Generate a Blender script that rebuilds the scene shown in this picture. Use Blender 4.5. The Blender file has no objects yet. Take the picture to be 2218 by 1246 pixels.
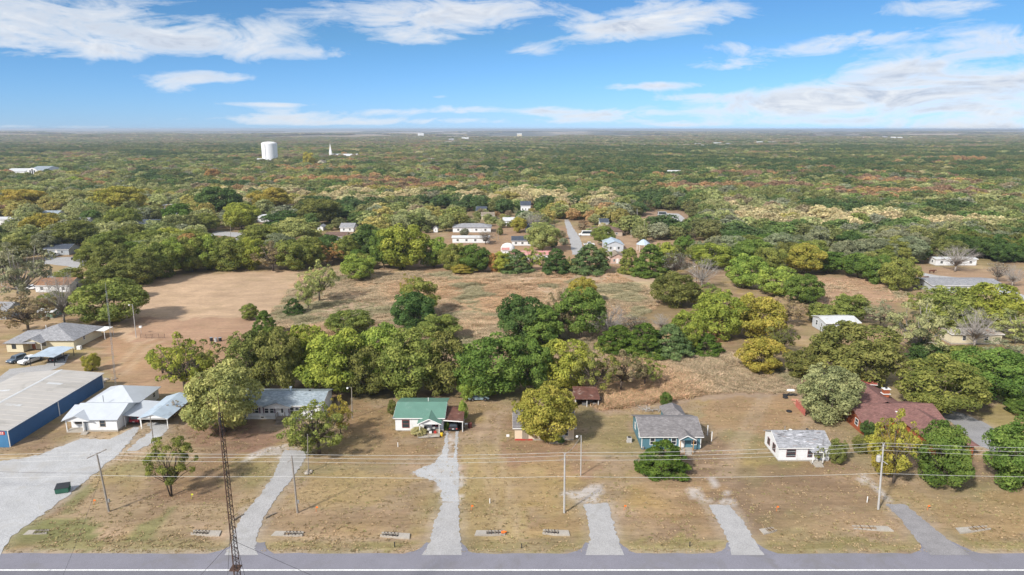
import bpy, bmesh, math, random
import numpy as np
from mathutils import Vector, Matrix

R = math.radians
rng = np.random.default_rng(7)
random.seed(7)
scene = bpy.context.scene
COL = scene.collection

# ------------------------------------------------------------------ camera
CAM_H, F, PITCH = 58.0, 1479.0, R(13.06)
SA, CA = math.sin(PITCH), math.cos(PITCH)
cam_d = bpy.data.cameras.new('camera')
cam_d.sensor_width = 36.0
cam_d.lens = F / 2218.0 * 36.0
cam_d.clip_start = 0.5
cam_d.clip_end = 200000.0
cam = bpy.data.objects.new('camera', cam_d)
cam.location = (0, 0, CAM_H)
cam.rotation_euler = (math.pi / 2 - PITCH, 0, 0)
COL.objects.link(cam)
scene.camera = cam

# ------------------------------------------------------------------ sun, sky, exposure
SUN_EL, SUN_AZ = R(38), R(222)          # azimuth clockwise from +Y: light comes from the left, a little behind the camera
SUN_POWER, SUN_ANGLE = 2.95, R(5)
SKY_STRENGTH = 0.105
EXPOSURE = 0.95
sun_d = bpy.data.lights.new('sun', 'SUN')
sun_d.energy = SUN_POWER
sun_d.angle = SUN_ANGLE
sun_d.color = (1.0, 0.95, 0.87)
sun = bpy.data.objects.new('sun', sun_d)
sdir = Vector((math.sin(SUN_AZ) * math.cos(SUN_EL), math.cos(SUN_AZ) * math.cos(SUN_EL), math.sin(SUN_EL)))
sun.rotation_euler = sdir.to_track_quat('Z', 'Y').to_euler()
sun.location = (0, 0, 300)
COL.objects.link(sun)

def ray_dir(px, py):
    u, v = px - 1109.0, py - 623.0
    return u, F * CA - v * SA, -(F * SA + v * CA)

# main cloud banks seen in the sky: centre, half size, weight (all as directions)
CLOUDS = [(60, 40, 250, 58, .85), (240, 105, 90, 18, .55), (480, 88, 150, 36, .72), (690, 118, 90, 14, .42), (600, 60, 60, 20, .3),
          (900, 38, 215, 36, .85), (1060, 15, 120, 22, .6), (900, 84, 80, 14, .5), (450, 168, 95, 13, .72), (372, 186, 45, 17, .6),
          (1440, 30, 150, 36, .9), (1320, 66, 100, 24, .75), (1165, 108, 70, 20, .5), (1860, 82, 110, 17, .65), (1720, 108, 150, 14, .5), (1560, 142, 110, 14, .6), (1550, 100, 70, 12, .35),
          (1370, 188, 85, 11, .68), (1480, 184, 70, 8, .5), (1500, 211, 85, 9, .6), (1950, 150, 120, 26, .85), (1900, 200, 190, 22, .85), (1660, 232, 170, 24, .8), (1780, 215, 100, 20, .6),
          (2180, 90, 110, 30, .75), (2200, 170, 120, 22, .7), (2150, 236, 190, 26, .85), (2040, 12, 190, 22, .5), (650, 250, 120, 13, .7),
          (590, 226, 110, 6, .55), (830, 242, 80, 8, .55), (1000, 238, 90, 11, .65), (1290, 247, 150, 14, .75), (1190, 240, 50, 9, .5),
          (680, 268, 150, 6, .5), (2090, 274, 170, 6, .65), (1480, 271, 110, 5, .5), (940, 210, 40, 5, .4), (900, 262, 260, 8, .4), (1330, 264, 230, 7, .4), (380, 258, 200, 6, .3), (1850, 264, 230, 7, .4), (120, 275, 120, 5, .4)]

def build_world():
    w = bpy.data.worlds.new('World')
    scene.world = w
    w.use_nodes = True
    nt = w.node_tree
    N, L = nt.nodes, nt.links
    N.clear()
    out = N.new('ShaderNodeOutputWorld')
    bg = N.new('ShaderNodeBackground')
    bg.inputs['Strength'].default_value = SKY_STRENGTH
    sky = N.new('ShaderNodeTexSky')
    sky.sky_type = 'NISHITA'
    sky.sun_disc = False
    sky.sun_elevation = SUN_EL
    sky.sun_rotation = SUN_AZ
    sky.altitude = 0
    sky.air_density = 1.0
    sky.dust_density = 0.0
    sky.ozone_density = 6.0
    tc = N.new('ShaderNodeTexCoord')
    sep = N.new('ShaderNodeSeparateXYZ')
    L.new(tc.outputs['Generated'], sep.inputs[0])
    def M(op, a, b=None, c=None, clamp=False):
        n = N.new('ShaderNodeMath'); n.operation = op; n.use_clamp = clamp
        for i, x in enumerate((a, b, c)):
            if x is None: continue
            if isinstance(x, (int, float)): n.inputs[i].default_value = x
            else: L.new(x, n.inputs[i])
        return n.outputs[0]
    az = M('ARCTAN2', sep.outputs['X'], sep.outputs['Y'])
    el = M('ARCSINE', sep.outputs['Z'])
    comb = N.new('ShaderNodeCombineXYZ')
    L.new(az, comb.inputs[0]); L.new(el, comb.inputs[1])
    P = comb.outputs[0]
    # wispy break-up noise
    def fbm(sx, sy, off, detail, dist=0.6, rough=.62):
        mp = N.new('ShaderNodeVectorMath'); mp.operation = 'MULTIPLY_ADD'
        L.new(P, mp.inputs[0]); mp.inputs[1].default_value = (sx, sy, 1); mp.inputs[2].default_value = off
        n = N.new('ShaderNodeTexNoise'); n.inputs['Scale'].default_value = 1.0
        n.inputs['Detail'].default_value = detail; n.inputs['Roughness'].default_value = rough
        n.inputs['Distortion'].default_value = dist
        L.new(mp.outputs[0], n.inputs['Vector'])
        return n.outputs['Fac']
    f1 = fbm(9, 30, (3.1, 1.7, 0.4), 9, 1.6, .6)
    f2 = fbm(34, 95, (8.3, 4.9, 2.2), 7, 1.0, .65)
    fb = M('ADD', M('MULTIPLY', M('SUBTRACT', f1, .5), 2.3), M('MULTIPLY', M('SUBTRACT', f2, .5), .75))
    def bank(items, dy=0.0):
        acc = None
        for (px, py, wx, wy, s) in items:
            x, y, z = ray_dir(px, py)
            a0, e0 = math.atan2(x, y), math.atan2(z, math.hypot(x, y)) + dy
            ia, ie = F / (wx * .92), F / (wy * .9)
            n = N.new('ShaderNodeVectorMath'); n.operation = 'MULTIPLY_ADD'
            L.new(P, n.inputs[0]); n.inputs[1].default_value = (ia, ie, 0); n.inputs[2].default_value = (-a0 * ia, -e0 * ie, 0)
            d = N.new('ShaderNodeVectorMath'); d.operation = 'DOT_PRODUCT'
            L.new(n.outputs[0], d.inputs[0]); L.new(n.outputs[0], d.inputs[1])
            e = M('POWER', 0.40, d.outputs['Value'])
            acc = M('MULTIPLY', e, s) if acc is None else M('MULTIPLY_ADD', e, s, acc)
        return acc
    b = M('MINIMUM', bank(CLOUDS), 1.15)
    # the rest of the sky goes on unseen with similar cloud, its amount set for fill light
    beyond = M('MAXIMUM', M('MULTIPLY', M('SUBTRACT', M('ABSOLUTE', az), R(39)), 9.0, None, True),
               M('MULTIPLY', M('SUBTRACT', el, R(11.5)), 12.0, None, True))
    up = M('MULTIPLY', sep.outputs['Z'], 40.0, None, True)
    gen = M('MULTIPLY', M('MULTIPLY', M('MULTIPLY', beyond, up), M('MULTIPLY', fbm(2.6, 6, (1, 5, 9), 3), 1.35)), 1.0)
    dens = M('ADD', b, gen)
    cov = M('SUBTRACT', M('ADD', dens, M('MULTIPLY', fb, M('MULTIPLY_ADD', dens, .85, .24))), .28)
    alpha = M('MULTIPLY', cov, 1.12, None, True)
    alpha = M('MULTIPLY', M('MULTIPLY', alpha, M('SUBTRACT', 2.0, alpha)), .96)
    thick = M('MULTIPLY', M('SUBTRACT', cov, .3), 1.6, None, True)
    # thick parts turn grey towards their undersides
    under = M('MULTIPLY', thick, M('MULTIPLY', M('SUBTRACT', .66, fbm(9, 30, (3.1, 1.25, .4), 7, 1.6)), 4.0, None, True))
    cr = N.new('ShaderNodeMix'); cr.data_type = 'RGBA'
    L.new(under, cr.inputs['Factor'])
    cr.inputs['A'].default_value = (4.35, 4.5, 4.7, 1)
    cr.inputs['B'].default_value = (2.6, 2.95, 3.6, 1)
    # Nishita blue, a touch deeper
    grade = N.new('ShaderNodeMix'); grade.data_type = 'RGBA'; grade.blend_type = 'MULTIPLY'
    grade.inputs['Factor'].default_value = 1.0
    tint = N.new('ShaderNodeMix'); tint.data_type = 'RGBA'
    L.new(M('MULTIPLY', M('SUBTRACT', R(7), el), 1 / R(7), None, True), tint.inputs['Factor'])
    tint.inputs['A'].default_value = (.29, .43, .54, 1); tint.inputs['B'].default_value = (.30, .465, .83, 1)
    L.new(sky.outputs[0], grade.inputs['A']); L.new(tint.outputs['Result'], grade.inputs['B'])
    mx = N.new('ShaderNodeMix'); mx.data_type = 'RGBA'
    L.new(alpha, mx.inputs['Factor'])
    L.new(grade.outputs['Result'], mx.inputs['A']); L.new(cr.outputs['Result'], mx.inputs['B'])
    L.new(mx.outputs['Result'], bg.inputs['Color'])
    L.new(bg.outputs[0], out.inputs[0])
build_world()
vs = scene.view_settings
vs.view_transform = 'Standard'; vs.look = 'None'; vs.exposure = EXPOSURE; vs.gamma = 1.0
vs.use_curve_mapping = False
scene.render.engine = 'CYCLES'
cy = scene.cycles
cy.use_denoising = True
cy.max_bounces = 6; cy.diffuse_bounces = 3; cy.glossy_bounces = 2; cy.transmission_bounces = 3
cy.transparent_max_bounces = 6; cy.volume_bounces = 0
cy.use_adaptive_sampling = True; cy.adaptive_threshold = 0.02
cy.caustics_reflective = False; cy.caustics_refractive = False

# ------------------------------------------------------------------ survey helpers
def W(px, py, z=0.0):
    """where the sight line of a photo point meets the level z"""
    u, y, dz = ray_dir(px, py)
    t = (CAM_H - z) / -dz
    return Vector((u * t, y * t, z))
def zt(Y, py):
    """height at distance Y for a photo row"""
    u, y, dz = ray_dir(1109, py)
    return CAM_H + dz * Y / y
def to_px(x, y, z=0.0):
    dy, dz = y, z - CAM_H
    zc = dy * CA - dz * SA
    yc = -dy * SA - dz * CA
    return 1109 + F * x / zc, 623 + F * yc / zc

# ------------------------------------------------------------------ mesh helpers
class MB:
    def __init__(s): s.v, s.f = [], []
    def add(s, vs, fs):
        k = len(s.v); s.v += [tuple(p) for p in vs]; s.f += [tuple(i + k for i in f) for f in fs]; return s
    def box(s, x0, x1, y0, y1, z0, z1):
        return s.add([(x0, y0, z0), (x1, y0, z0), (x1, y1, z0), (x0, y1, z0), (x0, y0, z1), (x1, y0, z1), (x1, y1, z1), (x0, y1, z1)],
                     [(0, 3, 2, 1), (4, 5, 6, 7), (0, 1, 5, 4), (1, 2, 6, 5), (2, 3, 7, 6), (3, 0, 4, 7)])
    def cbox(s, c, d): return s.box(c[0] - d[0] / 2, c[0] + d[0] / 2, c[1] - d[1] / 2, c[1] + d[1] / 2, c[2] - d[2] / 2, c[2] + d[2] / 2)
    def extrude(s, pts, vec):
        """closed prism from a planar loop"""
        n = len(pts); a = [Vector(p) for p in pts]; b = [p + Vector(vec) for p in a]
        nrm = Vector((0, 0, 0))
        for i in range(n): nrm += a[i].cross(a[(i + 1) % n])
        if nrm.dot(Vector(vec)) > 0: a.reverse(); b.reverse()
        return s.add(a + b, [tuple(range(n)), tuple(range(2 * n - 1, n - 1, -1))] + [(i, i + n, (i + 1) % n + n, (i + 1) % n) for i in range(n)])
    def slab(s, pts, th):
        a = [Vector(p) for p in pts]
        n = (a[1] - a[0]).cross(a[2] - a[0]).normalized()
        if n.z < 0: n = -n
        return s.extrude(pts, n * th)
    def tube(s, p0, p1, r0, r1=None, n=8, cap=True):
        r1 = r0 if r1 is None else r1
        p0, p1 = Vector(p0), Vector(p1); d = (p1 - p0)
        if d.length < 1e-6: return s
        d.normalize(); a = d.orthogonal().normalized(); b = d.cross(a)
        vs = []
        for p, r in ((p0, r0), (p1, r1)):
            for i in range(n):
                t = 2 * math.pi * i / n; vs.append(p + a * math.cos(t) * r + b * math.sin(t) * r)
        fs = [(i, (i + 1) % n, (i + 1) % n + n, i + n) for i in range(n)]
        if cap: fs += [tuple(range(n - 1, -1, -1)), tuple(range(n, 2 * n))]
        return s.add(vs, fs)
    def path(s, pts, r0, r1=None, n=6):
        r1 = r0 if r1 is None else r1; k = len(pts) - 1
        pts = [Vector(p) for p in pts]; vs = []; fs = []
        for j, p in enumerate(pts):
            d = (pts[min(j + 1, k)] - pts[max(j - 1, 0)]).normalized(); a = d.orthogonal().normalized()
            if j and a.dot(pa) < 0: a = -a
            pa = a; b = d.cross(a); r = r0 + (r1 - r0) * j / k
            for i in range(n):
                t = 2 * math.pi * i / n; vs.append(p + a * math.cos(t) * r + b * math.sin(t) * r)
        for j in range(k):
            for i in range(n):
                q = (i + 1) % n; fs.append((j * n + i, j * n + q, j * n + n + q, j * n + n + i))
        fs += [tuple(range(n - 1, -1, -1)), tuple(range(k * n, k * n + n))]
        return s.add(vs, fs)
    def lathe(s, prof, n=20, c=(0, 0)):
        vs = []; m = len(prof)
        for (r, z) in prof:
            for i in range(n):
                t = 2 * math.pi * i / n; vs.append((c[0] + r * math.cos(t), c[1] + r * math.sin(t), z))
        fs = [(j * n + i, j * n + (i + 1) % n, (j + 1) * n + (i + 1) % n, (j + 1) * n + i) for j in range(m - 1) for i in range(n)]
        fs += [tuple(range(n - 1, -1, -1)), tuple(range((m - 1) * n, m * n))]
        return s.add(vs, fs)
    def mesh(s, name):
        me = bpy.data.meshes.new(name); me.from_pydata(s.v, [], s.f); me.update(); return me

def obj(name, data, m=None, parent=None, loc=None, rz=None, smooth=False, bevel=0):
    if isinstance(data, MB): data = data.mesh(name)
    if m is not None and len(data.materials) == 0: data.materials.append(m)
    if smooth:
        data.polygons.foreach_set('use_smooth', [True] * len(data.polygons))
    o = bpy.data.objects.new(name, data); COL.objects.link(o)
    if parent is not None: o.parent = parent
    if loc is not None: o.location = loc
    if rz is not None: o.rotation_euler = (0, 0, rz)
    if bevel:
        md = o.modifiers.new('bevel', 'BEVEL'); md.width = bevel; md.segments = 2; md.limit_method = 'ANGLE'
    return o
def tag(o, label=None, cat=None, group=None, kind=None):
    if label: o['label'] = label
    if cat: o['category'] = cat
    if group: o['group'] = group
    if kind: o['kind'] = kind
    return o
def thing(name, label, cat, loc=(0, 0, 0), rz=0.0, group=None):
    o = bpy.data.objects.new(name, None); COL.objects.link(o)
    o.empty_display_size = .3
    o.location = loc; o.rotation_euler = (0, 0, rz)
    return tag(o, label, cat, group)
def copy_tree(o, parent=None):
    c = o.copy(); COL.objects.link(c)
    if parent is not None: c.parent = parent
    for ch in o.children: copy_tree(ch, c)
    return c

# ------------------------------------------------------------------ materials
_M = {}
def pm(name, col, rough=.7, var=.16, scale=1.5, fine=None, bump=0.0, wave=None, metal=0.0, spec=.3, stain=None, stain_amt=0.0, brick=None):
    if name in _M: return _M[name]
    m = bpy.data.materials.new(name); m.use_nodes = True
    nt = m.node_tree; N, L = nt.nodes, nt.links
    bs = N['Principled BSDF']
    bs.inputs['Roughness'].default_value = rough; bs.inputs['Metallic'].default_value = metal
    bs.inputs['Specular IOR Level'].default_value = spec
    tc = N.new('ShaderNodeTexCoord')
    n1 = N.new('ShaderNodeTexNoise'); n1.inputs['Scale'].default_value = scale; n1.inputs['Detail'].default_value = 6
    n1.inputs['Roughness'].default_value = .65
    L.new(tc.outputs['Object'], n1.inputs['Vector'])
    mx = N.new('ShaderNodeMix'); mx.data_type = 'RGBA'
    c = np.array(col)
    mx.inputs['A'].default_value = (*np.clip(c * (1 - var), 0, 1), 1); mx.inputs['B'].default_value = (*np.clip(c * (1 + var), 0, 1), 1)
    rmp = N.new('ShaderNodeMapRange'); rmp.inputs['From Min'].default_value = .3; rmp.inputs['From Max'].default_value = .7
    L.new(n1.outputs['Fac'], rmp.inputs['Value']); L.new(rmp.outputs[0], mx.inputs['Factor'])
    last = mx.outputs['Result']
    height = None
    if fine:
        n2 = N.new('ShaderNodeTexNoise'); n2.inputs['Scale'].default_value = fine; n2.inputs['Detail'].default_value = 3
        L.new(tc.outputs['Object'], n2.inputs['Vector'])
        m2 = N.new('ShaderNodeMix'); m2.data_type = 'RGBA'; m2.blend_type = 'MULTIPLY'; m2.inputs['Factor'].default_value = 1
        r2 = N.new('ShaderNodeMapRange'); r2.inputs['From Min'].default_value = .3; r2.inputs['From Max'].default_value = .7
        r2.inputs['To Min'].default_value = .72; r2.inputs['To Max'].default_value = 1.28
        L.new(n2.outputs['Fac'], r2.inputs['Value']); L.new(last, m2.inputs['A']); L.new(r2.outputs[0], m2.inputs['B'])
        last = m2.outputs['Result']; height = n2.outputs['Fac']
    if stain is not None:
        n3 = N.new('ShaderNodeTexNoise'); n3.inputs['Scale'].default_value = scale * .6; n3.inputs['Detail'].default_value = 8
        n3.inputs['Roughness'].default_value = .7; n3.inputs['Distortion'].default_value = .6
        L.new(tc.outputs['Object'], n3.inputs['Vector'])
        r3 = N.new('ShaderNodeMapRange'); r3.inputs['From Min'].default_value = .62 - stain_amt * .3; r3.inputs['From Max'].default_value = .72 - stain_amt * .2
        L.new(n3.outputs['Fac'], r3.inputs['Value'])
        m3 = N.new('ShaderNodeMix'); m3.data_type = 'RGBA'
        L.new(r3.outputs[0], m3.inputs['Factor']); L.new(last, m3.inputs['A']); m3.inputs['B'].default_value = (*stain, 1)
        last = m3.outputs['Result']
    if brick:
        br = N.new('ShaderNodeTexBrick'); br.inputs['Scale'].default_value = brick[0]
        br.inputs['Color1'].default_value = (1, 1, 1, 1); br.inputs['Color2'].default_value = (.62, .62, .62, 1); br.inputs['Mortar'].default_value = brick[1]
        br.inputs['Mortar Size'].default_value = brick[2]; br.inputs['Brick Width'].default_value = brick[3]; br.inputs['Row Height'].default_value = brick[4]
        mpx = N.new('ShaderNodeVectorMath'); mpx.operation = 'MULTIPLY_ADD'   # x+y along the courses, z up
        sp = N.new('ShaderNodeSeparateXYZ'); L.new(tc.outputs['Object'], sp.inputs[0])
        ad = N.new('ShaderNodeMath'); L.new(sp.outputs['X'], ad.inputs[0]); 
        if brick[5] == 'wall': L.new(sp.outputs['Y'], ad.inputs[1])
        else: ad.inputs[1].default_value = 0
        cb = N.new('ShaderNodeCombineXYZ'); L.new(ad.outputs[0], cb.inputs[0]); L.new(sp.outputs['Z' if brick[5] == 'wall' else 'Y'], cb.inputs[1])
        L.new(cb.outputs[0], br.inputs['Vector'])
        m4 = N.new('ShaderNodeMix'); m4.data_type = 'RGBA'; m4.blend_type = 'MULTIPLY'; m4.inputs['Factor'].default_value = 1
        L.new(last, m4.inputs['A']); L.new(br.outputs['Color'], m4.inputs['B']); last = m4.outputs['Result']
    L.new(last, bs.inputs['Base Color'])
    if wave:
        wv = N.new('ShaderNodeTexWave'); wv.wave_type = 'BANDS'; wv.bands_direction = wave[0]; wv.inputs['Scale'].default_value = wave[1]
        wv.wave_profile = wave[3] if len(wave) > 3 else 'SIN'
        L.new(tc.outputs['Object'], wv.inputs['Vector']); height = wv.outputs['Fac']; bump = wave[2]
    if bump and height is not None:
        bp = N.new('ShaderNodeBump'); bp.inputs['Strength'].default_value = bump; bp.inputs['Distance'].default_value = .03
        L.new(height, bp.inputs['Height']); L.new(bp.outputs[0], bs.inputs['Normal'])
    _M[name] = m; return m

WHITE = pm('white_siding', (.72, .73, .745), .6, .05, .8, wave=('Z', 2.6, .35, 'SAW'), stain=(.58, .56, .53), stain_amt=.12)
WHITEM = pm('white_metal', (.48, .51, .55), .45, .05, .7, wave=('X', 1.5, .25), stain=(.44, .46, .49), stain_amt=.2)
TRIM = pm('white_trim', (.76, .76, .75), .5, .04)
CREAM = pm('cream_siding', (.62, .56, .40), .6, .05, .7, wave=('Z', 2.6, .3, 'SAW'))
PEACH = pm('peach_siding', (.68, .55, .41), .6, .08, .7, wave=('Z', 2.6, .3, 'SAW'), stain=(.45, .35, .27), stain_amt=.15)
TEAL = pm('teal_siding', (.085, .19, .24), .55, .08, .7, wave=('X', 2.2, .3))
GLASS = pm('window_glass', (.035, .045, .055), .08, .3, .6, spec=.6)
DARK = pm('dark_void', (.02, .02, .022), .8, .2)
CONC = pm('concrete', (.38, .345, .30), .85, .14, .5, fine=14, bump=.1, stain=(.33, .31, .28), stain_amt=.25)
WOOD = pm('weathered_wood', (.27, .22, .17), .85, .25, 2, fine=20)
NEWWOOD = pm('fresh_wood', (.45, .26, .11), .7, .15, 3)
POLEW = pm('pole_wood', (.27, .24, .21), .85, .2, 2, fine=16)
POLEG = pm('grey_pole', (.42, .41, .4), .8, .15, 2)
STEEL = pm('galvanised_steel', (.42, .43, .44), .45, .15, 2, metal=.6)
RUST = pm('rusty_steel', (.085, .05, .038), .75, .4, 3, fine=14)
BLACK = pm('black_rubber', (.022, .022, .024), .75, .2)
BLACKP = pm('black_plastic', (.03, .032, .036), .5, .2)
DOORW = pm('white_door', (.72, .72, .71), .45, .04)
DOORB = pm('brown_door', (.28, .10, .045), .5, .15)
RED = pm('red_paint', (.42, .045, .035), .55, .15, 1.2, stain=(.3, .1, .07), stain_amt=.25)
ORANGE = pm('orange_marker', (.85, .19, .03), .6, .06)
def shingle(name, col, var=.2, stain=None, amt=0.0):
    return pm(name, col, .85, var, .7, fine=9, bump=.25, stain=stain, stain_amt=amt, brick=(1.0, (.72, .72, .72, 1), .012, .5, .22, 'roof'))
R_BLUEG = shingle('bluegrey_shingle', (.31, .365, .41), .12, (.39, .44, .48), .3)
R_GREEN = pm('green_metal', (.12, .235, .185), .5, .08, .5, wave=('X', 1.2, .2), stain=(.17, .28, .23), stain_amt=.15)
R_GREY = shingle('grey_shingle', (.235, .22, .222), .13)
R_OLDGREY = shingle('patchy_grey_shingle', (.36, .365, .39), .16, (.2, .19, .2), .22)
R_MAROON = shingle('maroon_shingle', (.245, .125, .11), .16, (.28, .155, .13), .3)
R_HOUSEG = shingle('pale_grey_shingle', (.33, .33, .345), .12, (.42, .41, .41), .2)
R_DARK = shingle('dark_slate_shingle', (.07, .085, .115), .2)
R_TAN = shingle('tan_shingle', (.30, .25, .19), .2)
R_BROWN = shingle('brown_shingle', (.19, .12, .095), .2)
R_ORANGE = shingle('orange_brown_shingle', (.33, .175, .095), .25, (.2, .12, .085), .35)
R_RUST = pm('rusty_sheet_metal', (.135, .06, .045), .75, .4, .9, wave=('Y', 2.4, .5), stain=(.34, .26, .22), stain_amt=.28)
R_WHITE = pm('white_sheet_roof', (.55, .56, .565), .5, .06, .6, wave=('X', 1.2, .2), stain=(.43, .4, .36), stain_amt=.25)
R_PINK = pm('faded_red_metal', (.48, .22, .2), .6, .15, .5, wave=('X', 1.2, .25), stain=(.55, .36, .32), stain_amt=.3)
R_BLUEM = pm('pale_blue_sheet_metal', (.42, .5, .58), .45, .1, .6, wave=('Y', 1.4, .35), stain=(.3, .34, .38), stain_amt=.25)
BLUEW = pm('blue_corrugated_wall', (.035, .115, .27), .5, .1, .6, wave=('Y', 2.1, .6))
BLUEF = pm('blue_corrugated_front', (.06, .19, .36), .5, .1, .6, wave=('X', 2.1, .6))
R_WARE = pm('weathered_warehouse_roof', (.44, .415, .385), .6, .07, .25, wave=('Y', .9, .4), stain=(.35, .33, .3), stain_amt=.3)
BRICKW = pm('red_brick', (.42, .13, .06), .85, .2, 1, fine=8, brick=(1.0, (.62, .5, .45, 1), .014, .24, .085, 'wall'))
GREYB = pm('grey_siding', (.36, .39, .42), .6, .06, .8, wave=('Z', 2.6, .3, 'SAW'))
# ------------------------------------------------------------------ value noise for ground and scatter (numpy)
def vnoise(x, y, seed=0):
    r = np.random.default_rng(seed); T = r.random((256, 256))
    xi = np.floor(x).astype(int); yi = np.floor(y).astype(int); fx = x - xi; fy = y - yi
    fx = fx * fx * (3 - 2 * fx); fy = fy * fy * (3 - 2 * fy)
    g = lambda a, b: T[a & 255, b & 255]
    return (g(xi, yi) * (1 - fx) + g(xi + 1, yi) * fx) * (1 - fy) + (g(xi, yi + 1) * (1 - fx) + g(xi + 1, yi + 1) * fx) * fy
def fnoise(x, y, s, seed=0, o=4):
    v = np.zeros_like(x, dtype=float); a = .5; t = 0
    for k in range(o):
        v += a * vnoise(x / s * 2 ** k + 17 * k, y / s * 2 ** k - 9 * k, seed + k); t += a; a *= .55
    return v / t
def inpoly(x, y, poly):
    c = np.zeros(x.shape, bool); n = len(poly)
    for i in range(n):
        x0, y0 = poly[i][0], poly[i][1]; x1, y1 = poly[i - 1][0], poly[i - 1][1]
        if y0 == y1: continue
        c ^= ((y0 > y) != (y1 > y)) & (x < (x1 - x0) * (y - y0) / (y1 - y0) + x0)
    return c
def wp(pts): return [W(*p) for p in pts]

# ------------------------------------------------------------------ plan of the paved sheets (photo points on the ground)
ROAD_N = 84.9
DRIVES = {
 'gravel_lot': [(-260, 1010), (0, 1000), (85, 986), (135, 966), (175, 950), (238, 952), (268, 938), (292, 924), (303, 926), (283, 955), (255, 985), (228, 1006), (196, 1034),
                (150, 1071), (100, 1110), (55, 1141), (22, 1166), (6, 1190), (2, 1203), (-260, 1207)],
 'carport_gravel': [(318, 915), (362, 918), (360, 934), (334, 958), (300, 975), (274, 977), (300, 955), (330, 932)],
 'drive_a': [(617, 975), (668, 978), (658, 1000), (630, 1040), (590, 1092), (570, 1125), (556, 1165), (552, 1190), (560, 1203), (486, 1203), (500, 1180), (508, 1150), (530, 1110), (566, 1070), (592, 1030)],
 'drive_b': [(961, 1088), (994, 1088), (996, 1150), (1000, 1203), (913, 1203), (930, 1180), (941, 1130)],
 'drive_c': [(1264, 1092), (1318, 1090), (1328, 1130), (1338, 1168), (1352, 1203), (1268, 1203), (1278, 1170), (1274, 1130)],
 'drive_d': [(1532, 1092), (1582, 1096), (1610, 1130), (1634, 1170), (1656, 1203), (1584, 1203), (1580, 1180), (1562, 1140)],
 'drive_e': [(1918, 1093), (1960, 1092), (2000, 1125), (2050, 1166), (2100, 1203), (2016, 1203), (1990, 1175), (1955, 1130)],
 'brick_house_drive': [(2015, 880), (2085, 896), (2130, 914), (2165, 938), (2178, 962), (2160, 980), (2110, 962), (2082, 930), (2045, 905), (2020, 893)],
}
GRAVELS = {
 'gravel_b': [(966, 935), (971, 935), (971, 970), (970, 992), (984, 992), (987, 935), (992, 935), (990, 990), (994, 1030), (994, 1087), (958, 1087), (955, 1060), (940, 1042), (905, 1032), (895, 1022), (915, 1012), (940, 1004), (955, 985), (963, 960)],
 'gravel_a': [(560, 975), (620, 963), (668, 978), (615, 990), (575, 990), (530, 1000), (535, 988)],
 'gravel_c': [(1228, 1068), (1262, 1062), (1292, 1045), (1300, 1048), (1296, 1088), (1268, 1090), (1240, 1080)],
 'gravel_d': [(1490, 1058), (1510, 1055), (1540, 1085), (1572, 1088), (1560, 1062), (1540, 1048), (1530, 1030), (1548, 1040), (1580, 1075), (1584, 1094), (1534, 1090), (1500, 1080)],
 'gravel_e': [(1858, 1025), (1874, 1025), (1890, 1050), (1912, 1060), (1926, 1088), (1916, 1092), (1888, 1062), (1866, 1045)],
}
STREETS = {
 'left_street': [(95, 558), (150, 557), (205, 562), (195, 572), (158, 585), (130, 600), (90, 606), (120, 590), (150, 577), (100, 572), (60, 578), (60, 570), (98, 566)],
 'corner_street': [(440, 512), (470, 500), (540, 506), (560, 497), (580, 480), (605, 478), (590, 492), (560, 512), (530, 523), (500, 535), (470, 547), (440, 560), (440, 552), (470, 538), (500, 525), (515, 514), (470, 510)],
 'village_street': [(1222, 476), (1232, 476), (1240, 492), (1256, 515), (1264, 540), (1262, 552), (1240, 552), (1236, 530), (1228, 500)],
 'clearing_track': [(1444, 462), (1470, 463), (1482, 472), (1480, 490), (1466, 490), (1464, 476), (1446, 467)],
 'farm_track': [(1984, 588), (2030, 597), (2110, 605), (2170, 618), (2218, 640), (2290, 668), (2290, 690), (2200, 655), (2150, 628), (2080, 613), (2020, 603), (1984, 593)],
}
PAVED = {k: wp(v) for k, v in {**DRIVES, **STREETS}.items()}
SOFTG = {k: wp(v) for k, v in GRAVELS.items()}

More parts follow.
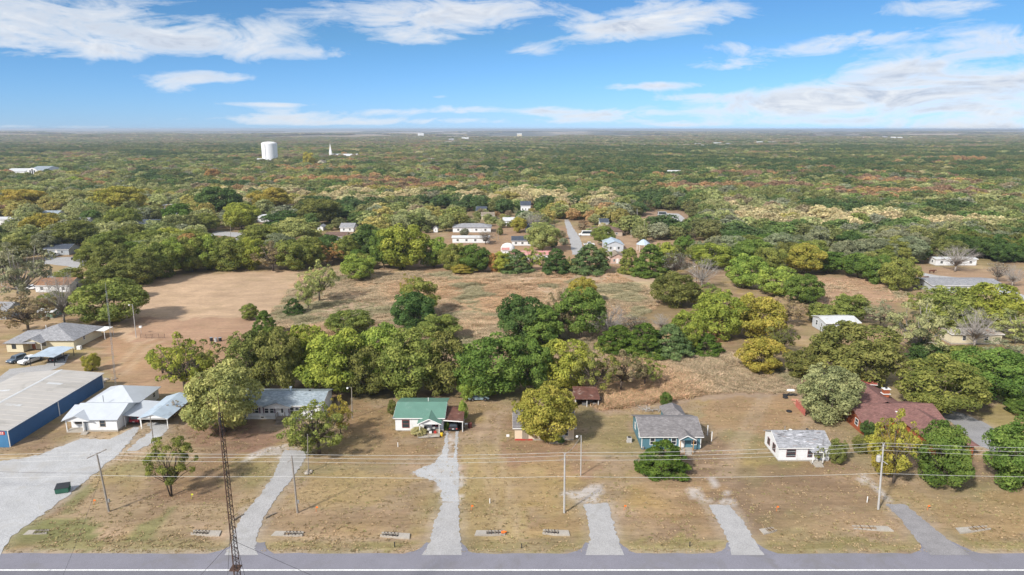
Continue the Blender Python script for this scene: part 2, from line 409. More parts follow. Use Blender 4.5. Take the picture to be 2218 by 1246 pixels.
# ------------------------------------------------------------------ ground: one sheet to the horizon
def axis(lo, hi, step, far, grow=1.16):
    a = list(np.arange(lo, hi + step / 2, step)); s = step
    x = a[-1]
    while x < far: s *= grow; x += s; a.append(x)
    x = a[0]; s = step
    while x > -far if lo < 0 else x > -300: s *= grow; x -= s; a.insert(0, x)
    return np.array(a)
def build_ground():
    X = axis(-150, 150, 1.15, 70000); Y = axis(84, 330, 1.15, 90000)
    gx, gy = np.meshgrid(X, Y); x = gx.ravel(); y = gy.ravel(); n = len(x)
    # colour of the grass and soil, zone by zone
    jx = x + (fnoise(x, y, 5, 1) - .5) * 9; jy = y + (fnoise(x, y, 5, 2) - .5) * 9
    lawn = np.array([.34, .25, .147]); brown = np.array([.285, .195, .118]); green = np.array([.2, .195, .08]); pale = np.array([.46, .33, .215])
    tall = np.array([.46, .31, .18]); weedy = np.array([.35, .255, .17]); gold = np.array([.36, .26, .105]); greyg = np.array([.27, .25, .155])
    c = np.tile(lawn, (n, 1))
    def blend(m, col):
        nonlocal c
        m = np.clip(m, 0, 1)[:, None]; c = c * (1 - m) + np.array(col) * m
    streak = fnoise(x * .35, y * 1.6, 3, 5)
    blend((fnoise(x, y, 16, 3) - .44) * 7, brown * .88)
    blend((fnoise(x, y, 7, 4) - .55) * 5 * .7, gold)
    blend((streak - .52) * 5 * .6, pale)
    blend((fnoise(x, y, 11, 6) - .5) * 5 * .6, (.27, .235, .105))
    near = y < 170
    def zone(pts, col, amt=1.0, feather=True):
        m = inpoly(jx if feather else x, jy if feather else y, wp(pts)).astype(float)
        blend(m * amt * (.6 + .8 * fnoise(x, y, 4, 11)), col)
    zone([(-50, 1120), (60, 1120), (200, 1130), (240, 1160), (160, 1195), (20, 1198)], green, .95)
    zone([(300, 1150), (350, 1110), (370, 1120), (330, 1180)], green, .8)
    zone([(330, 1178), (500, 1165), (520, 1198), (200, 1198)], green, .5)
    zone([(120, 1070), (190, 1030), (210, 1050), (130, 1110)], green, .8)
    for (x0, x1) in ((560, 910), (1005, 1265), (1350, 1575), (1660, 2000), (2110, 2300)):
        zone([(x0, 1176), (x1, 1176), (x1, 1200), (x0, 1200)], (.29, .25, .095), .75)
        zone([(x0, 1110), (x1, 1112), (x1, 1150), (x0, 1150)], (.3, .2, .11), .5)
    zone([(640, 1025), (780, 1010), (900, 1050), (800, 1100), (660, 1090)], (.40, .29, .13), .6)
    zone([(1000, 960), (1110, 960), (1120, 1180), (1000, 1180)], (.38, .29, .125), .7)
    zone([(1120, 950), (1250, 950), (1300, 1010), (1180, 1030), (1100, 1000)], (.33, .20, .125), .7)
    zone([(400, 925), (560, 915), (620, 950), (560, 970), (420, 960)], (.29, .175, .115), .8)
    zone([(760, 870), (860, 880), (850, 960), (960, 950), (950, 990), (640, 1010), (740, 960)], (.31, .20, .10), .6)
    zone([(340, 1000), (480, 990), (500, 1080), (350, 1090)], (.24, .15, .085), .7)
    zone([(1040, 1000), (1230, 1000), (1230, 1100), (1040, 1100)], (.40, .28, .12), .5)
    zone([(1370, 1040), (1560, 1050), (1560, 1120), (1370, 1120)], (.36, .235, .11), .5)
    zone([(1530, 850), (1730, 850), (1740, 940), (1540, 940)], (.36, .235, .125), .8)
    zone([(1240, 880), (1380, 900), (1360, 960), (1250, 950)], (.28, .225, .1), .7)
    zone([(1640, 1005), (1870, 1005), (1880, 1100), (1640, 1110)], (.285, .19, .11), .6)
    zone([(2020, 1070), (2300, 1060), (2300, 1150), (2030, 1160)], (.36, .25, .12), .7)
    zone([(2100, 880), (2230, 880), (2230, 990), (2160, 970)], (.33, .27, .105), .7)
    zone([(220, 720), (560, 720), (470, 840), (250, 860)], (.36, .225, .13), .8)
    zone([(300, 600), (655, 585), (660, 620), (560, 730), (280, 745), (240, 720)], pale, .95)
    zone([(300, 690), (560, 690), (540, 745), (290, 750)], (.33, .195, .125), .6)
    zone([(655, 600), (720, 588), (1330, 588), (1430, 640), (1420, 670), (1320, 720), (1000, 770), (620, 730), (580, 690)], tall, .97)
    zone([(930, 592), (1430, 592), (1430, 625), (1240, 650), (1060, 620)], (.45, .335, .235), .8)
    zone([(950, 612), (1090, 608), (1110, 640), (980, 650)], greyg, .85)
    zone([(1180, 605), (1420, 612), (1400, 650), (1230, 650)], (.44, .36, .2), .6)
    zone([(640, 680), (760, 640), (860, 690), (640, 720)], (.42, .32, .23), .7)
    zone([(1340, 660), (1510, 655), (1520, 700), (1340, 705)], (.225, .165, .085), .85)
    zone([(1260, 720), (1560, 760), (1720, 800), (1730, 855), (1300, 890), (1250, 830)], weedy, .95)
    zone([(1760, 600), (1920, 600), (1990, 650), (1760, 665)], (.40, .26, .165), .9)
    zone([(1980, 575), (2300, 590), (2300, 660), (1990, 600)], (.34, .235, .15), .9)
    zone([(880, 530), (1450, 530), (1450, 590), (880, 585)], (.36, .235, .14), .8)
    zone([(1380, 455), (1560, 462), (1520, 500), (1380, 500)], (.40, .27, .19), .9)
    zone([(1290, 500), (1450, 505), (1440, 560), (1270, 550)], (.38, .26, .17), .8)
    zone([(980, 490), (1230, 490), (1240, 540), (960, 530)], (.34, .22, .135), .8)
    for p in SOFTG.values():
        m = inpoly(x + (fnoise(x, y, 2, 21) - .5) * 3, y + (fnoise(x, y, 2, 22) - .5) * 3, p).astype(float)
        blend(m * .75 * (.5 + fnoise(x, y, 1.5, 23)), (.56, .51, .45))
    # wheel tracks across the grass
    for pts in ([(1095, 1180), (1040, 960), (1060, 890)], [(1130, 1180), (1075, 960), (1085, 890)], [(1560, 1030), (1590, 960), (1648, 860)], [(1580, 1030), (1612, 960), (1668, 860)],
                [(250, 800), (300, 745), (330, 735)], [(270, 810), (320, 752), (350, 740)], [(0, 830), (70, 790), (130, 770)]):
        q = wp(pts)
        for a, b in zip(q[:-1], q[1:]):
            dx, dy = b.x - a.x, b.y - a.y; l2 = dx * dx + dy * dy
            t = np.clip(((x - a.x) * dx + (y - a.y) * dy) / l2, 0, 1)
            d = np.hypot(x - a.x - t * dx, y - a.y - t * dy)
            blend(np.exp(-(d / .8) ** 2) * .55, (.45, .34, .22))
    # bare dirt and gravel spill along the drives and the road edge
    for k_, p in PAVED.items():
        if min(q.y for q in p) > 170: continue
        n_ = len(p); dmin = np.full(n, 9.0)
        sel = (y < 150)
        for i_ in range(n_):
            a, q = p[i_], p[(i_ + 1) % n_]; dx, dy = q.x - a.x, q.y - a.y; l2 = dx * dx + dy * dy + 1e-9
            t = np.clip(((x - a.x) * dx + (y - a.y) * dy) / l2, 0, 1); dmin = np.minimum(dmin, np.hypot(x - a.x - t * dx, y - a.y - t * dy))
        blend(np.exp(-(dmin / 1.0) ** 2) * .8 * np.clip(fnoise(x, y, 3, 27) * 2.2 - .35, 0, 1), (.42, .35, .26))
    blend(np.exp(-((y - 85.2) / .7) ** 2) * .8 * np.clip(fnoise(x, y, 4, 28) * 2.2 - .4, 0, 1), (.42, .35, .26))
    blend(np.exp(-((y - 87.2) / 1.2) ** 2) * .5, (.33, .27, .125))
    # beyond the village: woodland floor and hay fields
    far = np.clip((y - 330) / 130, 0, 1) * np.where(np.abs(x - 60) < 130, .35 + .65 * np.clip((y - 520) / 100, 0, 1), 1)
    blend(far * .9, (.17, .13, .075))
    fld = fnoise(x * .5, y * .16, 420, 31, 5)
    vf = np.clip((y - 4500) / 2500, 0, 1)
    blend(vf * np.clip((fld - .44) * 9, 0, 1), (.46, .38, .27))
    blend(vf * np.clip((.47 - fnoise(x * .5, y * .14, 700, 37, 5)) * 10, 0, 1), (.09, .09, .055))
    fp = inpoly(x, y, wp([(330, 297.5), (480, 290.5), (760, 288.2), (760, 290), (640, 292), (520, 296)])).astype(float)
    blend(fp, (.62, .49, .32))
    c = c * np.where((y > 160)[:, None], np.array([.97, .95, .96]), np.array([.9, .9, .95]))
    # shallow roadside ditch, broad swells far away
    z = np.zeros(n)
    dm = np.ones(n)
    for p in PAVED.values():
        cx = [q.x for q in p]; cyy = [q.y for q in p]
        if min(cyy) > 100: continue
        lo = min(q.x for q in p if q.y < 95); hi = max(q.x for q in p if q.y < 95)
        dm *= np.clip(np.maximum(lo - x, x - hi) / 3.5, 0, 1)
    z -= .38 * np.exp(-((y - 89.5) / 1.7) ** 2) * dm * (np.abs(x) < 140)
    rough = np.clip((fnoise(x, y, 3, 41) - .5) * .35, -.2, .0)
    tallm = inpoly(x, y, wp([(655, 600), (1330, 588), (1430, 640), (1320, 720), (1000, 770), (620, 730)])) | inpoly(x, y, wp([(1260, 720), (1560, 760), (1720, 800), (1730, 850), (1300, 880)]))
    z += rough * tallm * 1.6
    d = np.hypot(x, y)
    hf = np.clip((d - 2600) / 5000, 0, 1)
    z += hf * (fnoise(x, y, 3000, 51, 4) - .52) * 75
    z -= .02
    me = bpy.data.meshes.new('ground')
    ny, nx = gx.shape
    idx = np.arange(n).reshape(ny, nx)
    q = np.stack([idx[:-1, :-1], idx[:-1, 1:], idx[1:, 1:], idx[1:, :-1]], -1).reshape(-1, 4)
    me.vertices.add(n); me.vertices.foreach_set('co', np.stack([x, y, z], 1).ravel())
    me.loops.add(q.size); me.loops.foreach_set('vertex_index', q.ravel().astype(np.int32))
    me.polygons.add(len(q)); me.polygons.foreach_set('loop_start', np.arange(0, q.size, 4, dtype=np.int32))
    me.polygons.foreach_set('use_smooth', np.ones(len(q), bool))
    me.update()
    at = me.attributes.new('soil', 'FLOAT_COLOR', 'POINT')
    at.data.foreach_set('color', np.concatenate([c, np.ones((n, 1))], 1).ravel().astype(np.float32))
    m = bpy.data.materials.new('dry_grass_ground'); m.use_nodes = True
    nt = m.node_tree; N, L = nt.nodes, nt.links; bs = N['Principled BSDF']
    bs.inputs['Roughness'].default_value = .95; bs.inputs['Specular IOR Level'].default_value = .1
    an = N.new('ShaderNodeAttribute'); an.attribute_name = 'soil'
    tc = N.new('ShaderNodeTexCoord')
    def noise(vec_scale, detail, lo, hi):
        mp = N.new('ShaderNodeMapping'); mp.inputs['Scale'].default_value = vec_scale; L.new(tc.outputs['Object'], mp.inputs[0])
        nn = N.new('ShaderNodeTexNoise'); nn.inputs['Scale'].default_value = 1; nn.inputs['Detail'].default_value = detail; nn.inputs['Roughness'].default_value = .7
        L.new(mp.outputs[0], nn.inputs['Vector'])
        r = N.new('ShaderNodeMapRange'); r.inputs['From Min'].default_value = .28; r.inputs['From Max'].default_value = .72
        r.inputs['To Min'].default_value = lo; r.inputs['To Max'].default_value = hi; L.new(nn.outputs['Fac'], r.inputs['Value'])
        return r.outputs[0]
    last = an.outputs['Color']
    for sc, de, lo, hi in (((.9, 2.4, 1), 6, .8, 1.2), ((.11, .2, 1), 5, .8, 1.2), ((.16, 2.1, 1), 5, .88, 1.12), ((5, 7, 1), 3, .85, 1.15), ((.006, .003, 1), 6, .8, 1.2)):
        mm = N.new('ShaderNodeMix'); mm.data_type = 'RGBA'; mm.blend_type = 'MULTIPLY'; mm.inputs['Factor'].default_value = 1
        L.new(last, mm.inputs['A']); L.new(noise(sc, de, lo, hi), mm.inputs['B']); last = mm.outputs['Result']
    wv = N.new('ShaderNodeTexWave'); wv.wave_type = 'BANDS'; wv.bands_direction = 'Y'; wv.inputs['Scale'].default_value = .17
    wv.inputs['Distortion'].default_value = 5; wv.inputs['Detail'].default_value = 3; wv.inputs['Detail Scale'].default_value = .25; L.new(tc.outputs['Object'], wv.inputs['Vector'])
    wr = N.new('ShaderNodeMapRange'); wr.inputs['To Min'].default_value = .965; wr.inputs['To Max'].default_value = 1.03; L.new(wv.outputs['Fac'], wr.inputs['Value'])
    mm = N.new('ShaderNodeMix'); mm.data_type = 'RGBA'; mm.blend_type = 'MULTIPLY'; mm.inputs['Factor'].default_value = 1
    L.new(last, mm.inputs['A']); L.new(wr.outputs[0], mm.inputs['B']); last = mm.outputs['Result']
    # scattered greener blades
    gm = N.new('ShaderNodeMix'); gm.data_type = 'RGBA'
    L.new(noise((.35, .5, 1), 7, -1.0, .5), gm.inputs['Factor']); gm.clamp_factor = True
    L.new(last, gm.inputs['A']); gm.inputs['B'].default_value = (.27, .245, .11, 1)
    L.new(gm.outputs['Result'], bs.inputs['Base Color'])
    bp = N.new('ShaderNodeBump'); bp.inputs['Strength'].default_value = .5; bp.inputs['Distance'].default_value = .12
    L.new(noise((2.2, 3, 1), 6, 0, 1), bp.inputs['Height']); L.new(bp.outputs[0], bs.inputs['Normal'])
    me.materials.append(m)
    o = bpy.data.objects.new('ground', me); COL.objects.link(o)
    tag(o, kind='structure')
build_ground()

# ------------------------------------------------------------------ road and paved sheets
def ragged(poly, z, step=.5, amp=.16, seed=0, keep=lambda p: False):
    r = random.Random(seed); out = []
    n = len(poly)
    for i in range(n):
        a, b = poly[i], poly[(i + 1) % n]; k = max(1, int((b - a).length / step))
        for j in range(k):
            p = a.lerp(b, j / k)
            if not keep(p): p = p + Vector((r.uniform(-amp, amp), r.uniform(-amp, amp), 0))
            out.append(Vector((p.x, p.y, z)))
    return out
ASPHALT = pm('worn_asphalt', (.208, .203, .235), .9, .08, .25, fine=18, stain=(.185, .178, .19), stain_amt=.3)
LANE = pm('dark_asphalt', (.165, .162, .185), .9, .08, .3, fine=18)
PATCH = pm('asphalt_apron', (.25, .24, .245), .9, .15, .5, fine=12)
CONCD = pm('concrete_drive', (.36, .352, .35), .9, .1, .35, fine=10, bump=.08, stain=(.31, .3, .285), stain_amt=.3)
GRAVEL = pm('white_gravel', (.40, .4, .405), .95, .12, .3, fine=7, bump=.4, stain=(.37, .355, .335), stain_amt=.35)
ASPH2 = pm('old_drive_asphalt', (.27, .265, .27), .9, .15, .2, fine=10, stain=(.1, .1, .1), stain_amt=.18)
LINE = pm('road_paint', (.74, .74, .72), .7, .06, 1.2, fine=14, stain=(.45, .45, .45), stain_amt=.12)
edge = [Vector((-400, 60, 0)), Vector((400, 60, 0)), Vector((400, ROAD_N, 0)), Vector((-400, ROAD_N, 0))]
pts = [(-400, 62), (400, 62)] + [(xx, ROAD_N + .35 * (float(vnoise(np.array([xx / 2.3]), np.array([.5]), 9)[0]) - .5)) for xx in np.arange(400, -400.1, -1.0)]
road = tag(obj('road', MB().add([(a, b, .012) for a, b in pts], [tuple(range(len(pts)))]), ASPHALT), kind='structure')
obj('lane', MB().add([(-400, 73.9, .02), (400, 73.9, .02), (400, 81.0, .02), (-400, 81.0, .02)], [(0, 1, 2, 3)]), LANE, road)
for ya, yb in ((81.02, 81.3), (73.6, 73.72), (73.36, 73.48)):
    obj('painted_line', MB().add([(-400, ya, .03), (400, ya, .03), (400, yb, .03), (-400, yb, .03)], [(0, 1, 2, 3)]), LINE, road)
for k, nm in (('drive_a', 'driveway'), ('drive_b', 'driveway'), ('drive_c', 'driveway'), ('drive_d', 'driveway'), ('drive_e', 'driveway')):
    p = ragged(PAVED[k], .035, .4, .2, hash(k) % 97, lambda q: q.y < 85.6)
    tag(obj(nm, MB().add(p, [tuple(range(len(p)))]), CONCD if k != 'drive_e' else PATCH), kind='structure')
    lo = min(q.x for q in PAVED[k] if q.y < 86); hi = max(q.x for q in PAVED[k] if q.y < 86)
    a = [Vector((lo - 2.6, 84.7, 0)), Vector((lo - .9, 85.5, 0)), Vector((lo + .3, 87.5, 0)), Vector((hi - .3, 87.5, 0)), Vector((hi + .9, 85.5, 0)), Vector((hi + 2.6, 84.7, 0)), Vector((hi, 84.4, 0)), Vector((lo, 84.4, 0))]
    a = ragged(a, .026, .5, .15, 5)
    tag(obj('drive_apron', MB().add(a, [tuple(range(len(a)))]), ASPHALT), kind='structure')
p = ragged(PAVED['gravel_lot'], .03, .6, .28, 3); tag(obj('gravel_lot', MB().add(p, [tuple(range(len(p)))]), GRAVEL), kind='structure')
p = ragged(PAVED['carport_gravel'], .025, .6, .3, 4); tag(obj('gravel_pad', MB().add(p, [tuple(range(len(p)))]), GRAVEL), kind='structure')
for k in ('gravel_b',):
    p = ragged(SOFTG[k], .018, .35, .2, 12); tag(obj('gravel_drive', MB().add(p, [tuple(range(len(p)))]), GRAVEL), kind='structure')
p = ragged(PAVED['brick_house_drive'], .025, 1, .2, 5); tag(obj('asphalt_drive', MB().add(p, [tuple(range(len(p)))]), ASPH2), kind='structure')
for k in STREETS:
    p = ragged(PAVED[k], .03, 3, .3, 6); tag(obj('street' if 'street' in k else 'dirt_track', MB().add(p, [tuple(range(len(p)))]), CONCD if 'street' in k else GRAVEL), kind='structure')
p = ragged(wp([(20, 800), (100, 790), (118, 778), (150, 768), (140, 790), (90, 812), (40, 830), (-30, 850), (-30, 838)]), .025, 1, .2, 8)
tag(obj('driveway', MB().add(p, [tuple(range(len(p)))]), CONCD), kind='structure')
# ------------------------------------------------------------------ building kit (local frame: x along the front, y away from the camera, z up)
EXC = []            # kept free of scattered trees: (x, y, radius)
LANDMARKS = []      # (x, y, short name) used to say where a wood tree stands
def face_map(face, w, d):
    if face == 'f': return lambda u, n, z: (u, -n, z)
    if face == 'b': return lambda u, n, z: (w - u, d + n, z)
    if face == 'l': return lambda u, n, z: (-n, d - u, z)
    return lambda u, n, z: (w + n, u, z)
def fbox(mb, mp, u0, u1, n0, n1, z0, z1):
    a = mp(u0, n0, z0); b = mp(u1, n1, z1)
    return mb.box(min(a[0], b[0]), max(a[0], b[0]), min(a[1], b[1]), max(a[1], b[1]), z0, z1)
def window(root, face, u, z, w, h, W_, D_, frame=None, off=0.0, shutters=None, muntin=True, off_y=None):
    mp = face_map(face, W_, D_); fr = frame or TRIM; t = .09
    m = MB()
    fbox(m, mp, u - w / 2 - t, u + w / 2 + t, off + .002, off + .06, z - t, z)
    fbox(m, mp, u - w / 2 - t, u + w / 2 + t, off + .002, off + .06, z + h, z + h + t)
    fbox(m, mp, u - w / 2 - t, u - w / 2, off + .002, off + .06, z, z + h)
    fbox(m, mp, u + w / 2, u + w / 2 + t, off + .002, off + .06, z, z + h)
    wn = obj('window', m, fr, root)
    obj('pane', fbox(MB(), mp, u - w / 2, u + w / 2, off + .004, off + .025, z, z + h), GLASS, wn)
    if muntin: obj('muntin', fbox(MB(), mp, u - w / 2, u + w / 2, off + .026, off + .05, z + h / 2 - .03, z + h / 2 + .03), fr, wn)
    if shutters:
        for s in (-1, 1):
            c = u + s * (w / 2 + .28)
            obj('shutter', fbox(MB(), mp, c - .16, c + .16, off + .002, off + .04, z - .05, z + h + .05), shutters, wn)
    return wn
def door(root, face, u, z, W_, D_, m=None, w=.9, h=2.05, off=0.0):
    mp = face_map(face, W_, D_)
    f = MB(); t = .09
    fbox(f, mp, u - w / 2 - t, u - w / 2, off + .002, off + .05, z, z + h + t); fbox(f, mp, u + w / 2, u + w / 2 + t, off + .002, off + .05, z, z + h + t)
    fbox(f, mp, u - w / 2, u + w / 2, off + .002, off + .05, z + h, z + h + t)
    d = obj('door', fbox(MB(), mp, u - w / 2, u + w / 2, off + .003, off + .03, z, z + h), m or DOORW, root)
    obj('door_frame', f, TRIM, d)
    obj('handle', fbox(MB(), mp, u + w * .33, u + w * .42, off + .03, off + .08, z + .95, z + 1.05), STEEL, d)
    return d
def gable_roof(mb, x0, x1, y0, y1, ze, zr, axis='x', oh=.4, th=.12, ogh=None):
    """two thick slopes over a rectangle, eaves overhanging"""
    og = oh if ogh is None else ogh
    if axis == 'x':
        ym = (y0 + y1) / 2; k = (zr - ze) / (ym - y0); e = ze - k * oh
        mb.slab([(x0 - og, y0 - oh, e), (x1 + og, y0 - oh, e), (x1 + og, ym, zr), (x0 - og, ym, zr)], th)
        mb.slab([(x0 - og, ym + .001, zr), (x1 + og, ym + .001, zr), (x1 + og, y1 + oh, e), (x0 - og, y1 + oh, e)], th)
    else:
        xm = (x0 + x1) / 2; k = (zr - ze) / (xm - x0); e = ze - k * oh
        mb.slab([(x0 - oh, y0 - og, e), (xm, y0 - og, zr), (xm, y1 + og, zr), (x0 - oh, y1 + og, e)], th)
        mb.slab([(xm + .001, y0 - og, zr), (x1 + oh, y0 - og, e), (x1 + oh, y1 + og, e), (xm + .001, y1 + og, zr)], th)
    return mb
def hip_roof(mb, x0, x1, y0, y1, ze, zr, axis='x', oh=.45, th=.1, run=None):
    x0 -= oh; x1 += oh; y0 -= oh; y1 += oh
    k = (zr - ze) / (min(x1 - x0, y1 - y0) / 2 - oh) if run is None else 0
    e = ze - .12
    if axis == 'x':
        r = (y1 - y0) / 2 if run is None else run; ym = (y0 + y1) / 2; a, b = (x0 + r, ym, zr), (x1 - r, ym, zr)
    else:
        r = (x1 - x0) / 2 if run is None else run; xm = (x0 + x1) / 2; a, b = (xm, y0 + r, zr), (xm, y1 - r, zr)
    c = [(x0, y0, e), (x1, y0, e), (x1, y1, e), (x0, y1, e)]
    up = lambda p: (p[0], p[1], p[2] + th)
    V = [up(p) for p in c] + [up(a), up(b)] + c
    fs = [(0, 1, 5, 4), (1, 2, 5), (2, 3, 4, 5), (3, 0, 4)] if axis == 'x' else [(0, 1, 4), (1, 2, 5, 4), (2, 3, 5), (3, 0, 4, 5)]
    fs += [(6, 7, 1, 0), (7, 8, 2, 1), (8, 9, 3, 2), (9, 6, 0, 3), (9, 8, 7, 6)]
    return mb.add(V, fs)
def walls(mb, x0, x1, y0, y1, z0, ze, zr=None, axis='x'):
    if zr is None: return mb.box(x0, x1, y0, y1, z0, ze)
    if axis == 'x':
        ym = (y0 + y1) / 2
        return mb.extrude([(x0, y0, z0), (x0, y1, z0), (x0, y1, ze), (x0, ym, zr), (x0, y0, ze)], (x1 - x0, 0, 0))
    xm = (x0 + x1) / 2
    return mb.extrude([(x0, y0, z0), (x1, y0, z0), (x1, y0, ze), (xm, y0, zr), (x0, y0, ze)], (0, y1 - y0, 0))
def fascia(mb, x0, x1, y0, ze, zr, ym, oh=.4, th=.16):
    """white eave board along the front and rake boards on both ends (ridge along x)"""
    k = (zr - ze) / (ym - y0); e = ze - k * oh
    mb.box(x0 - oh, x1 + oh, y0 - oh - .03, y0 - oh - .004, e - .08, e + .1)
    for xx in (x0 - oh - .03, x1 + oh + .004):
        mb.extrude([(xx, y0 - oh, e - .06), (xx, ym, zr - .06), (xx, ym, zr + .1), (xx, y0 - oh, e + .1)], (.026, 0, 0))
    return mb
def simple_house(name, label, cat, loc, rz, w, d, eave, ridge, wm, rm, axis='x', hip=False, base=.25, oh=.4, wins=(), doors=(), group=None, short=None, frame=None, vents=1, exc=1.0):
    r = thing(name, label, cat, loc, rz, group)
    if hip: walls(mb := MB(), 0, w, 0, d, base, eave)
    else: walls(mb := MB(), 0, w, 0, d, base, eave, ridge - .02, axis)
    obj('wall', mb, wm, r)
    obj('foundation', MB().box(.06, w - .06, .06, d - .06, -.3, base - .002), CONC, r)
    ro = obj('roof', hip_roof(MB(), 0, w, 0, d, eave, ridge, axis) if hip else gable_roof(MB(), 0, w, 0, d, eave, ridge, axis, oh), rm, r)
    if not hip and axis == 'x': obj('fascia', fascia(MB(), 0, w, 0, eave, ridge, d / 2, oh), TRIM, ro)
    for i in range(vents):
        x = w * (.3 + .37 * i); obj('vent_pipe', MB().tube((x, d * .7, eave), (x, d * .7, ridge + .35), .06, n=8), STEEL, ro)
    for (f, u, z, ww, hh) in wins: window(r, f, u, z, ww, hh, w, d, frame)
    for (f, u, z, m) in doors: door(r, f, u, z, w, d, m)
    c = Vector(loc) + Matrix.Rotation(rz, 3, 'Z') @ Vector((w / 2, d / 2, 0))
    EXC.append((c.x, c.y, max(w, d) * .5 * exc + 1.0))
    if short: LANDMARKS.append((c.x, c.y, short))
    return r
def span(px0, px1, py, z=0.0):
    a, b = W(px0, py, z), W(px1, py, z); return a, b.x - a.x

# ---- blue warehouse
r = thing('warehouse', 'long blue corrugated metal warehouse with a low pale roof beside the gravel lot', 'warehouse', (-112.6, 117.7, 0))
w, d, ev, rd = 18.6, 30.3, 3.45, 4.2
obj('wall', walls(MB(), 0, w, 0, d, 0, ev, rd, 'y'), BLUEW, r)
obj('front_cladding', MB().extrude([(.02, -.03, 0), (w - .02, -.03, 0), (w - .02, -.03, ev), (w / 2, -.03, rd), (.02, -.03, ev)], (0, .028, 0)), BLUEF, r)
ro = obj('roof', gable_roof(MB(), 0, w, 0, d, ev, rd, 'y', .25, .1), R_WARE, r)
obj('ridge_cap', MB().extrude([(w / 2 - .35, -.26, rd + .09), (w / 2, -.26, rd + .16), (w / 2 + .35, -.26, rd + .09)], (0, d + .5, 0)), R_WHITE, ro)
for (yy, xx) in ((22, 13), (18, 4.5), (10, 12.5)):
    obj('skylight_panel', MB().slab([(xx - 1.6, yy, rd - abs(xx - 1.6 - w / 2) * .081 + .125), (xx + 1.6, yy, rd - abs(xx + 1.6 - w / 2) * .081 + .125), (xx + 1.6, yy + .9, rd - abs(xx + 1.6 - w / 2) * .081 + .125), (xx - 1.6, yy + .9, rd - abs(xx - 1.6 - w / 2) * .081 + .125)], .02), R_WHITE, ro)
for k in range(1, 15):
    for sx in (0, 1):
        xa, xb = (-.24, w / 2 - .36) if sx == 0 else (w / 2 + .36, w + .24)
        za, zb = (ev - .02 + .1, rd + .085) if sx == 0 else (rd + .085, ev - .02 + .1)
        obj('seam', MB().add([(xa, k * 2.02 - .04, za + .005), (xb, k * 2.02 - .04, zb + .005), (xb, k * 2.02, zb + .045), (xa, k * 2.02, za + .045), (xb, k * 2.02 + .04, zb + .005), (xa, k * 2.02 + .04, za + .005)], [(0, 1, 2, 3), (3, 2, 4, 5)]), R_WARE, ro)
obj('gutter', MB().box(w + .25, w + .4, -.2, d + .2, ev - .1, ev + .05), TRIM, ro)
for yy in (.1, 14.5, d - .1): obj('downspout', MB().box(w + .01, w + .13, yy - .07, yy + .07, 0, ev - .1), TRIM, r)
sg = obj('sign_panel', MB().box(15.0, 18.2, -.09, -.04, 2.55, 3.2), RED, r)
for k in range(2):
    for j in range(9): obj('lettering', MB().box(15.25 + j * .31, 15.25 + j * .31 + .2, -.1, -.092, 2.68 + k * .25, 2.81 + k * .25), TRIM, sg)
EXC.append((-103, 133, 18))

# ---- white farmhouse with cross gables
r = thing('white_house', 'white house with silver metal cross gables between the blue warehouse and the carport', 'house', (-87.4, 124.6, 0))
walls(mb := MB(), 3.2, 9.8, 0, 8, .3, 2.7, 4.15, 'x'); obj('wall', mb, WHITE, r)
obj('porch_wall', walls(MB(), 0, 3.4, 1.2, 7.9, .3, 2.68, 3.9, 'x'), WHITE, r)
obj('rear_wall', walls(MB(), -.6, 9.6, 7.0, 16.6, .3, 2.75), WHITE, r)
ro = obj('roof', gable_roof(MB(), 1.0, 9.8, 0, 8, 2.7, 4.2, 'x', .45), WHITEM, r)
obj('porch_gable_roof', gable_roof(MB(), -.1, 4.6, -.55, 4.0, 2.62, 3.55, 'y', .35), WHITEM, ro)
obj('porch_gable', walls(MB(), 0, 4.5, -.5, .0, 2.3, 2.6, 3.5, 'y'), WHITE, r)
obj('rear_roof', hip_roof(MB(), -.6, 9.6, 7.0, 16.6, 2.75, 5.0, 'x', .5), WHITEM, ro)
obj('left_roof', MB().slab([(-.6, -.4, 2.58), (1.2, -.4, 2.58), (1.2, 4, 3.9), (-.6, 4, 3.9)], .1), WHITEM, ro)
obj('vent_pipe', MB().tube((3.6, 6.6, 3.5), (3.6, 6.6, 4.9), .08), STEEL, ro)
obj('foundation', MB().box(-.05, 9.85, -.04, 8, -.2, .3), CONC, r)
for xx in (.05, 3.3): obj('porch_post', MB().box(xx, xx + .14, -.45, -.31, .1, 2.35), TRIM, r)
window(r, 'f', 1.7, 1.15, 1.7, .85, 9.8, 8, WOOD, off=-1.2, muntin=False); window(r, 'f', 7.0, 1.1, .95, 1.2, 9.8, 8, WOOD)
door(r, 'f', 3.75, .32, 9.8, 8, pm('grey_door', (.22, .24, .27), .5, .1), .85)
window(r, 'r', 14.6, 1.3, .8, .9, 9.6, 16.6)
st = obj('porch_floor', MB().box(0, 3.5, -.5, 1.2, -.1, .22), CONC, r)
for k in range(3): obj('step', MB().box(3.3, 4.5, -.95 - k * .3, -.65 - k * .3, -.1, .3 - k * .1), CONC, r)
obj('carport_roof', MB().slab([(9.75, 2.0, 2.45), (13.5, 2.0, 2.2), (13.9, 9.5, 2.35), (9.75, 9.5, 2.6)], .08), WHITEM, r)
for (xx, yy) in ((13.2, 2.2), (13.5, 9.2), (10.1, 2.2)): obj('carport_post', MB().box(xx - .06, xx + .06, yy - .06, yy + .06, 0, 2.2), TRIM, r)
obj('carport_back_wall', MB().box(9.8, 13.5, 9.3, 9.4, 0, 2.3), WHITE, r)
EXC += [(-82.5, 133, 10), (-74, 130, 6)]
LANDMARKS.append((-82.5, 131, 'white metal-roofed house'))

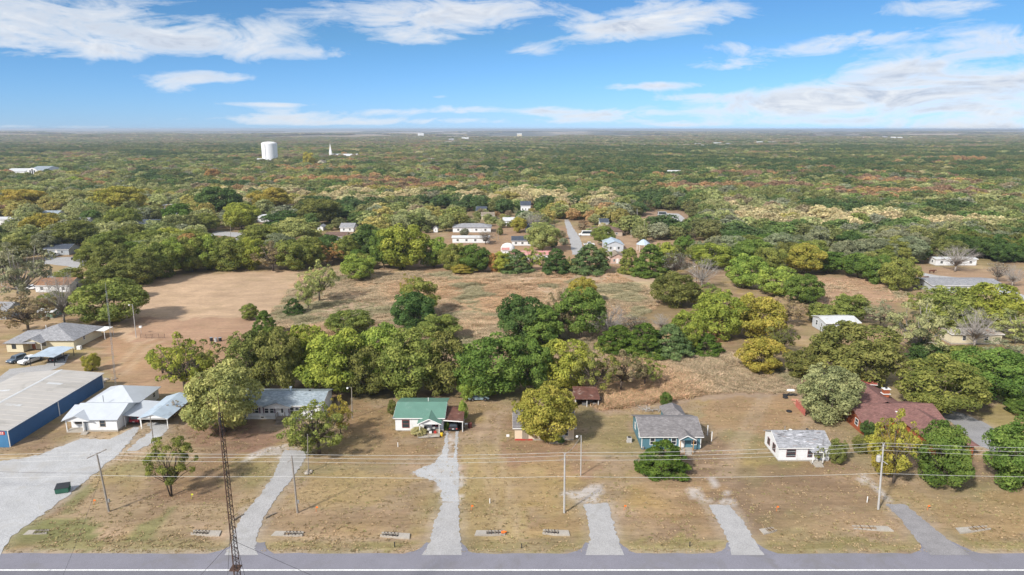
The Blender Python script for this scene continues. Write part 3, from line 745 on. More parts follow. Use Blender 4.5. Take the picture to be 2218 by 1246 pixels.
# ---- detached carport beside it
r = thing('carport', 'open carport with a weathered pale blue gabled roof on white posts', 'carport', (-73.6, 125.8, 0))
ro = obj('roof', gable_roof(MB(), 0, 5.3, 0, 11, 2.35, 3.15, 'y', .35, .07), R_BLUEM, r)
obj('gable_panel', MB().extrude([(-.2, -.05, 2.3), (5.5, -.05, 2.3), (2.65, -.05, 3.1)], (0, .04, 0)), TRIM, r)
obj('eave_trim', MB().box(-.3, 5.6, -.37, -.33, 2.2, 2.32), TRIM, ro)
for xx in (.05, 5.25):
    for yy in (.1, 5.5, 10.9): obj('post', MB().box(xx - .06, xx + .06, yy - .06, yy + .06, -.05, 2.35), TRIM, r)
EXC.append((-71, 131, 5.5))

# ---- white mobile home
a, w = span(503, 697, 908); d, ev, rd = 8.4, 3.15, 4.3
r = thing('mobile_home', 'long white mobile home with blue grey shingle roof, purple shutters and wooden steps', 'mobile home', a)
obj('wall', walls(MB(), 0, w, 0, d, .75, ev, rd - .02), WHITE, r)
obj('foundation', MB().box(.05, w - .05, .05, d - .05, -.2, .748), pm('painted_block', (.62, .61, .58), .8, .1, 1), r)
for xx in (6.2, 9.8, 14.5): obj('foundation_vent', MB().box(xx - .3, xx + .3, .03, .048, .25, .5), DARK, r)
ro = obj('roof', gable_roof(MB(), 0, w, 0, d, ev, rd, 'x', .45), R_BLUEG, r)
obj('fascia', fascia(MB(), 0, w, 0, ev, rd, d / 2, .45), TRIM, ro)
xd = 9.6
obj('dormer_roof', gable_roof(MB(), xd - 2.6, xd + 2.6, -.65, 3.2, 3.0, 3.85, 'y', .3), R_BLUEG, ro)
obj('dormer_gable', walls(MB(), xd - 2.6, xd + 2.6, -.62, -.1, 2.55, 2.98, 3.8, 'y'), WHITE, r)
obj('chimney_pipe', MB().tube((xd + 1.2, 5.0, 3.9), (xd + 1.2, 5.0, 5.0), .2, n=10).cbox((xd + 1.2, 5.0, 5.05), (.5, .5, .12)), R_BLUEM, ro)
obj('roof_vent', MB().box(14.6, 15.0, 4.7, 5.1, 4.1, 4.45), BLACKP, ro)
PURP = pm('purple_shutter', (.14, .075, .12), .6, .1)
for u in (8.1, 9.2): pass
for u, sh in ((2.2, 1), (5.2, 1), (7.2, 1), (8.3, 1), (12.4, 1), (13.5, 1), (16.6, 1)): window(r, 'f', u, 1.35, .75, 1.15, w, d, TRIM, shutters=None)
for u in (4.6, 5.8, 6.65, 8.85, 11.85, 14.05): obj('shutter', MB().box(u - .16, u + .16, -.05, -.006, 1.3, 2.55), PURP, r)
door(r, 'f', 10.4, .78, w, d, DOORW, .95)
obj('door_glass', MB().box(10.22, 10.58, -.04, -.033, 1.4, 2.4), GLASS, r)
dk = obj('porch_deck', MB().box(9.4, 12.2, -1.5, -.02, .62, .74), WOOD, r)
for xx in (9.45, 10.85, 12.1):
    for yy in (-1.45, -.15): obj('deck_post', MB().box(xx, xx + .1, yy, yy + .1, 0, 1.6), WOOD, dk)
for s in ((9.45, 9.55, -1.45, -.1), (12.1, 12.2, -1.45, -.1)):
    obj('railing', MB().box(*s, 1.5, 1.58).box(*s, 1.05, 1.1), WOOD, dk)
for k in range(4): obj('step', MB().box(9.7, 11.0, -1.8 - k * .3, -1.5 - k * .3, .45 - k * .15, .5 - k * .15), WOOD, r)
for xx in (9.62, 11.02): obj('stair_stringer', MB().extrude([(xx, -1.5, .6), (xx, -2.75, .0), (xx, -2.55, 0), (xx, -1.5, .45)], (.05, 0, 0)), WOOD, r)
window(r, 'r', 2.5, 1.5, .8, 1.0, w, d)
EXC.append((a.x + w / 2, a.y + 4, 10)); LANDMARKS.append((a.x + w / 2, a.y + 4, 'white mobile home'))

# ---- white house with green roof and rusty carport
a, w = span(857, 961, 934); d, ev, rd = 9.6, 2.9, 4.05
r = thing('green_roofed_house', 'small white house with a plain green roof, gabled front porch and attached rusty carport', 'house', a)
obj('wall', walls(MB(), 0, w, 0, d, .2, ev, rd - .02), WHITE, r)
obj('foundation', MB().box(.05, w - .05, .05, d - .05, -.2, .198), CONC, r)
ro = obj('roof', gable_roof(MB(), 0, w, 0, d, ev, rd, 'x', .35), R_GREEN, r)
obj('fascia', fascia(MB(), 0, w, 0, ev, rd, d / 2, .35), TRIM, ro)
obj('porch_roof', gable_roof(MB(), 4.9, 8.9, -2.0, 2.6, 2.5, 3.45, 'y', .3, .1), R_GREEN, ro)
obj('porch_rake', MB().extrude([(4.55, -2.34, 2.32), (6.9, -2.34, 3.44), (9.25, -2.34, 2.32), (9.25, -2.34, 2.5), (6.9, -2.34, 3.6), (4.55, -2.34, 2.5)], (0, .03, 0)), TRIM, ro)
obj('porch_gable', MB().extrude([(4.95, -1.95, 2.3), (8.85, -1.95, 2.3), (8.85, -1.95, 2.5), (6.9, -1.95, 3.4), (4.95, -1.95, 2.5)], (0, .08, 0)), WHITE, r)
for xx in (4.95, 8.75): obj('porch_post', MB().box(xx, xx + .12, -1.95, -1.83, .3, 2.35), TRIM, r)
pf = obj('porch_floor', MB().box(4.8, 9.0, -2.1, -.02, .05, .42), WOOD, r)
window(r, 'f', 2.05, .8, 1.3, 1.5, w, d, pm('maroon_frame', (.3, .07, .06), .6, .1))
door(r, 'f', 5.75, .45, w, d, DOORW); door(r, 'f', 6.75, .45, w, d, DOORW, .8)
CURT = pm('red_curtain', (.38, .06, .05), .8, .25, 3)
for u in (7.55, 8.35): window(r, 'f', u, 1.0, .6, 1.05, w, d, CURT)
window(r, 'r', 1.0, 1.0, .6, .8, w, d)
rp = obj('ramp', MB().extrude([(4.7, -3.2, .02), (9.0, -3.2, .3), (9.0, -3.2, .38), (4.7, -3.2, .1)], (0, 1.0, 0)), CONC, r)
for xx in (4.8, 6.9, 8.9): obj('ramp_post', MB().box(xx - .04, xx + .04, -3.25, -3.17, 0, 1.0), WOOD, rp)
obj('vent_pipe', MB().tube((5.9, 5.6, 3.5), (5.9, 5.6, 4.75), .07), TRIM, ro)
obj('satellite_dish', MB().lathe([(.32, .0), (.25, -.08), (.05, -.12)], 12, (-.3, -.2)), pm('dish', (.2, .2, .2), .5), ro).location = (0, 0, 3.0)
cr = obj('carport_roof', MB().slab([(w + .05, -.4, 2.55), (w + 3.9, -.4, 2.25), (w + 3.9, 5.6, 2.55), (w + .05, 5.6, 2.9)], .07), R_RUST, r)
obj('carport_beam', MB().extrude([(w + .05, -.44, 2.33), (w + 3.9, -.44, 2.05), (w + 3.9, -.44, 2.25), (w + .05, -.44, 2.55)], (0, .06, 0)), TRIM, cr)
obj('carport_back_wall', MB().box(w + .02, w + 3.8, 5.4, 5.5, 0, 2.5), DARK, r)
obj('carport_side_wall', MB().box(w + 3.7, w + 3.8, -.2, 5.4, 0, 2.3), pm('grey_tin', (.4, .38, .36), .7, .2), r)
for (xx, yy) in ((w + 3.7, -.3),): obj('carport_post', MB().box(xx, xx + .12, yy - .06, yy + .06, 0, 2.2), TRIM, r)
EXC.append((a.x + 6.5, a.y + 4, 8.5)); LANDMARKS.append((a.x + 6, a.y + 4, 'green-roofed house')); GH = a; GHW = w

# ---- peach house under the golden tree
a, w = span(1115, 1243, 954)
r = simple_house('peach_house', 'peach sided house with grey roof mostly hidden by a golden tree', 'house', a, 0, w, 9.5, 2.7, 4.1, PEACH, R_GREY, wins=(('f', 9.7, 1.0, .9, 1.3), ('r', 3, 1.1, .9, 1.1)),
                 doors=(('f', 5.6, .3, DOORB), ('f', 9.0, .28, DOORW)), short='peach house')
obj('skirting', MB().box(.02, 3.4, -.03, -.004, 0, .32), RED, r)
obj('side_panel', MB().box(1.4, 2.6, -.035, -.006, .3, 2.4), WOOD, r)
for k in range(2): obj('step', MB().box(6.6 - k * .1, 9.2 + k * .1, -1.0 - k * .45, -.02 - k * .9, 0, .4 - k * .2), pm('stone_step', (.36, .31, .27), .9, .3, 3, fine=8), r)
# ---- rusty shed behind it
a, w = span(1246, 1296, 881)
r = thing('tin_shed', 'open fronted shed with a rusty red tin roof near the peach house', 'shed', a)
obj('roof', MB().slab([(-.3, -.6, 1.9), (w + .3, -.6, 1.8), (w + .2, 4.6, 2.7), (-.3, 4.6, 2.8)], .06), R_RUST, r)
obj('wall', MB().box(0, .08, 0, 4.4, 0, 1.9).box(0, w, 4.3, 4.4, 0, 2.6).box(w - .08, w, 0, 4.4, 0, 1.8), WOOD, r)
for xx in (.05, w * .5, w - .05): obj('post', MB().box(xx - .06, xx + .06, -.1, .02, 0, 1.85), TRIM, r)
for (xx, yy, s) in ((2.0, .6, .9), (3.2, 1.2, 1.2), (4.2, .5, .8), (5.2, 1.6, 1.3)): obj('stored_crate', MB().box(xx - s / 2, xx + s / 2, yy, yy + s, 0, s * .8), pm('store%d' % int(xx * 10), (random.uniform(.05, .3),) * 3, .7, .3), r)
EXC.append((a.x + 3, a.y + 2, 4))

# ---- teal house
a, w = span(1389, 1517, 973.5); d, ev, rd = 9.2, 2.75, 4.4
r = thing('teal_house', 'teal sided house with grey shingle roof, white window trim and concrete steps', 'house', a)
obj('wall', walls(MB(), 0, w, 0, d, .3, ev, rd - .02), TEAL, r)
obj('foundation', MB().box(.03, w - .03, .03, d - .03, -.2, .298), pm('teal_skirting', (.07, .155, .2), .6, .1), r)
ro = obj('roof', gable_roof(MB(), 0, w, 0, d, ev, rd, 'x', .4), R_GREY, r)
obj('fascia', fascia(MB(), 0, w, 0, ev, rd, d / 2, .4), TRIM, ro)
obj('rear_roof', hip_roof(MB(), 6.4, 10.2, d - 1, d + 4.6, 2.7, 4.0, 'y', .3, .1, 1.6), R_GREY, ro)
obj('rear_wall', MB().box(6.5, 10.1, d + .01, d + 4.5, 0, 2.7), TEAL, r)
px_ = 8.1
obj('porch_roof', gable_roof(MB(), px_ - 1.35, px_ + 1.35, -1.35, 2.4, 2.62, 3.35, 'y', .2, .1), R_GREY, ro)
obj('porch_rake', MB().extrude([(px_ - 1.6, -1.58, 2.46), (px_, -1.58, 3.32), (px_ + 1.6, -1.58, 2.46), (px_ + 1.6, -1.58, 2.64), (px_, -1.58, 3.5), (px_ - 1.6, -1.58, 2.64)], (0, .03, 0)), TRIM, ro)
obj('porch_gable', MB().extrude([(px_ - 1.3, -1.32, 2.45), (px_ + 1.3, -1.32, 2.45), (px_ + 1.3, -1.32, 2.6), (px_, -1.32, 3.3), (px_ - 1.3, -1.32, 2.6)], (0, .06, 0)), TEAL, r)
for xx in (px_ - 1.25, px_ + 1.13): obj('porch_post', MB().box(xx, xx + .13, -1.3, -1.17, .3, 2.5), NEWWOOD, r)
obj('porch_floor', MB().box(px_ - 1.3, px_ + 1.3, -1.4, -.02, -.05, .42), CONC, r)
for k in range(2): obj('step', MB().box(px_ - .5, px_ + .75, -1.8 - k * .4, -1.4 - k * .4, -.05, .3 - k * .13), CONC, r)
for s in (-.62, .87): obj('stair_rail', MB().extrude([(px_ + s, -1.4, .9), (px_ + s, -2.1, .75), (px_ + s, -2.1, .85), (px_ + s, -1.4, 1.0)], (.06, 0, 0)).box(px_ + s, px_ + s + .06, -2.12, -2.04, 0, .84), NEWWOOD, r)
for u in (2.0, 4.45, 5.95, 9.75): window(r, 'f', u, 1.0, .8, 1.25, w, d)
for u, z_ in ((2.6, 1.2), (6.6, 1.3)): window(r, 'l', u, z_, .8, 1.1, w, d)
door(r, 'f', 7.45, .45, w, d, DOORW)
obj('corner_board', MB().box(-.03, .1, -.03, -.004, .3, 2.7).box(w - .1, w + .03, -.03, -.004, .3, 2.7), TRIM, r)
obj('gas_meter', MB().box(.15, .45, -.3, -.02, .3, .6).tube((.3, -.15, 0), (.3, -.15, .3), .04), STEEL, r)
EXC.append((a.x + w / 2, a.y + 4, 8)); LANDMARKS.append((a.x + w / 2, a.y + 4, 'teal house')); TH = a
ac = thing('air_conditioner', 'grey outdoor air conditioner unit beside the teal house wall', 'air conditioner', (a.x - 1.7, a.y + 3.2, 0))
obj('housing', MB().box(-.42, .42, -.42, .42, .06, .92), POLEG, ac, bevel=.04); obj('fan_grille', MB().lathe([(.36, .925), (.36, .96), (.06, .98)], 16), BLACKP, ac); obj('pad', MB().box(-.55, .55, -.55, .55, -.02, .055), CONC, ac)
for i, (px, py) in enumerate(((1532, 943), (1541, 956))):
    p = W(px, py)
    t = tag(obj('white_post', MB().box(-.07, .07, -.07, .07, 0, 2.0 - .1 * i), TRIM, None, p), ('slim white post beside the teal house, farther from the road', 'slim white post beside the teal house, nearer to the road')[i], 'post', 'white posts by the teal house')
    obj('cap', MB().box(-.09, .09, -.09, .09, 2.0 - .1 * i, 2.05 - .1 * i), TRIM, t)

# ---- small white house with patchy roof
a, w = span(1685, 1795, 999.5)
r = simple_house('small_white_house', 'small white house with patchy worn grey shingles and gabled porch hood', 'house', a, 0, w, 6.8, 2.8, 4.3, WHITE, R_OLDGREY, oh=.3,
                 wins=(('f', 2.2, .95, 1.5, 1.3), ('l', 4.6, 1.0, 1.2, 1.3), ('l', 2.0, 1.0, 1.0, 1.2), ('f', 5.6, .9, .7, 1.3)), doors=(('f', 6.65, .3, DOORW),), short='small patchy-roofed white house', frame=pm('dark_maroon_frame', (.16, .06, .06), .6, .1))
obj('hood_roof', gable_roof(MB(), 5.6, 7.6, -1.2, .8, 2.3, 2.85, 'y', .15, .08), R_OLDGREY, r)
obj('hood_gable', MB().extrude([(5.6, -1.15, 2.2), (7.6, -1.15, 2.2), (7.6, -1.15, 2.3), (6.6, -1.15, 2.8), (5.6, -1.15, 2.3)], (0, .05, 0)), TRIM, r)
for xx in (5.65, 7.45): obj('hood_post', MB().box(xx, xx + .1, -1.15, -1.05, .0, 2.25), TRIM, r)
for k in range(3): obj('step', MB().box(5.8, 7.3, -1.5 - k * .35, -1.15 - k * .35, -.1, .3 - k * .1), CONC, r)
obj('stoop', MB().box(5.6, 7.6, -1.15, -.02, -.1, .32), CONC, r)
rng2 = random.Random(3)
for k in range(26):        # lifted and replaced shingle strips
    x_ = rng2.uniform(0, w - 1); t_ = rng2.uniform(.06, .94); y_ = t_ * 3.4 - .3 * (1 - t_); z_ = 2.8 + (y_ / 3.4) * 1.5 + .135
    obj('shingle', MB().slab([(x_, y_, z_), (x_ + rng2.uniform(.4, 1.0), y_, z_), (x_ + .6, y_ + .18, z_ + .08), (x_, y_ + .18, z_ + .08)], .02), pm('shingle_patch_%d' % (k % 3), ((.5, .5, .53), (.14, .14, .15), (.28, .25, .25))[k % 3], .85, .15), r)
for i, (x_, y_) in enumerate(((3.2, 3.4), (6.4, 3.8))):
    t = thing('satellite_dish', ('white satellite dish on the patchy grey roof ridge', 'small dark dish on the ridge of the patchy grey roof')[i], 'satellite dish', (a.x + x_, a.y + y_, 4.25))
    obj('dish', MB().lathe([(.34 - .1 * i, .3), (.22, .22), (.04, .2)], 14), TRIM if i == 0 else BLACKP, t); obj('mast', MB().tube((0, 0, 0), (0, 0, .22), .03), STEEL, t)

# ---- brick ranch house
r = thing('brick_ranch_house', 'sprawling red brick ranch house with a maroon shingle roof and brick chimney', 'house', (68.2, 123.0, 0))
obj('wall', walls(MB(), 0, 15.6, 0, 10.2, 0, 2.6, 4.25), BRICKW, r)
obj('right_wing_wall', walls(MB(), 8.4, 15.2, -9.4, 3, 0, 2.6), BRICKW, r)
obj('rear_wing_wall', walls(MB(), 2.5, 12, 9, 17.5, 0, 2.6, 4.3, 'y'), BRICKW, r)
ro = obj('roof', gable_roof(MB(), 0, 15.6, 0, 10.2, 2.6, 4.3, 'x', .55), R_MAROON, r)
obj('right_wing_roof', hip_roof(MB(), 8.4, 15.2, -9.4, 6, 2.62, 4.1, 'y', .6, .1, 3.6), R_MAROON, ro)
obj('rear_wing_roof', gable_roof(MB(), 2.5, 12, 6, 17.5, 2.6, 4.6, 'y', .5), R_MAROON, ro)
obj('entry_roof', gable_roof(MB(), 3.2, 6.4, -1.2, 3, 2.6, 3.4, 'y', .3), R_MAROON, ro)
obj('entry_gable', MB().extrude([(3.1, -1.15, 2.4), (6.5, -1.15, 2.4), (6.5, -1.15, 2.6), (4.8, -1.15, 3.35), (3.1, -1.15, 2.6)], (0, .06, 0)), RED, r)
for xx in (3.2, 6.3): obj('entry_post', MB().box(xx, xx + .12, -1.15, -1.03, 0, 2.5), RED, r)
ch = obj('chimney', MB().box(9.1, 10.3, 10.3, 11.1, 3.6, 5.3), BRICKW, ro); obj('chimney_cap', MB().box(8.95, 10.45, 10.15, 11.25, 5.302, 5.42), TRIM, ch); obj('chimney_flashing', MB().box(8.9, 10.5, 10.1, 11.3, 4.28, 4.4), TRIM, ch); obj('flue', MB().tube((9.7, 10.7, 5.42), (9.7, 10.7, 5.75), .22), BLACKP, ch)
obj('roof_vent', MB().box(7.5, 7.8, 2.6, 2.9, 3.4, 3.75), TRIM, ro)
window(r, 'l', 7.6, 1.0, 1.1, 1.2, 15.6, 10.2); window(r, 'l', 3.5, 1.0, 1.0, 1.1, 15.6, 10.2); window(r, 'f', 1.6, 1.0, 1.4, 1.2, 15.6, 10.2); door(r, 'f', 4.8, .1, 15.6, 10.2, DOORB)
EXC += [(76, 128, 11), (80, 116, 6), (75, 137, 8)]; LANDMARKS.append((76, 128, 'brick ranch house'))

# ---- red shed, red fence and pallets behind it
a = W(1862, 842)
r = simple_house('red_shed', 'small red shed with bright red roof behind the brick house', 'shed', (a.x - 2.2, a.y - 1, 0), R(-14), 4.6, 4.6, 2.0, 2.9, RED, pm('bright_red_metal', (.33, .085, .07), .5, .12, .6, wave=('X', 1.6, .3)), base=.05, doors=(('r', 2.5, .1, DARK),), vents=0)
a, b = W(1723, 880), W(1744, 903)
r = thing('red_fence', 'short run of faded red board fence left of the pale tree', 'fence', a, math.atan2(b.y - a.y, b.x - a.x))
L_ = (b - a).length
for k in range(int(L_ / .3)): obj('board', MB().box(k * .3, k * .3 + .27, -.02, .02, .05, 1.5 + .05 * (k % 2)), pm('faded_red_board', (.42, .13, .1), .8, .2, 1), r)
obj('rail', MB().box(0, L_, .025, .08, .35, .45).box(0, L_, .025, .08, 1.2, 1.3), WOOD, r)
for i, (px, py) in enumerate(((1722, 868), (1727, 875), (1735, 872))):
    p = W(px, py); t = thing('pallet', ('pinkish wooden pallet farthest left in the pile by the red fence', 'pinkish wooden pallet in front in the pile by the red fence', 'pinkish wooden pallet nearest the pale tree')[i], 'pallet', (p.x, p.y, .02), R(20 * i - 25), 'pallets by the red fence')
    pk = pm('faded_pallet', (.52, .26, .18), .85, .2)
    for k in range(6): obj('slat', MB().box(-.7, .7, -.6 + k * .22, -.46 + k * .22, .12, .15), pk, t)
    for xx in (-.66, 0, .6): obj('runner', MB().box(xx, xx + .08, -.6, .64, 0, .118), pk, t)
for i, (px, py) in enumerate(((1701, 857), (1711, 856), (1721, 856), (1709, 892), (1701, 862))):
    p = W(px, py)
    t = tag(obj('tyre', MB().lathe([(.38, 0), (.55, .03), (.6, .13), (.55, .24), (.38, .26), (.33, .13)], 18), BLACK, None, p), ('old black tyre at the left of the row on the grass', 'old black tyre in the middle of the row on the grass', 'old black tyre nearest to the pallets', 'lone black tyre lying below the red fence', 'old black tyre in front of the tyre row')[i], 'tyre', 'discarded tyres')
p = W(1713, 848); t = thing('bathtub', 'white upturned tub lying behind the tyres', 'tub', p); obj('shell', MB().lathe([(.55, 0), (.6, .1), (.5, .45), (.3, .5)], 16), TRIM, t, smooth=True).scale = (1.7, .8, 1); obj('rim', MB().lathe([(.64, 0), (.66, .04), (.6, .06)], 16), TRIM, t).scale = (1.7, .8, 1)

# ---- white metal shed and cream trailer behind the right trees
a, w = span(1768, 1854, 722)
r = simple_house('white_metal_shed', 'white metal building with a pale roof and brown corner trim', 'shed', (a.x + 2.5, a.y - .5, 0), R(4), w * .86, 8.0, 3.2, 4.0, WHITEM, R_WHITE, base=.05, wins=(('l', 5.5, 1.6, .8, .8), ('l', 2.6, 1.2, 1.0, 1.4), ('f', 4, 1.4, 1.6, .9)), doors=(('f', 8.5, .1, DARK),), short='white metal shed')
obj('corner_trim', MB().box(-.05, .12, -.06, -.01, 0, 3.2), pm('brown_trim', (.2, .08, .05), .7), r)
a, w = span(2060, 2168, 746)
r = simple_house('cream_trailer', 'cream trailer home with a rust streaked flat roof behind bare branches', 'trailer', a, 0, w, 5.5, 2.9, 3.15, CREAM, pm('rust_streaked_roof', (.55, .5, .45), .6, .1, .5, stain=(.3, .14, .08), stain_amt=.35), base=.4, wins=(('f', 3.4, 1.2, .9, 1.2), ('f', 9.5, 1.2, 1.0, 1.0)), doors=(('f', 6.5, .45, DOORW),), short='cream trailer')
# ---- cream house on the left
r = thing('cream_house', 'cream house with pale grey hipped roof, brown front door and porch gable', 'house', (-134.5, 173.4, 0))
w, d = 16.4, 15.0
obj('wall', MB().box(4.2, w, 2.4, d, .1, 2.75), CREAM, r); obj('left_wing_wall', MB().box(0, 4.4, 0, 12, .1, 2.7), CREAM, r)
obj('porch_gable', MB().extrude([(4.0, .3, 2.3), (9.2, .3, 2.3), (9.2, .3, 2.6), (6.6, .3, 3.7), (4.0, .3, 2.6)], (0, .1, 0)), CREAM, r)
ro = obj('roof', hip_roof(MB(), 2.2, w, 2.4, d, 2.75, 5.4, 'y', .55, .1, 5.6), R_HOUSEG, r)
obj('left_wing_roof', hip_roof(MB(), 0, 7.5, 0, 12, 2.72, 4.2, 'x', .5, .1, 2.4), R_HOUSEG, ro)
obj('porch_roof', gable_roof(MB(), 4.0, 9.2, .2, 6, 2.6, 3.75, 'y', .3), R_HOUSEG, ro)
window(r, 'f', 2.0, 1.1, .9, 1.1, w, d, DARK); window(r, 'f', 8.2, 1.1, 1.6, 1.0, w, d, TRIM, off=-2.4); window(r, 'r', 7.0, 1.5, .8, .9, w, d, TRIM)
door(r, 'f', 5.6, .15, w, d, DOORB, 1.0, off=-2.4)
for xx in (4.1, 9.0): obj('porch_post', MB().box(xx, xx + .12, .3, .42, 0, 2.4), TRIM, r)
obj('patio_roof', MB().slab([(w + .4, 11.5, 2.55), (w + 3.0, 11.5, 2.4), (w + 3.0, 16, 2.4), (w + .4, 16, 2.55)], .06), TRIM, r)
for yy in (11.6, 15.8): obj('patio_post', MB().box(w + 2.85, w + 2.95, yy, yy + .1, 0, 2.4), TRIM, r)
obj('vent_pipe', MB().tube((5, 9, 3.4), (5, 9, 5.0), .08), TRIM, ro); obj('vent_pipe', MB().tube((12, 5, 3.2), (12, 5, 4.6), .07), TRIM, ro)
ac2 = thing('air_conditioner', 'white outdoor air conditioner unit at the cream house corner', 'air conditioner', (-116.9, 176, 0)); obj('housing', MB().box(-.5, .5, -.4, .4, .05, 1.0), TRIM, ac2, bevel=.04); obj('pad', MB().box(-.6, .6, -.5, .5, -.02, .048), CONC, ac2)
r = thing('metal_carport', 'flat silver metal carport on dark posts in front of the cream house', 'carport', (-121.0, 162.6, 0))
obj('roof', gable_roof(MB(), 0, 6.2, 0, 8, 2.35, 2.6, 'y', .15, .06), R_BLUEM, r)
for xx in (.1, 6.1):
    for yy in (.1, 4, 7.9): obj('post', MB().box(xx - .06, xx + .06, yy - .06, yy + .06, 0, 2.35), BLACKP, r)
EXC += [(-126, 181, 12), (-119, 166, 9)]; LANDMARKS.append((-126, 181, 'cream house'))

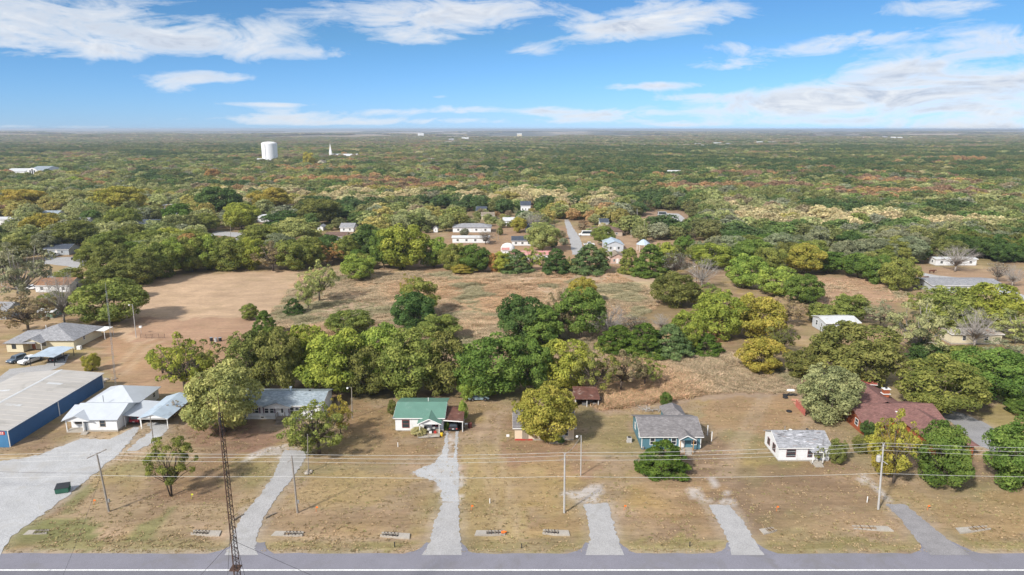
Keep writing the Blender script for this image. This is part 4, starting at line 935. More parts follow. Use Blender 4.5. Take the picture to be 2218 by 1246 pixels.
# ---- village and far buildings: (name, label, category, photo x0, x1, base row, depth, eave, ridge, wall, roof, axis, hip, short)
VILLAGE = [
 ('village_house', 'white house with pale hipped roof facing the village street', 'house', 981, 1063, 504, 11, 3, 4.6, WHITE, R_HOUSEG, 'x', True, 'white hip-roofed village house', 4),
 ('trailer_home', 'white flat roofed trailer in front of the white hipped house', 'trailer', 980, 1060, 527, 5, 3.0, 3.6, WHITE, R_WHITE, 'x', False, 'white flat-roofed trailer', 4),
 ('blue_roofed_house', 'low white house with a dark blue roof and four small windows', 'house', 1109, 1168, 533, 8, 2.8, 4.4, WHITE, R_DARK, 'x', False, 'dark-blue-roofed house', 4),
 ('barn', 'long low building with faded pinkish red metal roof behind cedars', 'barn', 1104, 1196, 563, 6, 2.4, 3.6, WHITE, R_PINK, 'x', False, 'pink-roofed barn', 3),
 ('red_roofed_shed', 'small white shed with faded red roof beside the long pinkish roof', 'shed', 1088, 1102, 556, 4, 3.2, 3.9, WHITE, R_PINK, 'x', False, None, 1),
 ('metal_workshop', 'pale blue metal workshop with gabled end by the village street', 'workshop', 1312, 1350, 546, 14, 3.6, 5.2, WHITEM, R_BLUEM, 'y', False, 'pale metal workshop', 2),
 ('brick_cottage', 'pinkish brick cottage with tan shingle roof below the metal workshop', 'house', 1322, 1352, 572, 9, 3.0, 4.6, pm('pink_brick', (.52, .36, .3), .8, .15), R_TAN, 'y', False, 'pinkish brick cottage', 2),
 ('brown_roofed_house', 'low house with a wide brown roof and open garage', 'house', 1282, 1348, 512, 12, 2.8, 4.8, pm('tan_wall', (.45, .36, .28), .8, .1), R_BROWN, 'x', True, 'brown-roofed house', 3),
 ('two_storey_house', 'white two storey house with dark slate roof above the village trees', 'house', 1128, 1149, 462, 9, 5.6, 8.0, WHITE, R_DARK, 'x', False, 'two storey white house', 3),
 ('grey_house', 'grey house with dark porch roof among village oaks', 'house', 1032, 1053, 466, 10, 3, 5.4, GREYB, R_DARK, 'x', False, 'grey house among oaks', 2),
 ('village_cottage', 'pale tan roofed cottage below the grey house', 'house', 1043, 1070, 476, 9, 2.8, 4.4, CREAM, R_TAN, 'x', False, None, 2),
 ('white_garage', 'plain white garage behind thin grey trees', 'garage', 1090, 1116, 490, 9, 3.4, 4.8, WHITE, R_WHITE, 'x', False, 'white garage', 1),
 ('blue_grey_cottage', 'grey blue cottage beside the bare silver tree', 'house', 1138, 1176, 504, 10, 2.8, 4.6, GREYB, R_DARK, 'x', False, 'blue-grey cottage', 3),
 ('garden_shed', 'tiny white garden shed at the edge of the brown yard', 'shed', 939, 948, 504, 3, 2.6, 3.6, WHITE, R_HOUSEG, 'y', False, None, 1),
 ('grey_roofed_bungalow', 'bungalow with lavender grey roof behind a bare tree', 'house', 737, 766, 503, 10, 2.8, 4.6, WHITE, R_HOUSEG, 'x', False, 'lavender-roofed bungalow', 2),
 ('backyard_shed', 'narrow white backyard shed with lean-to roof', 'shed', 687, 700, 501, 7, 2.4, 3.4, WHITE, R_HOUSEG, 'y', False, None, 1),
 ('brown_roofed_bungalow', 'bungalow with a dull maroon brown roof behind the hedgerow', 'house', 704, 748, 524, 10, 2.8, 4.4, CREAM, R_BROWN, 'x', False, 'maroon-brown-roofed bungalow', 2),
 ('patio_canopy', 'small white canopy behind the hedgerow', 'canopy', 723, 741, 531, 5, 2.4, 3.0, WHITE, R_WHITE, 'x', False, None, 0),
 ('ranch_house', 'long white ranch house with dark slate roof seen through trees', 'house', 235, 352, 497, 11, 3, 5.2, WHITE, R_DARK, 'x', False, 'dark-roofed ranch house', 5),
 ('white_storefront', 'white flat roofed building with a wide porch at the left edge', 'building', -30, 44, 488, 12, 3.6, 4.4, WHITE, R_WHITE, 'x', False, 'white flat-roofed building', 3),
 ('blue_grey_bungalow', 'pale blue bungalow seen end on between yellow trees', 'house', 364, 384, 473, 12, 3, 5.0, WHITEM, R_HOUSEG, 'y', False, 'pale blue bungalow', 2),
 ('camper_trailer', 'short white camper trailer behind the pale blue bungalow', 'trailer', 349, 372, 453, 4, 3.0, 3.4, WHITE, R_WHITE, 'x', False, None, 1),
 ('corner_house', 'white house with open carport on the corner street', 'house', 558, 594, 482, 12, 3, 4.4, WHITE, R_WHITE, 'x', False, 'white corner house', 2),
 ('teal_roofed_bungalow', 'pale house with a faded blue grey roof among yellow trees', 'house', 88, 124, 474, 10, 3, 4.8, WHITE, R_BLUEG, 'x', False, None, 2),
 ('small_grey_house', 'small grey roofed house half hidden left of the ranch house', 'house', 162, 188, 490, 9, 2.8, 4.6, WHITE, R_HOUSEG, 'x', False, None, 2),
 ('orange_roofed_house', 'white house with orange brown gabled roof below the curving street', 'house', 78, 152, 634, 9, 2.9, 4.6, WHITE, R_ORANGE, 'x', False, 'orange-roofed white house', 3),
 ('left_edge_house', 'grey roofed house cut off at the left edge above the cream house', 'house', -40, 14, 693, 9, 2.8, 4.6, GREYB, R_HOUSEG, 'x', False, None, 2),
 ('lean_to_shed', 'small green and white lean-to shed above the cream house', 'shed', 84, 116, 690, 4.5, 2.2, 2.6, pm('green_board', (.13, .2, .14), .7, .1), R_WHITE, 'x', False, None, 1),
 ('shaded_house', 'blue grey house in deep shade under dark trees by the curving street', 'house', 96, 150, 553, 9, 3, 4.6, GREYB, R_DARK, 'x', False, 'shaded blue-grey house', 2),
 ('farm_trailer', 'long white trailer at the edge of the oak wood', 'trailer', 2026, 2114, 576, 5, 3.0, 3.4, WHITE, R_WHITE, 'x', False, 'long white farm trailer', 4),
 ('farm_barn', 'long open sided barn with a wide pale metal roof beside the dirt track', 'barn', 2018, 2172, 636, 13, 3.0, 4.0, WHITEM, R_HOUSEG, 'x', False, 'pale-roofed barn', 2),
 ('right_edge_trailer', 'white trailer half hidden behind trees at the right edge', 'trailer', 2188, 2260, 850, 5, 2.8, 3.2, WHITE, R_WHITE, 'x', False, 'right edge white trailer', 2),
 ('clearing_house', 'small dark house under oaks beside the clearing', 'house', 1300, 1318, 492, 10, 2.8, 4.6, WHITE, R_DARK, 'x', False, None, 1),
 ('hall', 'broad white hall with an arched white front far off on the left', 'hall', 62, 96, 383, 40, 8, 12, WHITE, R_BLUEG, 'x', False, 'far white arched hall', 2),
 ('hall_annex', 'low white annex left of the arched hall', 'hall', 10, 54, 382, 30, 6, 9, WHITE, R_WHITE, 'x', False, None, 2),
 ('church', 'far white church with long pale roof right of the water tower', 'church', 716, 772, 345, 26, 5, 10, CREAM, R_WHITE, 'x', False, 'far church', 3),
 ('tan_house', 'far tan house with steep gables below the church', 'house', 680, 708, 364, 14, 6, 12, CREAM, R_TAN, 'y', False, None, 2),
 ('white_warehouse', 'far low white building above the orange woods', 'warehouse', 912, 942, 356, 20, 4, 9, WHITE, R_WHITE, 'x', False, None, 2),
 ('pump_house', 'small white building at the foot of the water tower', 'shed', 556, 572, 353, 12, 5, 7.5, WHITE, R_WHITE, 'x', False, None, 1),
 ('woodland_house', 'small white roofed house deep in the right woods', 'house', 1448, 1476, 388, 14, 6, 10, WHITE, R_WHITE, 'x', False, None, 2),
]
for (nm, lb, ct, x0, x1, by, dp, ev, rd, wm, rm, ax, hp, sh, nw) in VILLAGE:
    a, w = span(x0, x1, by)
    wins = []
    for k in range(nw):
        u = w * (k + .6) / (nw + .2); wins.append(('f', u, ev * .36, min(1.1, w * .12), min(1.3, ev * .36)))
    wins.append(('r' if a.x < 0 else 'l', dp * .5, ev * .36, min(1.2, dp * .2), min(1.3, ev * .36)))
    simple_house(nm, lb, ct, a, 0, w, dp, ev, rd, wm, rm, ax, hp, wins=wins, doors=(('f', w * .5, .27, DOORW),) if w > 5 else (), short=sh, vents=1 if w > 8 else 0, exc=.9)
# church steeple, hall arch
p = W(715.5, 345)
s = [o for o in bpy.data.objects if o.name == 'church'][0]
sx = p.x - s.location.x
st = obj('steeple', MB().box(sx - 2.4, sx + 2.4, 2, 6.8, 0, 14).add([(sx - 2.2, 2.2, 14), (sx + 2.2, 2.2, 14), (sx + 2.2, 6.6, 14), (sx - 2.2, 6.6, 14), (sx, 4.4, 31)], [(0, 1, 4), (1, 2, 4), (2, 3, 4), (3, 0, 4)]), TRIM, s)
h = [o for o in bpy.data.objects if o.name == 'hall'][0]
obj('arched_front', MB().extrude([(-1, -.6, 0)] + [(6 - 7 * math.cos(math.pi * k / 14), -.6, 4 + 7 * math.sin(math.pi * k / 14)) for k in range(15)] + [(13, -.6, 0)], (0, .5, 0)), TRIM, h)
for k in range(3): obj('tall_window', MB().box(2.6 + k * 2.6, 4.2 + k * 2.6, -.75, -.62, 2, 8 + 1.5 * (k == 1)), GLASS, h)
# water tower
p = W(586, 354); zt_top = zt(p.y, 311)
r = thing('water_tower', 'tall white cylindrical water standpipe rising over the woods', 'water tower', p)
rad = 16.0 * p.length / F * .94
obj('tank', MB().lathe([(rad, 0), (rad, zt_top)], 40), pm('tank_white', (.8, .81, .83), .5, .03, .05), r, smooth=False)
obj('dome', MB().lathe([(rad * 1.0, zt_top + .02), (rad * .93, zt_top + 1.2), (rad * .6, zt_top + 2.6), (rad * .05, zt_top + 3.3)], 40), TRIM, r)
obj('ladder', MB().box(-rad * .25, -rad * .2, -rad * 1.0, -rad * .985 + .3, 0, zt_top), STEEL, r)
EXC.append((p.x, p.y, rad + 3)); LANDMARKS.append((p.x, p.y, 'white water tower'))
# far town roofs
rr = random.Random(11)
far_spots = [(1388, 318), (1418, 319), (1440, 317), (1466, 317), (1480, 319), (1506, 316), (1520, 319), (1546, 315), (1556, 318), (1572, 316), (1640, 312), (1664, 312), (1722, 314), (1766, 322), (1790, 326), (1800, 334), (1930, 302), (1912, 301), (1944, 302), (1870, 301),
             (965, 311), (972, 306), (905, 295), (1000, 303), (1120, 295), (2190, 330)]
NUM = ['first', 'second', 'third', 'fourth', 'fifth', 'sixth', 'seventh', 'eighth', 'ninth', 'tenth', 'eleventh', 'twelfth', 'thirteenth', 'fourteenth', 'fifteenth', 'sixteenth', 'seventeenth', 'eighteenth', 'nineteenth', 'twentieth', 'twenty-first', 'twenty-second']
far_spots.sort(); n_mid = sum(1 for q in far_spots if q[0] <= 1380)
for i, (px, py) in enumerate(far_spots):
    p = W(px, py + 2); k = p.y / 1600
    simple_house('far_building', ('tiny pale building, %s from the left in the far right town' % NUM[i - n_mid]) if px > 1380 else ('tiny pale building, %s from the left in the far middle woods' % NUM[i]), 'building', p, 0, rr.uniform(10, 18) * max(k, .8), 14, rr.uniform(4.5, 6) * max(1, k), rr.uniform(7, 8.5) * max(1, k),
                 (WHITE, CREAM, WHITEM)[i % 3], (R_WHITE, R_TAN, R_HOUSEG, R_WHITE)[i % 4], vents=0, wins=(), group='far town buildings on the right' if px > 1380 else 'far buildings in the woods')
# ------------------------------------------------------------------ vehicles (front towards -y)
def paint(name, col): return pm(name, col, .3, .04, .5, spec=.5)
def vehicle(name, label, cat, loc, rz, pmat, kind='sedan', group=None):
    r = thing(name, label, cat, loc, rz, group)
    if kind == 'sedan': L_, Wd, hb, ht, cab = 4.6, 1.78, .92, 1.42, (-.55, 1.45, -.95 + .35, 1.9)
    elif kind == 'suv': L_, Wd, hb, ht, cab = 4.7, 1.88, 1.02, 1.7, (-.7, 2.0, -1.15, 2.22)
    elif kind == 'pickup': L_, Wd, hb, ht, cab = 5.7, 1.98, 1.12, 1.85, (-.75, .75, -1.25, 1.0)
    else: L_, Wd, hb, ht, cab = 7.5, 2.3, 1.3, 2.9, (-2.0, 3.6, -2.7, 3.68)     # van / bus
    h = L_ / 2; w = Wd / 2; g = .28
    prof = [(-h + .05, g + .12), (-h, g + .35), (-h + .06, hb - .22), (-h + .5, hb - .06), (cab[2], hb), (cab[3], hb), (h - .1, hb - .04), (h, hb - .25), (h, g + .3), (h - .08, g + .1)]
    if kind == 'pickup': prof = [(-h + .05, g + .12), (-h, g + .35), (-h + .04, hb - .12), (-h + .4, hb), (cab[3], hb), (h, hb - .02), (h, g + .2)]
    # wheel arches cut from the lower edge
    low = []
    for yc in (h - .9, -(h - .9)):
        for k in range(7):
            t = math.pi * k / 6; low.append((yc + .42 * math.cos(t), g + .05 + .4 * math.sin(t)))
    loop = prof + [(h - .45, g)] + low[:7] + low[7:] + [(-h + .45, g)]
    m = MB().extrude([(-w, y, z) for (y, z) in loop], (Wd, 0, 0)); obj('body', m, pmat, r, bevel=.06)
    y0, y1, b0, b1 = cab; ti = .16
    v = [(-w + .05, b0, hb - .02), (w - .05, b0, hb - .02), (w - .05, b1, hb - .02), (-w + .05, b1, hb - .02), (-w + ti + .05, y0, ht), (w - ti - .05, y0, ht), (w - ti - .05, y1, ht), (-w + ti + .05, y1, ht)]
    obj('cabin', MB().add(v, [(0, 3, 2, 1), (4, 5, 6, 7), (0, 1, 5, 4), (1, 2, 6, 5), (2, 3, 7, 6), (3, 0, 4, 7)]), pmat, r, bevel=.05)
    V = [Vector(p) for p in v]
    def glass(nm, ids, out):
        q = [V[i] for i in ids]; c = sum(q, Vector()) / 4; q = [c + (p - c) * .84 for p in q]
        obj(nm, MB().extrude([p + out * .004 for p in q], out * .02), GLASS, r)
    nrm = lambda a, b, c: (V[b] - V[a]).cross(V[c] - V[a]).normalized()
    glass('windscreen', (0, 1, 5, 4), nrm(0, 1, 5)); glass('rear_window', (2, 3, 7, 6), nrm(2, 3, 7))
    glass('side_window', (1, 2, 6, 5), nrm(1, 2, 6)); glass('side_window', (3, 0, 4, 7), nrm(3, 0, 4))
    if kind == 'pickup': obj('bed_floor', MB().box(-w + .12, w - .12, cab[3] + .15, h - .1, hb - .01, hb + .012), BLACKP, r)
    for sx in (-1, 1):
        for yc in (h - .9, -(h - .9)):
            t = obj('wheel', MB().tube((0, -.11, 0), (0, .11, 0), .34, n=18), BLACK, r); t.location = (sx * (w - .1), yc, .34); t.rotation_euler = (0, 0, math.pi / 2)
            obj('rim', MB().tube((0, -.118, 0), (0, .118, 0), .2, n=14), STEEL, t)
        obj('headlight', MB().box(sx * w * .7 - .17, sx * w * .7 + .17, -h - .015, -h + .1, hb - .36, hb - .2), TRIM, r)
        obj('tail_light', MB().box(sx * w * .78 - .14, sx * w * .78 + .14, h - .06, h + .015, hb - .34, hb - .16), RED, r)
    obj('bumper', MB().box(-w + .08, w - .08, -h - .04, -h + .06, g + .06, g + .24), BLACKP, r); obj('bumper', MB().box(-w + .08, w - .08, h - .06, h + .04, g + .06, g + .24), BLACKP, r)
    obj('number_plate', MB().box(-.2, .2, h + .042, h + .05, g + .3, g + .44), TRIM, r)
    return r
def gp(px, py, z=0): p = W(px, py); return (p.x, p.y, z)
vehicle('car', 'dark grey blue sedan parked beside the white pickup at the cream house', 'car', (-126.8, 166.2, 0), R(-14), paint('slate_car', (.1, .14, .19)), 'suv')
vehicle('pickup_truck', 'white pickup truck parked at the silver carport', 'pickup truck', (-122.8, 165.6, 0), R(-18), paint('white_car', (.74, .75, .76)), 'pickup')
vehicle('car', 'dark sedan in the shade under the silver carport', 'car', (-117.2, 167.5, .03), R(170), paint('black_car', (.03, .03, .035)))
vehicle('car', 'red car parked under the white house carport', 'car', (-76.1, 130.0, .03), R(180), paint('red_car', (.35, .02, .035)), 'suv')
vehicle('car', 'black sedan backed into the rusty carport of the green roofed house', 'car', (GH.x + GHW + 1.9, GH.y + 1.9, 0), R(180), paint('black_car2', (.025, .022, .026)))
vehicle('car', 'pale blue car parked behind the green roofed house under the trees', 'car', gp(1037, 866), R(95), paint('paleblue_car', (.3, .42, .48)))
vehicle('minibus', 'white minibus parked beside the brown roofed house', 'bus', gp(1268, 511), R(-90), paint('white_bus', (.76, .76, .76)), 'van')
vehicle('pickup_truck', 'white pickup truck on the pad below the minibus', 'pickup truck', gp(1276, 532), R(90), paint('white_truck', (.75, .75, .75)), 'pickup')
vehicle('old_truck', 'rusty red old truck rusting beside the pinkish brick cottage', 'truck', gp(1305, 577), R(-95), pm('rust_red_paint', (.2, .05, .035), .8, .35, 2), 'pickup')
vehicle('car', 'turquoise car under a small carport high on the left', 'car', gp(629, 451), R(90), paint('turquoise_car', (.12, .45, .5)))
vehicle('car', 'white car parked on the curving street pad', 'car', gp(75, 577), R(100), paint('white_car3', (.74, .75, .76)))
vehicle('car', 'white car beside the orange roofed house', 'car', gp(70, 627), R(95), paint('white_car4', (.74, .75, .76)), 'suv')
vehicle('pickup_truck', 'white pickup truck in front of the shaded blue grey house', 'pickup truck', gp(117, 556), R(-20), paint('white_car5', (.72, .73, .74)), 'pickup')
for i, (x_, c_) in enumerate(((1436, (.7, .72, .74)), (1446, (.14, .16, .2)), (1460, (.7, .7, .7)))):
    vehicle('car', ('silver car, leftmost of three parked in the clearing', 'dark car, middle of three parked in the clearing', 'white car, rightmost of three parked in the clearing')[i], 'car', gp(x_, 490), R(80), paint('clearing_car%d' % i, c_), group='cars in the clearing')
t = vehicle('cargo_trailer', 'grey box trailer standing at the head of the clearing track', 'trailer', gp(1436, 468), R(90), paint('grey_box', (.4, .42, .45)), 'van')
p = Vector(gp(629, 452)); r = thing('small_carport', 'small dark roofed carport over the turquoise car', 'carport', (p.x - 4, p.y - 2, 0))
obj('roof', gable_roof(MB(), 0, 8, 0, 7, 2.6, 3.2, 'x', .3), R_BROWN, r)
for xx in (0, 7.9):
    for yy in (0, 6.9): obj('post', MB().box(xx, xx + .12, yy, yy + .12, 0, 2.6), WOOD, r)
EXC.append((p.x, p.y, 8))
p = Vector(gp(1393, 543)); r = thing('gazebo', 'pale open gazebo with a peaked roof between cedars', 'gazebo', p)
obj('roof', MB().lathe([(3.6, 3.2), (3.5, 3.35), (1.2, 5.2), (.2, 5.6)], 8), R_BLUEM, r)
for k in range(8): obj('post', MB().tube((3.1 * math.cos(k * .785), 3.1 * math.sin(k * .785), 0), (3.1 * math.cos(k * .785), 3.1 * math.sin(k * .785), 3.25), .09), TRIM, r)
EXC.append((p.x, p.y, 5))
p = Vector(gp(1100, 548)); r = thing('storage_tank', 'white domed storage tank beside the blue roofed house', 'tank', p)
obj('shell', MB().lathe([(3.4, 0), (3.4, 2.6), (2.6, 4.0), (1.2, 4.7), (.1, 4.9)], 24), TRIM, r, smooth=True); obj('base_ring', MB().lathe([(3.6, 0), (3.6, .3), (3.42, .32)], 24), CONC, r)
EXC.append((p.x, p.y, 5))

# ------------------------------------------------------------------ poles and wires
def vtop(px, py, ptx, pty):
    """base point and leaning top from two photo points"""
    b = W(px, py); z = zt(b.y, pty); u, y, dz = ray_dir(ptx, pty); return b, Vector((u * b.y / y, b.y, z))
def insulator(parent, p): return obj('insulator', MB().lathe([(.05, 0), (.07, .04), (.05, .1), (.06, .14), (.03, .2)], 10), POLEG, parent, p)
POLES = [((236.4, 1108.5), (209.5, 982), 'leaning wooden utility pole with crossarm beside the gravel lot'),
         ((644.8, 1111), (631.7, 987.6), 'weathered wooden utility pole beside the first concrete drive'),
         ((1222.2, 1111), (1223.3, 984), 'grey utility pole in front of the peach house'),
         ((1902.4, 1103.5), (1913.6, 963), 'pale utility pole carrying a grey transformer')]
TOPS = []
for i, (b_, t_, lb) in enumerate(POLES):
    b, t = vtop(*b_, *t_); d = t - b
    r = thing('utility_pole', lb, 'utility pole', b, 0, 'roadside utility poles')
    obj('shaft', MB().path([(0, 0, -.4), d * .5, d], .17, .11, 10), (POLEW, POLEW, POLEG, POLEG)[i], r); TOPS.append(t)
    if i == 0: obj('crossarm', MB().extrude([d + Vector((-1.1, -.75, -.5)), d + Vector((1.1, .75, .25)), d + Vector((1.1, .75, .37)), d + Vector((-1.1, -.75, -.38))], (.08, -.1, 0)), POLEW, r)
    else: obj('side_bracket', MB().tube(d + Vector((0, 0, -.6)), d + Vector((-.7, -.2, -.95)), .05), POLEW, r)
    if i == 3:
        tr = obj('transformer', MB().lathe([(.3, 0), (.34, .1), (.34, .85), (.26, .98)], 16), POLEG, r, d + Vector((-.55, -.15, -2.75)))
        obj('bushing', MB().tube((0, 0, .98), (0, 0, 1.25), .05), POLEG, tr)
        obj('standoff_arm', MB().tube(d + Vector((0, 0, -2.6)), d + Vector((.9, -.2, -3.2)), .06), POLEG, r)
    if i < 2: obj('meter_box', MB().box(.12, .38, -.2, .05, 1.7, 2.2), STEEL, r)
    for dx in (-.35, .35): insulator(r, d + Vector((dx * .3, 0, .02)) if i else d + Vector((dx * 2, dx * 1.4, .0)))
def wire(name, pts, sag, rad, m, label):
    q = []
    for a, b in zip(pts[:-1], pts[1:]):
        k = max(8, int((b - a).length / 3))
        for j in range(k):
            s = j / k; p = a.lerp(b, s); p.z -= sag * ((b - a).length / 42.0) ** 2 * 4 * s * (1 - s); q.append(p)
    q.append(pts[-1]); return tag(obj(name, MB().path(q, rad, rad, 5), m), label, 'power line', 'overhead lines along the road')
ALU = pm('bare_aluminium_wire', (.55, .55, .54), .5, .1, 1)
DKW = pm('dark_cable', (.05, .05, .055), .7, .1, 1)
far_l = TOPS[0] + Vector((-60, .5, 0)); far_r = TOPS[3] + Vector((58, -.3, -.4)); T_ = [far_l] + TOPS + [far_r]
wire('power_line', [t + Vector((0, .25, .15)) for t in T_], .35, .02, ALU, 'topmost overhead wire of the roadside poles, farther strand')
wire('power_line', [t + Vector((0, -.25, -.1)) for t in T_], .45, .02, ALU, 'topmost overhead wire of the roadside poles, nearer strand')
wire('power_line', [t + Vector((0, 0, -.95)) for t in T_], .4, .018, ALU, 'overhead wire hanging just below the pole tops')
wire('power_line', [Vector((t.x, t.y, 6.2)) for t in T_], .3, .022, ALU, 'lowest overhead cable halfway up the roadside poles')
small = [((334.8, 972.7), (325, 901), 'short grey pole in the gravel in front of the carport', POLEW, .1, None),
         ((668, 1023), (666, 942), 'thin dark pole standing in rocks beside the first drive', POLEW, .08, None),
         ((1258, 1030), (1259, 943), 'slim grey yard light pole right of the peach house', POLEG, .09, 'lamp'),
         ((763, 906), (761.5, 839), 'wooden yard light pole between the mobile home and the green roofed house', POLEW, .1, 'lamp'),
         ((1920, 831), (1926, 775), 'pale slim pole behind the brick house', POLEG, .1, None),
         ((2195, 877), (2201, 832), 'pole with wooden brace near the right edge trailer', POLEW, .12, None),
         ((295, 731), (287, 660), 'grey yard light pole left of the mown field', POLEG, .11, 'lamp'),
         ((1509, 620), (1508.5, 577), 'rusty pole with a white lamp among bare trees at the field end', RUST, .12, 'lamp'),
         ((201, 566), (200, 534), 'wooden street light pole by the curving street', POLEW, .13, 'lamp'),
         ((500, 527), (499, 489), 'wooden pole at the corner street junction', POLEW, .13, None),
         ((1079, 520), (1079, 497), 'wooden pole by the white hipped village house', POLEW, .13, None),
         ((1381, 485), (1380, 453), 'pale pole at the left edge of the clearing', POLEG, .15, None),
         ((1396, 521), (1395.5, 480), 'wooden pole above the gazebo', POLEW, .14, None),
         ((1367, 515), (1366.8, 498), 'pale pole in the yard beside the brown roofed house', POLEG, .12, None)]
for (b_, t_, lb, m_, rad, lamp) in small:
    b, t = vtop(*b_, *t_); d = t - b
    r = thing('light_pole' if lamp else 'utility_pole', lb, 'light pole' if lamp else 'utility pole', b)
    obj('shaft', MB().path([(0, 0, -.3), d * .5, d], rad * 1.1, rad * .75, 8), m_, r)
    if lamp:
        ar = obj('lamp_arm', MB().path([d + Vector((0, 0, -.1)), d + Vector((-.35, -.2, .12)), d + Vector((-.7, -.35, .1))], .035, .03, 6), STEEL, r)
        obj('lamp_head', MB().lathe([(.1, .08), (.2, -.02), (.22, -.18), (.1, -.3)], 12), TRIM, ar).location = d + Vector((-.75, -.38, .05))
    else: obj('cap', MB().tube(d, d + Vector((0, 0, .08)), rad * .9), STEEL, r)
p = W(668, 1024)
for k in range(7): 
    a_ = k * .9; s_ = .22 + .1 * (k % 3)
    tag(obj('rock', MB().lathe([(s_ * .8, 0), (s_, s_ * .4), (s_ * .6, s_ * .9), (.05, s_)], 7), CONC if k % 2 else WOOD, None, (p.x + .55 * math.cos(a_), p.y + .5 * math.sin(a_), 0), a_), 'rough stone in the ring around the thin dark pole', 'rock', 'stones around the thin pole')
s_a, s_b = vtop(1258, 1030, 1259, 943)[1], TOPS[2]
tag(obj('service_drop', MB().path([s_b.lerp(s_a, k / 10) - Vector((0, 0, .5 * 4 * k / 10 * (1 - k / 10))) for k in range(11)], .02, .02, 5), ALU), 'sagging service wire from the grey utility pole to the yard light', 'wire')
b0 = TOPS[0]
tag(obj('service_drop', MB().path([Vector((b0.x, b0.y, 6.0)).lerp(Vector((-47.5, 58, 8.5)), k / 12) - Vector((0, 0, .8 * 4 * k / 12 * (1 - k / 12))) for k in range(13)], .018, .018, 5), DKW), 'dark wire crossing the road from the leaning utility pole', 'wire')
tag(obj('service_drop', MB().path([Vector((b0.x, b0.y, 6.6)).lerp(Vector((-120, 104, 5.6)), k / 12) - Vector((0, 0, 1.0 * 4 * k / 12 * (1 - k / 12))) for k in range(13)], .018, .018, 5), DKW), 'dark wire running left from the leaning utility pole', 'wire')

# ------------------------------------------------------------------ lattice towers
def lattice(name, label, base, height, w0, w1, m, leg_r, br_r, n_panel, solid_top=0.0, parts_from=0.0):
    r = thing(name, label, 'tower', base)
    def corner(k, z):
        f = z / height; w = w0 + (w1 - w0) * f; a = k * 2.0944 + .5
        return Vector((math.cos(a) * w * .577, math.sin(a) * w * .577, z))
    for k in range(3): obj('leg', MB().path([corner(k, -.3), corner(k, height * .5), corner(k, height)], leg_r, leg_r * .7, 6), m, r)
    z = 0.0
    zs = [height * (1 - (1 - i / n_panel) ** 1.0) for i in range(n_panel + 1)]
    for i in range(n_panel):
        for k in range(3):
            a, b = (k, (k + 1) % 3) if i % 2 == 0 else ((k + 1) % 3, k)
            obj('brace', MB().tube(corner(a, zs[i]), corner(b, zs[i + 1]), br_r, n=4), m, r)
            if i % 2 == 0: obj('girt', MB().tube(corner(k, zs[i + 1]), corner((k + 1) % 3, zs[i + 1]), br_r, n=4), m, r)
    if solid_top: obj('top_mast', MB().tube((0, 0, height - .3), (0, 0, height + solid_top), .045, .03), m, r)
    return r
bx, by = None, 62.0
u, y, dz = ray_dir(512, 1246); bx = u * by / y
zt_ = zt(by, 893)
r = lattice('lattice_tower', 'tall rusty lattice radio tower rising from below the picture beside the road', (bx, by, 0), zt_, .92, .4, RUST, .05, .026, 52, zt(by, 852) - zt_)
obj('platform_ring', MB().box(-.5, .5, -.5, .5, 13.9, 14.0), RUST, r)
obj('cable_run', MB().tube((.3, -.3, 0), (.08, -.08, zt_), .04), DKW, r)
obj('antenna_box', MB().box(-.1, .1, -.25, -.05, zt_ - 1.2, zt_ - .5), BLACKP, r)
for k, (dx, dy) in enumerate(((26, -4), (-15, -3), (3.2, -1), (-2.4, -1))):
    tag(obj('guy_wire', MB().tube((bx, by, zt_ * (.55 if k < 2 else .62)), (bx + dx, by + dy + (8 if k < 2 else 0), .0), .02, n=5), DKW), ('dark guy wire running far right from the rusty tower', 'dark guy wire running far left from the rusty tower', 'steep guy wire close to the right of the rusty tower', 'steep guy wire close to the left of the rusty tower')[k], 'wire', 'guy wires of the rusty tower')
b, t = vtop(251, 842, 228, 612)
r = lattice('lattice_mast', 'very slim pale lattice mast beside the blue warehouse', b, t.z - 2, .34, .28, STEEL, .03, .016, 40, 2.0)
r.rotation_euler = (0, -math.atan2(b.x - t.x, t.z) , 0)

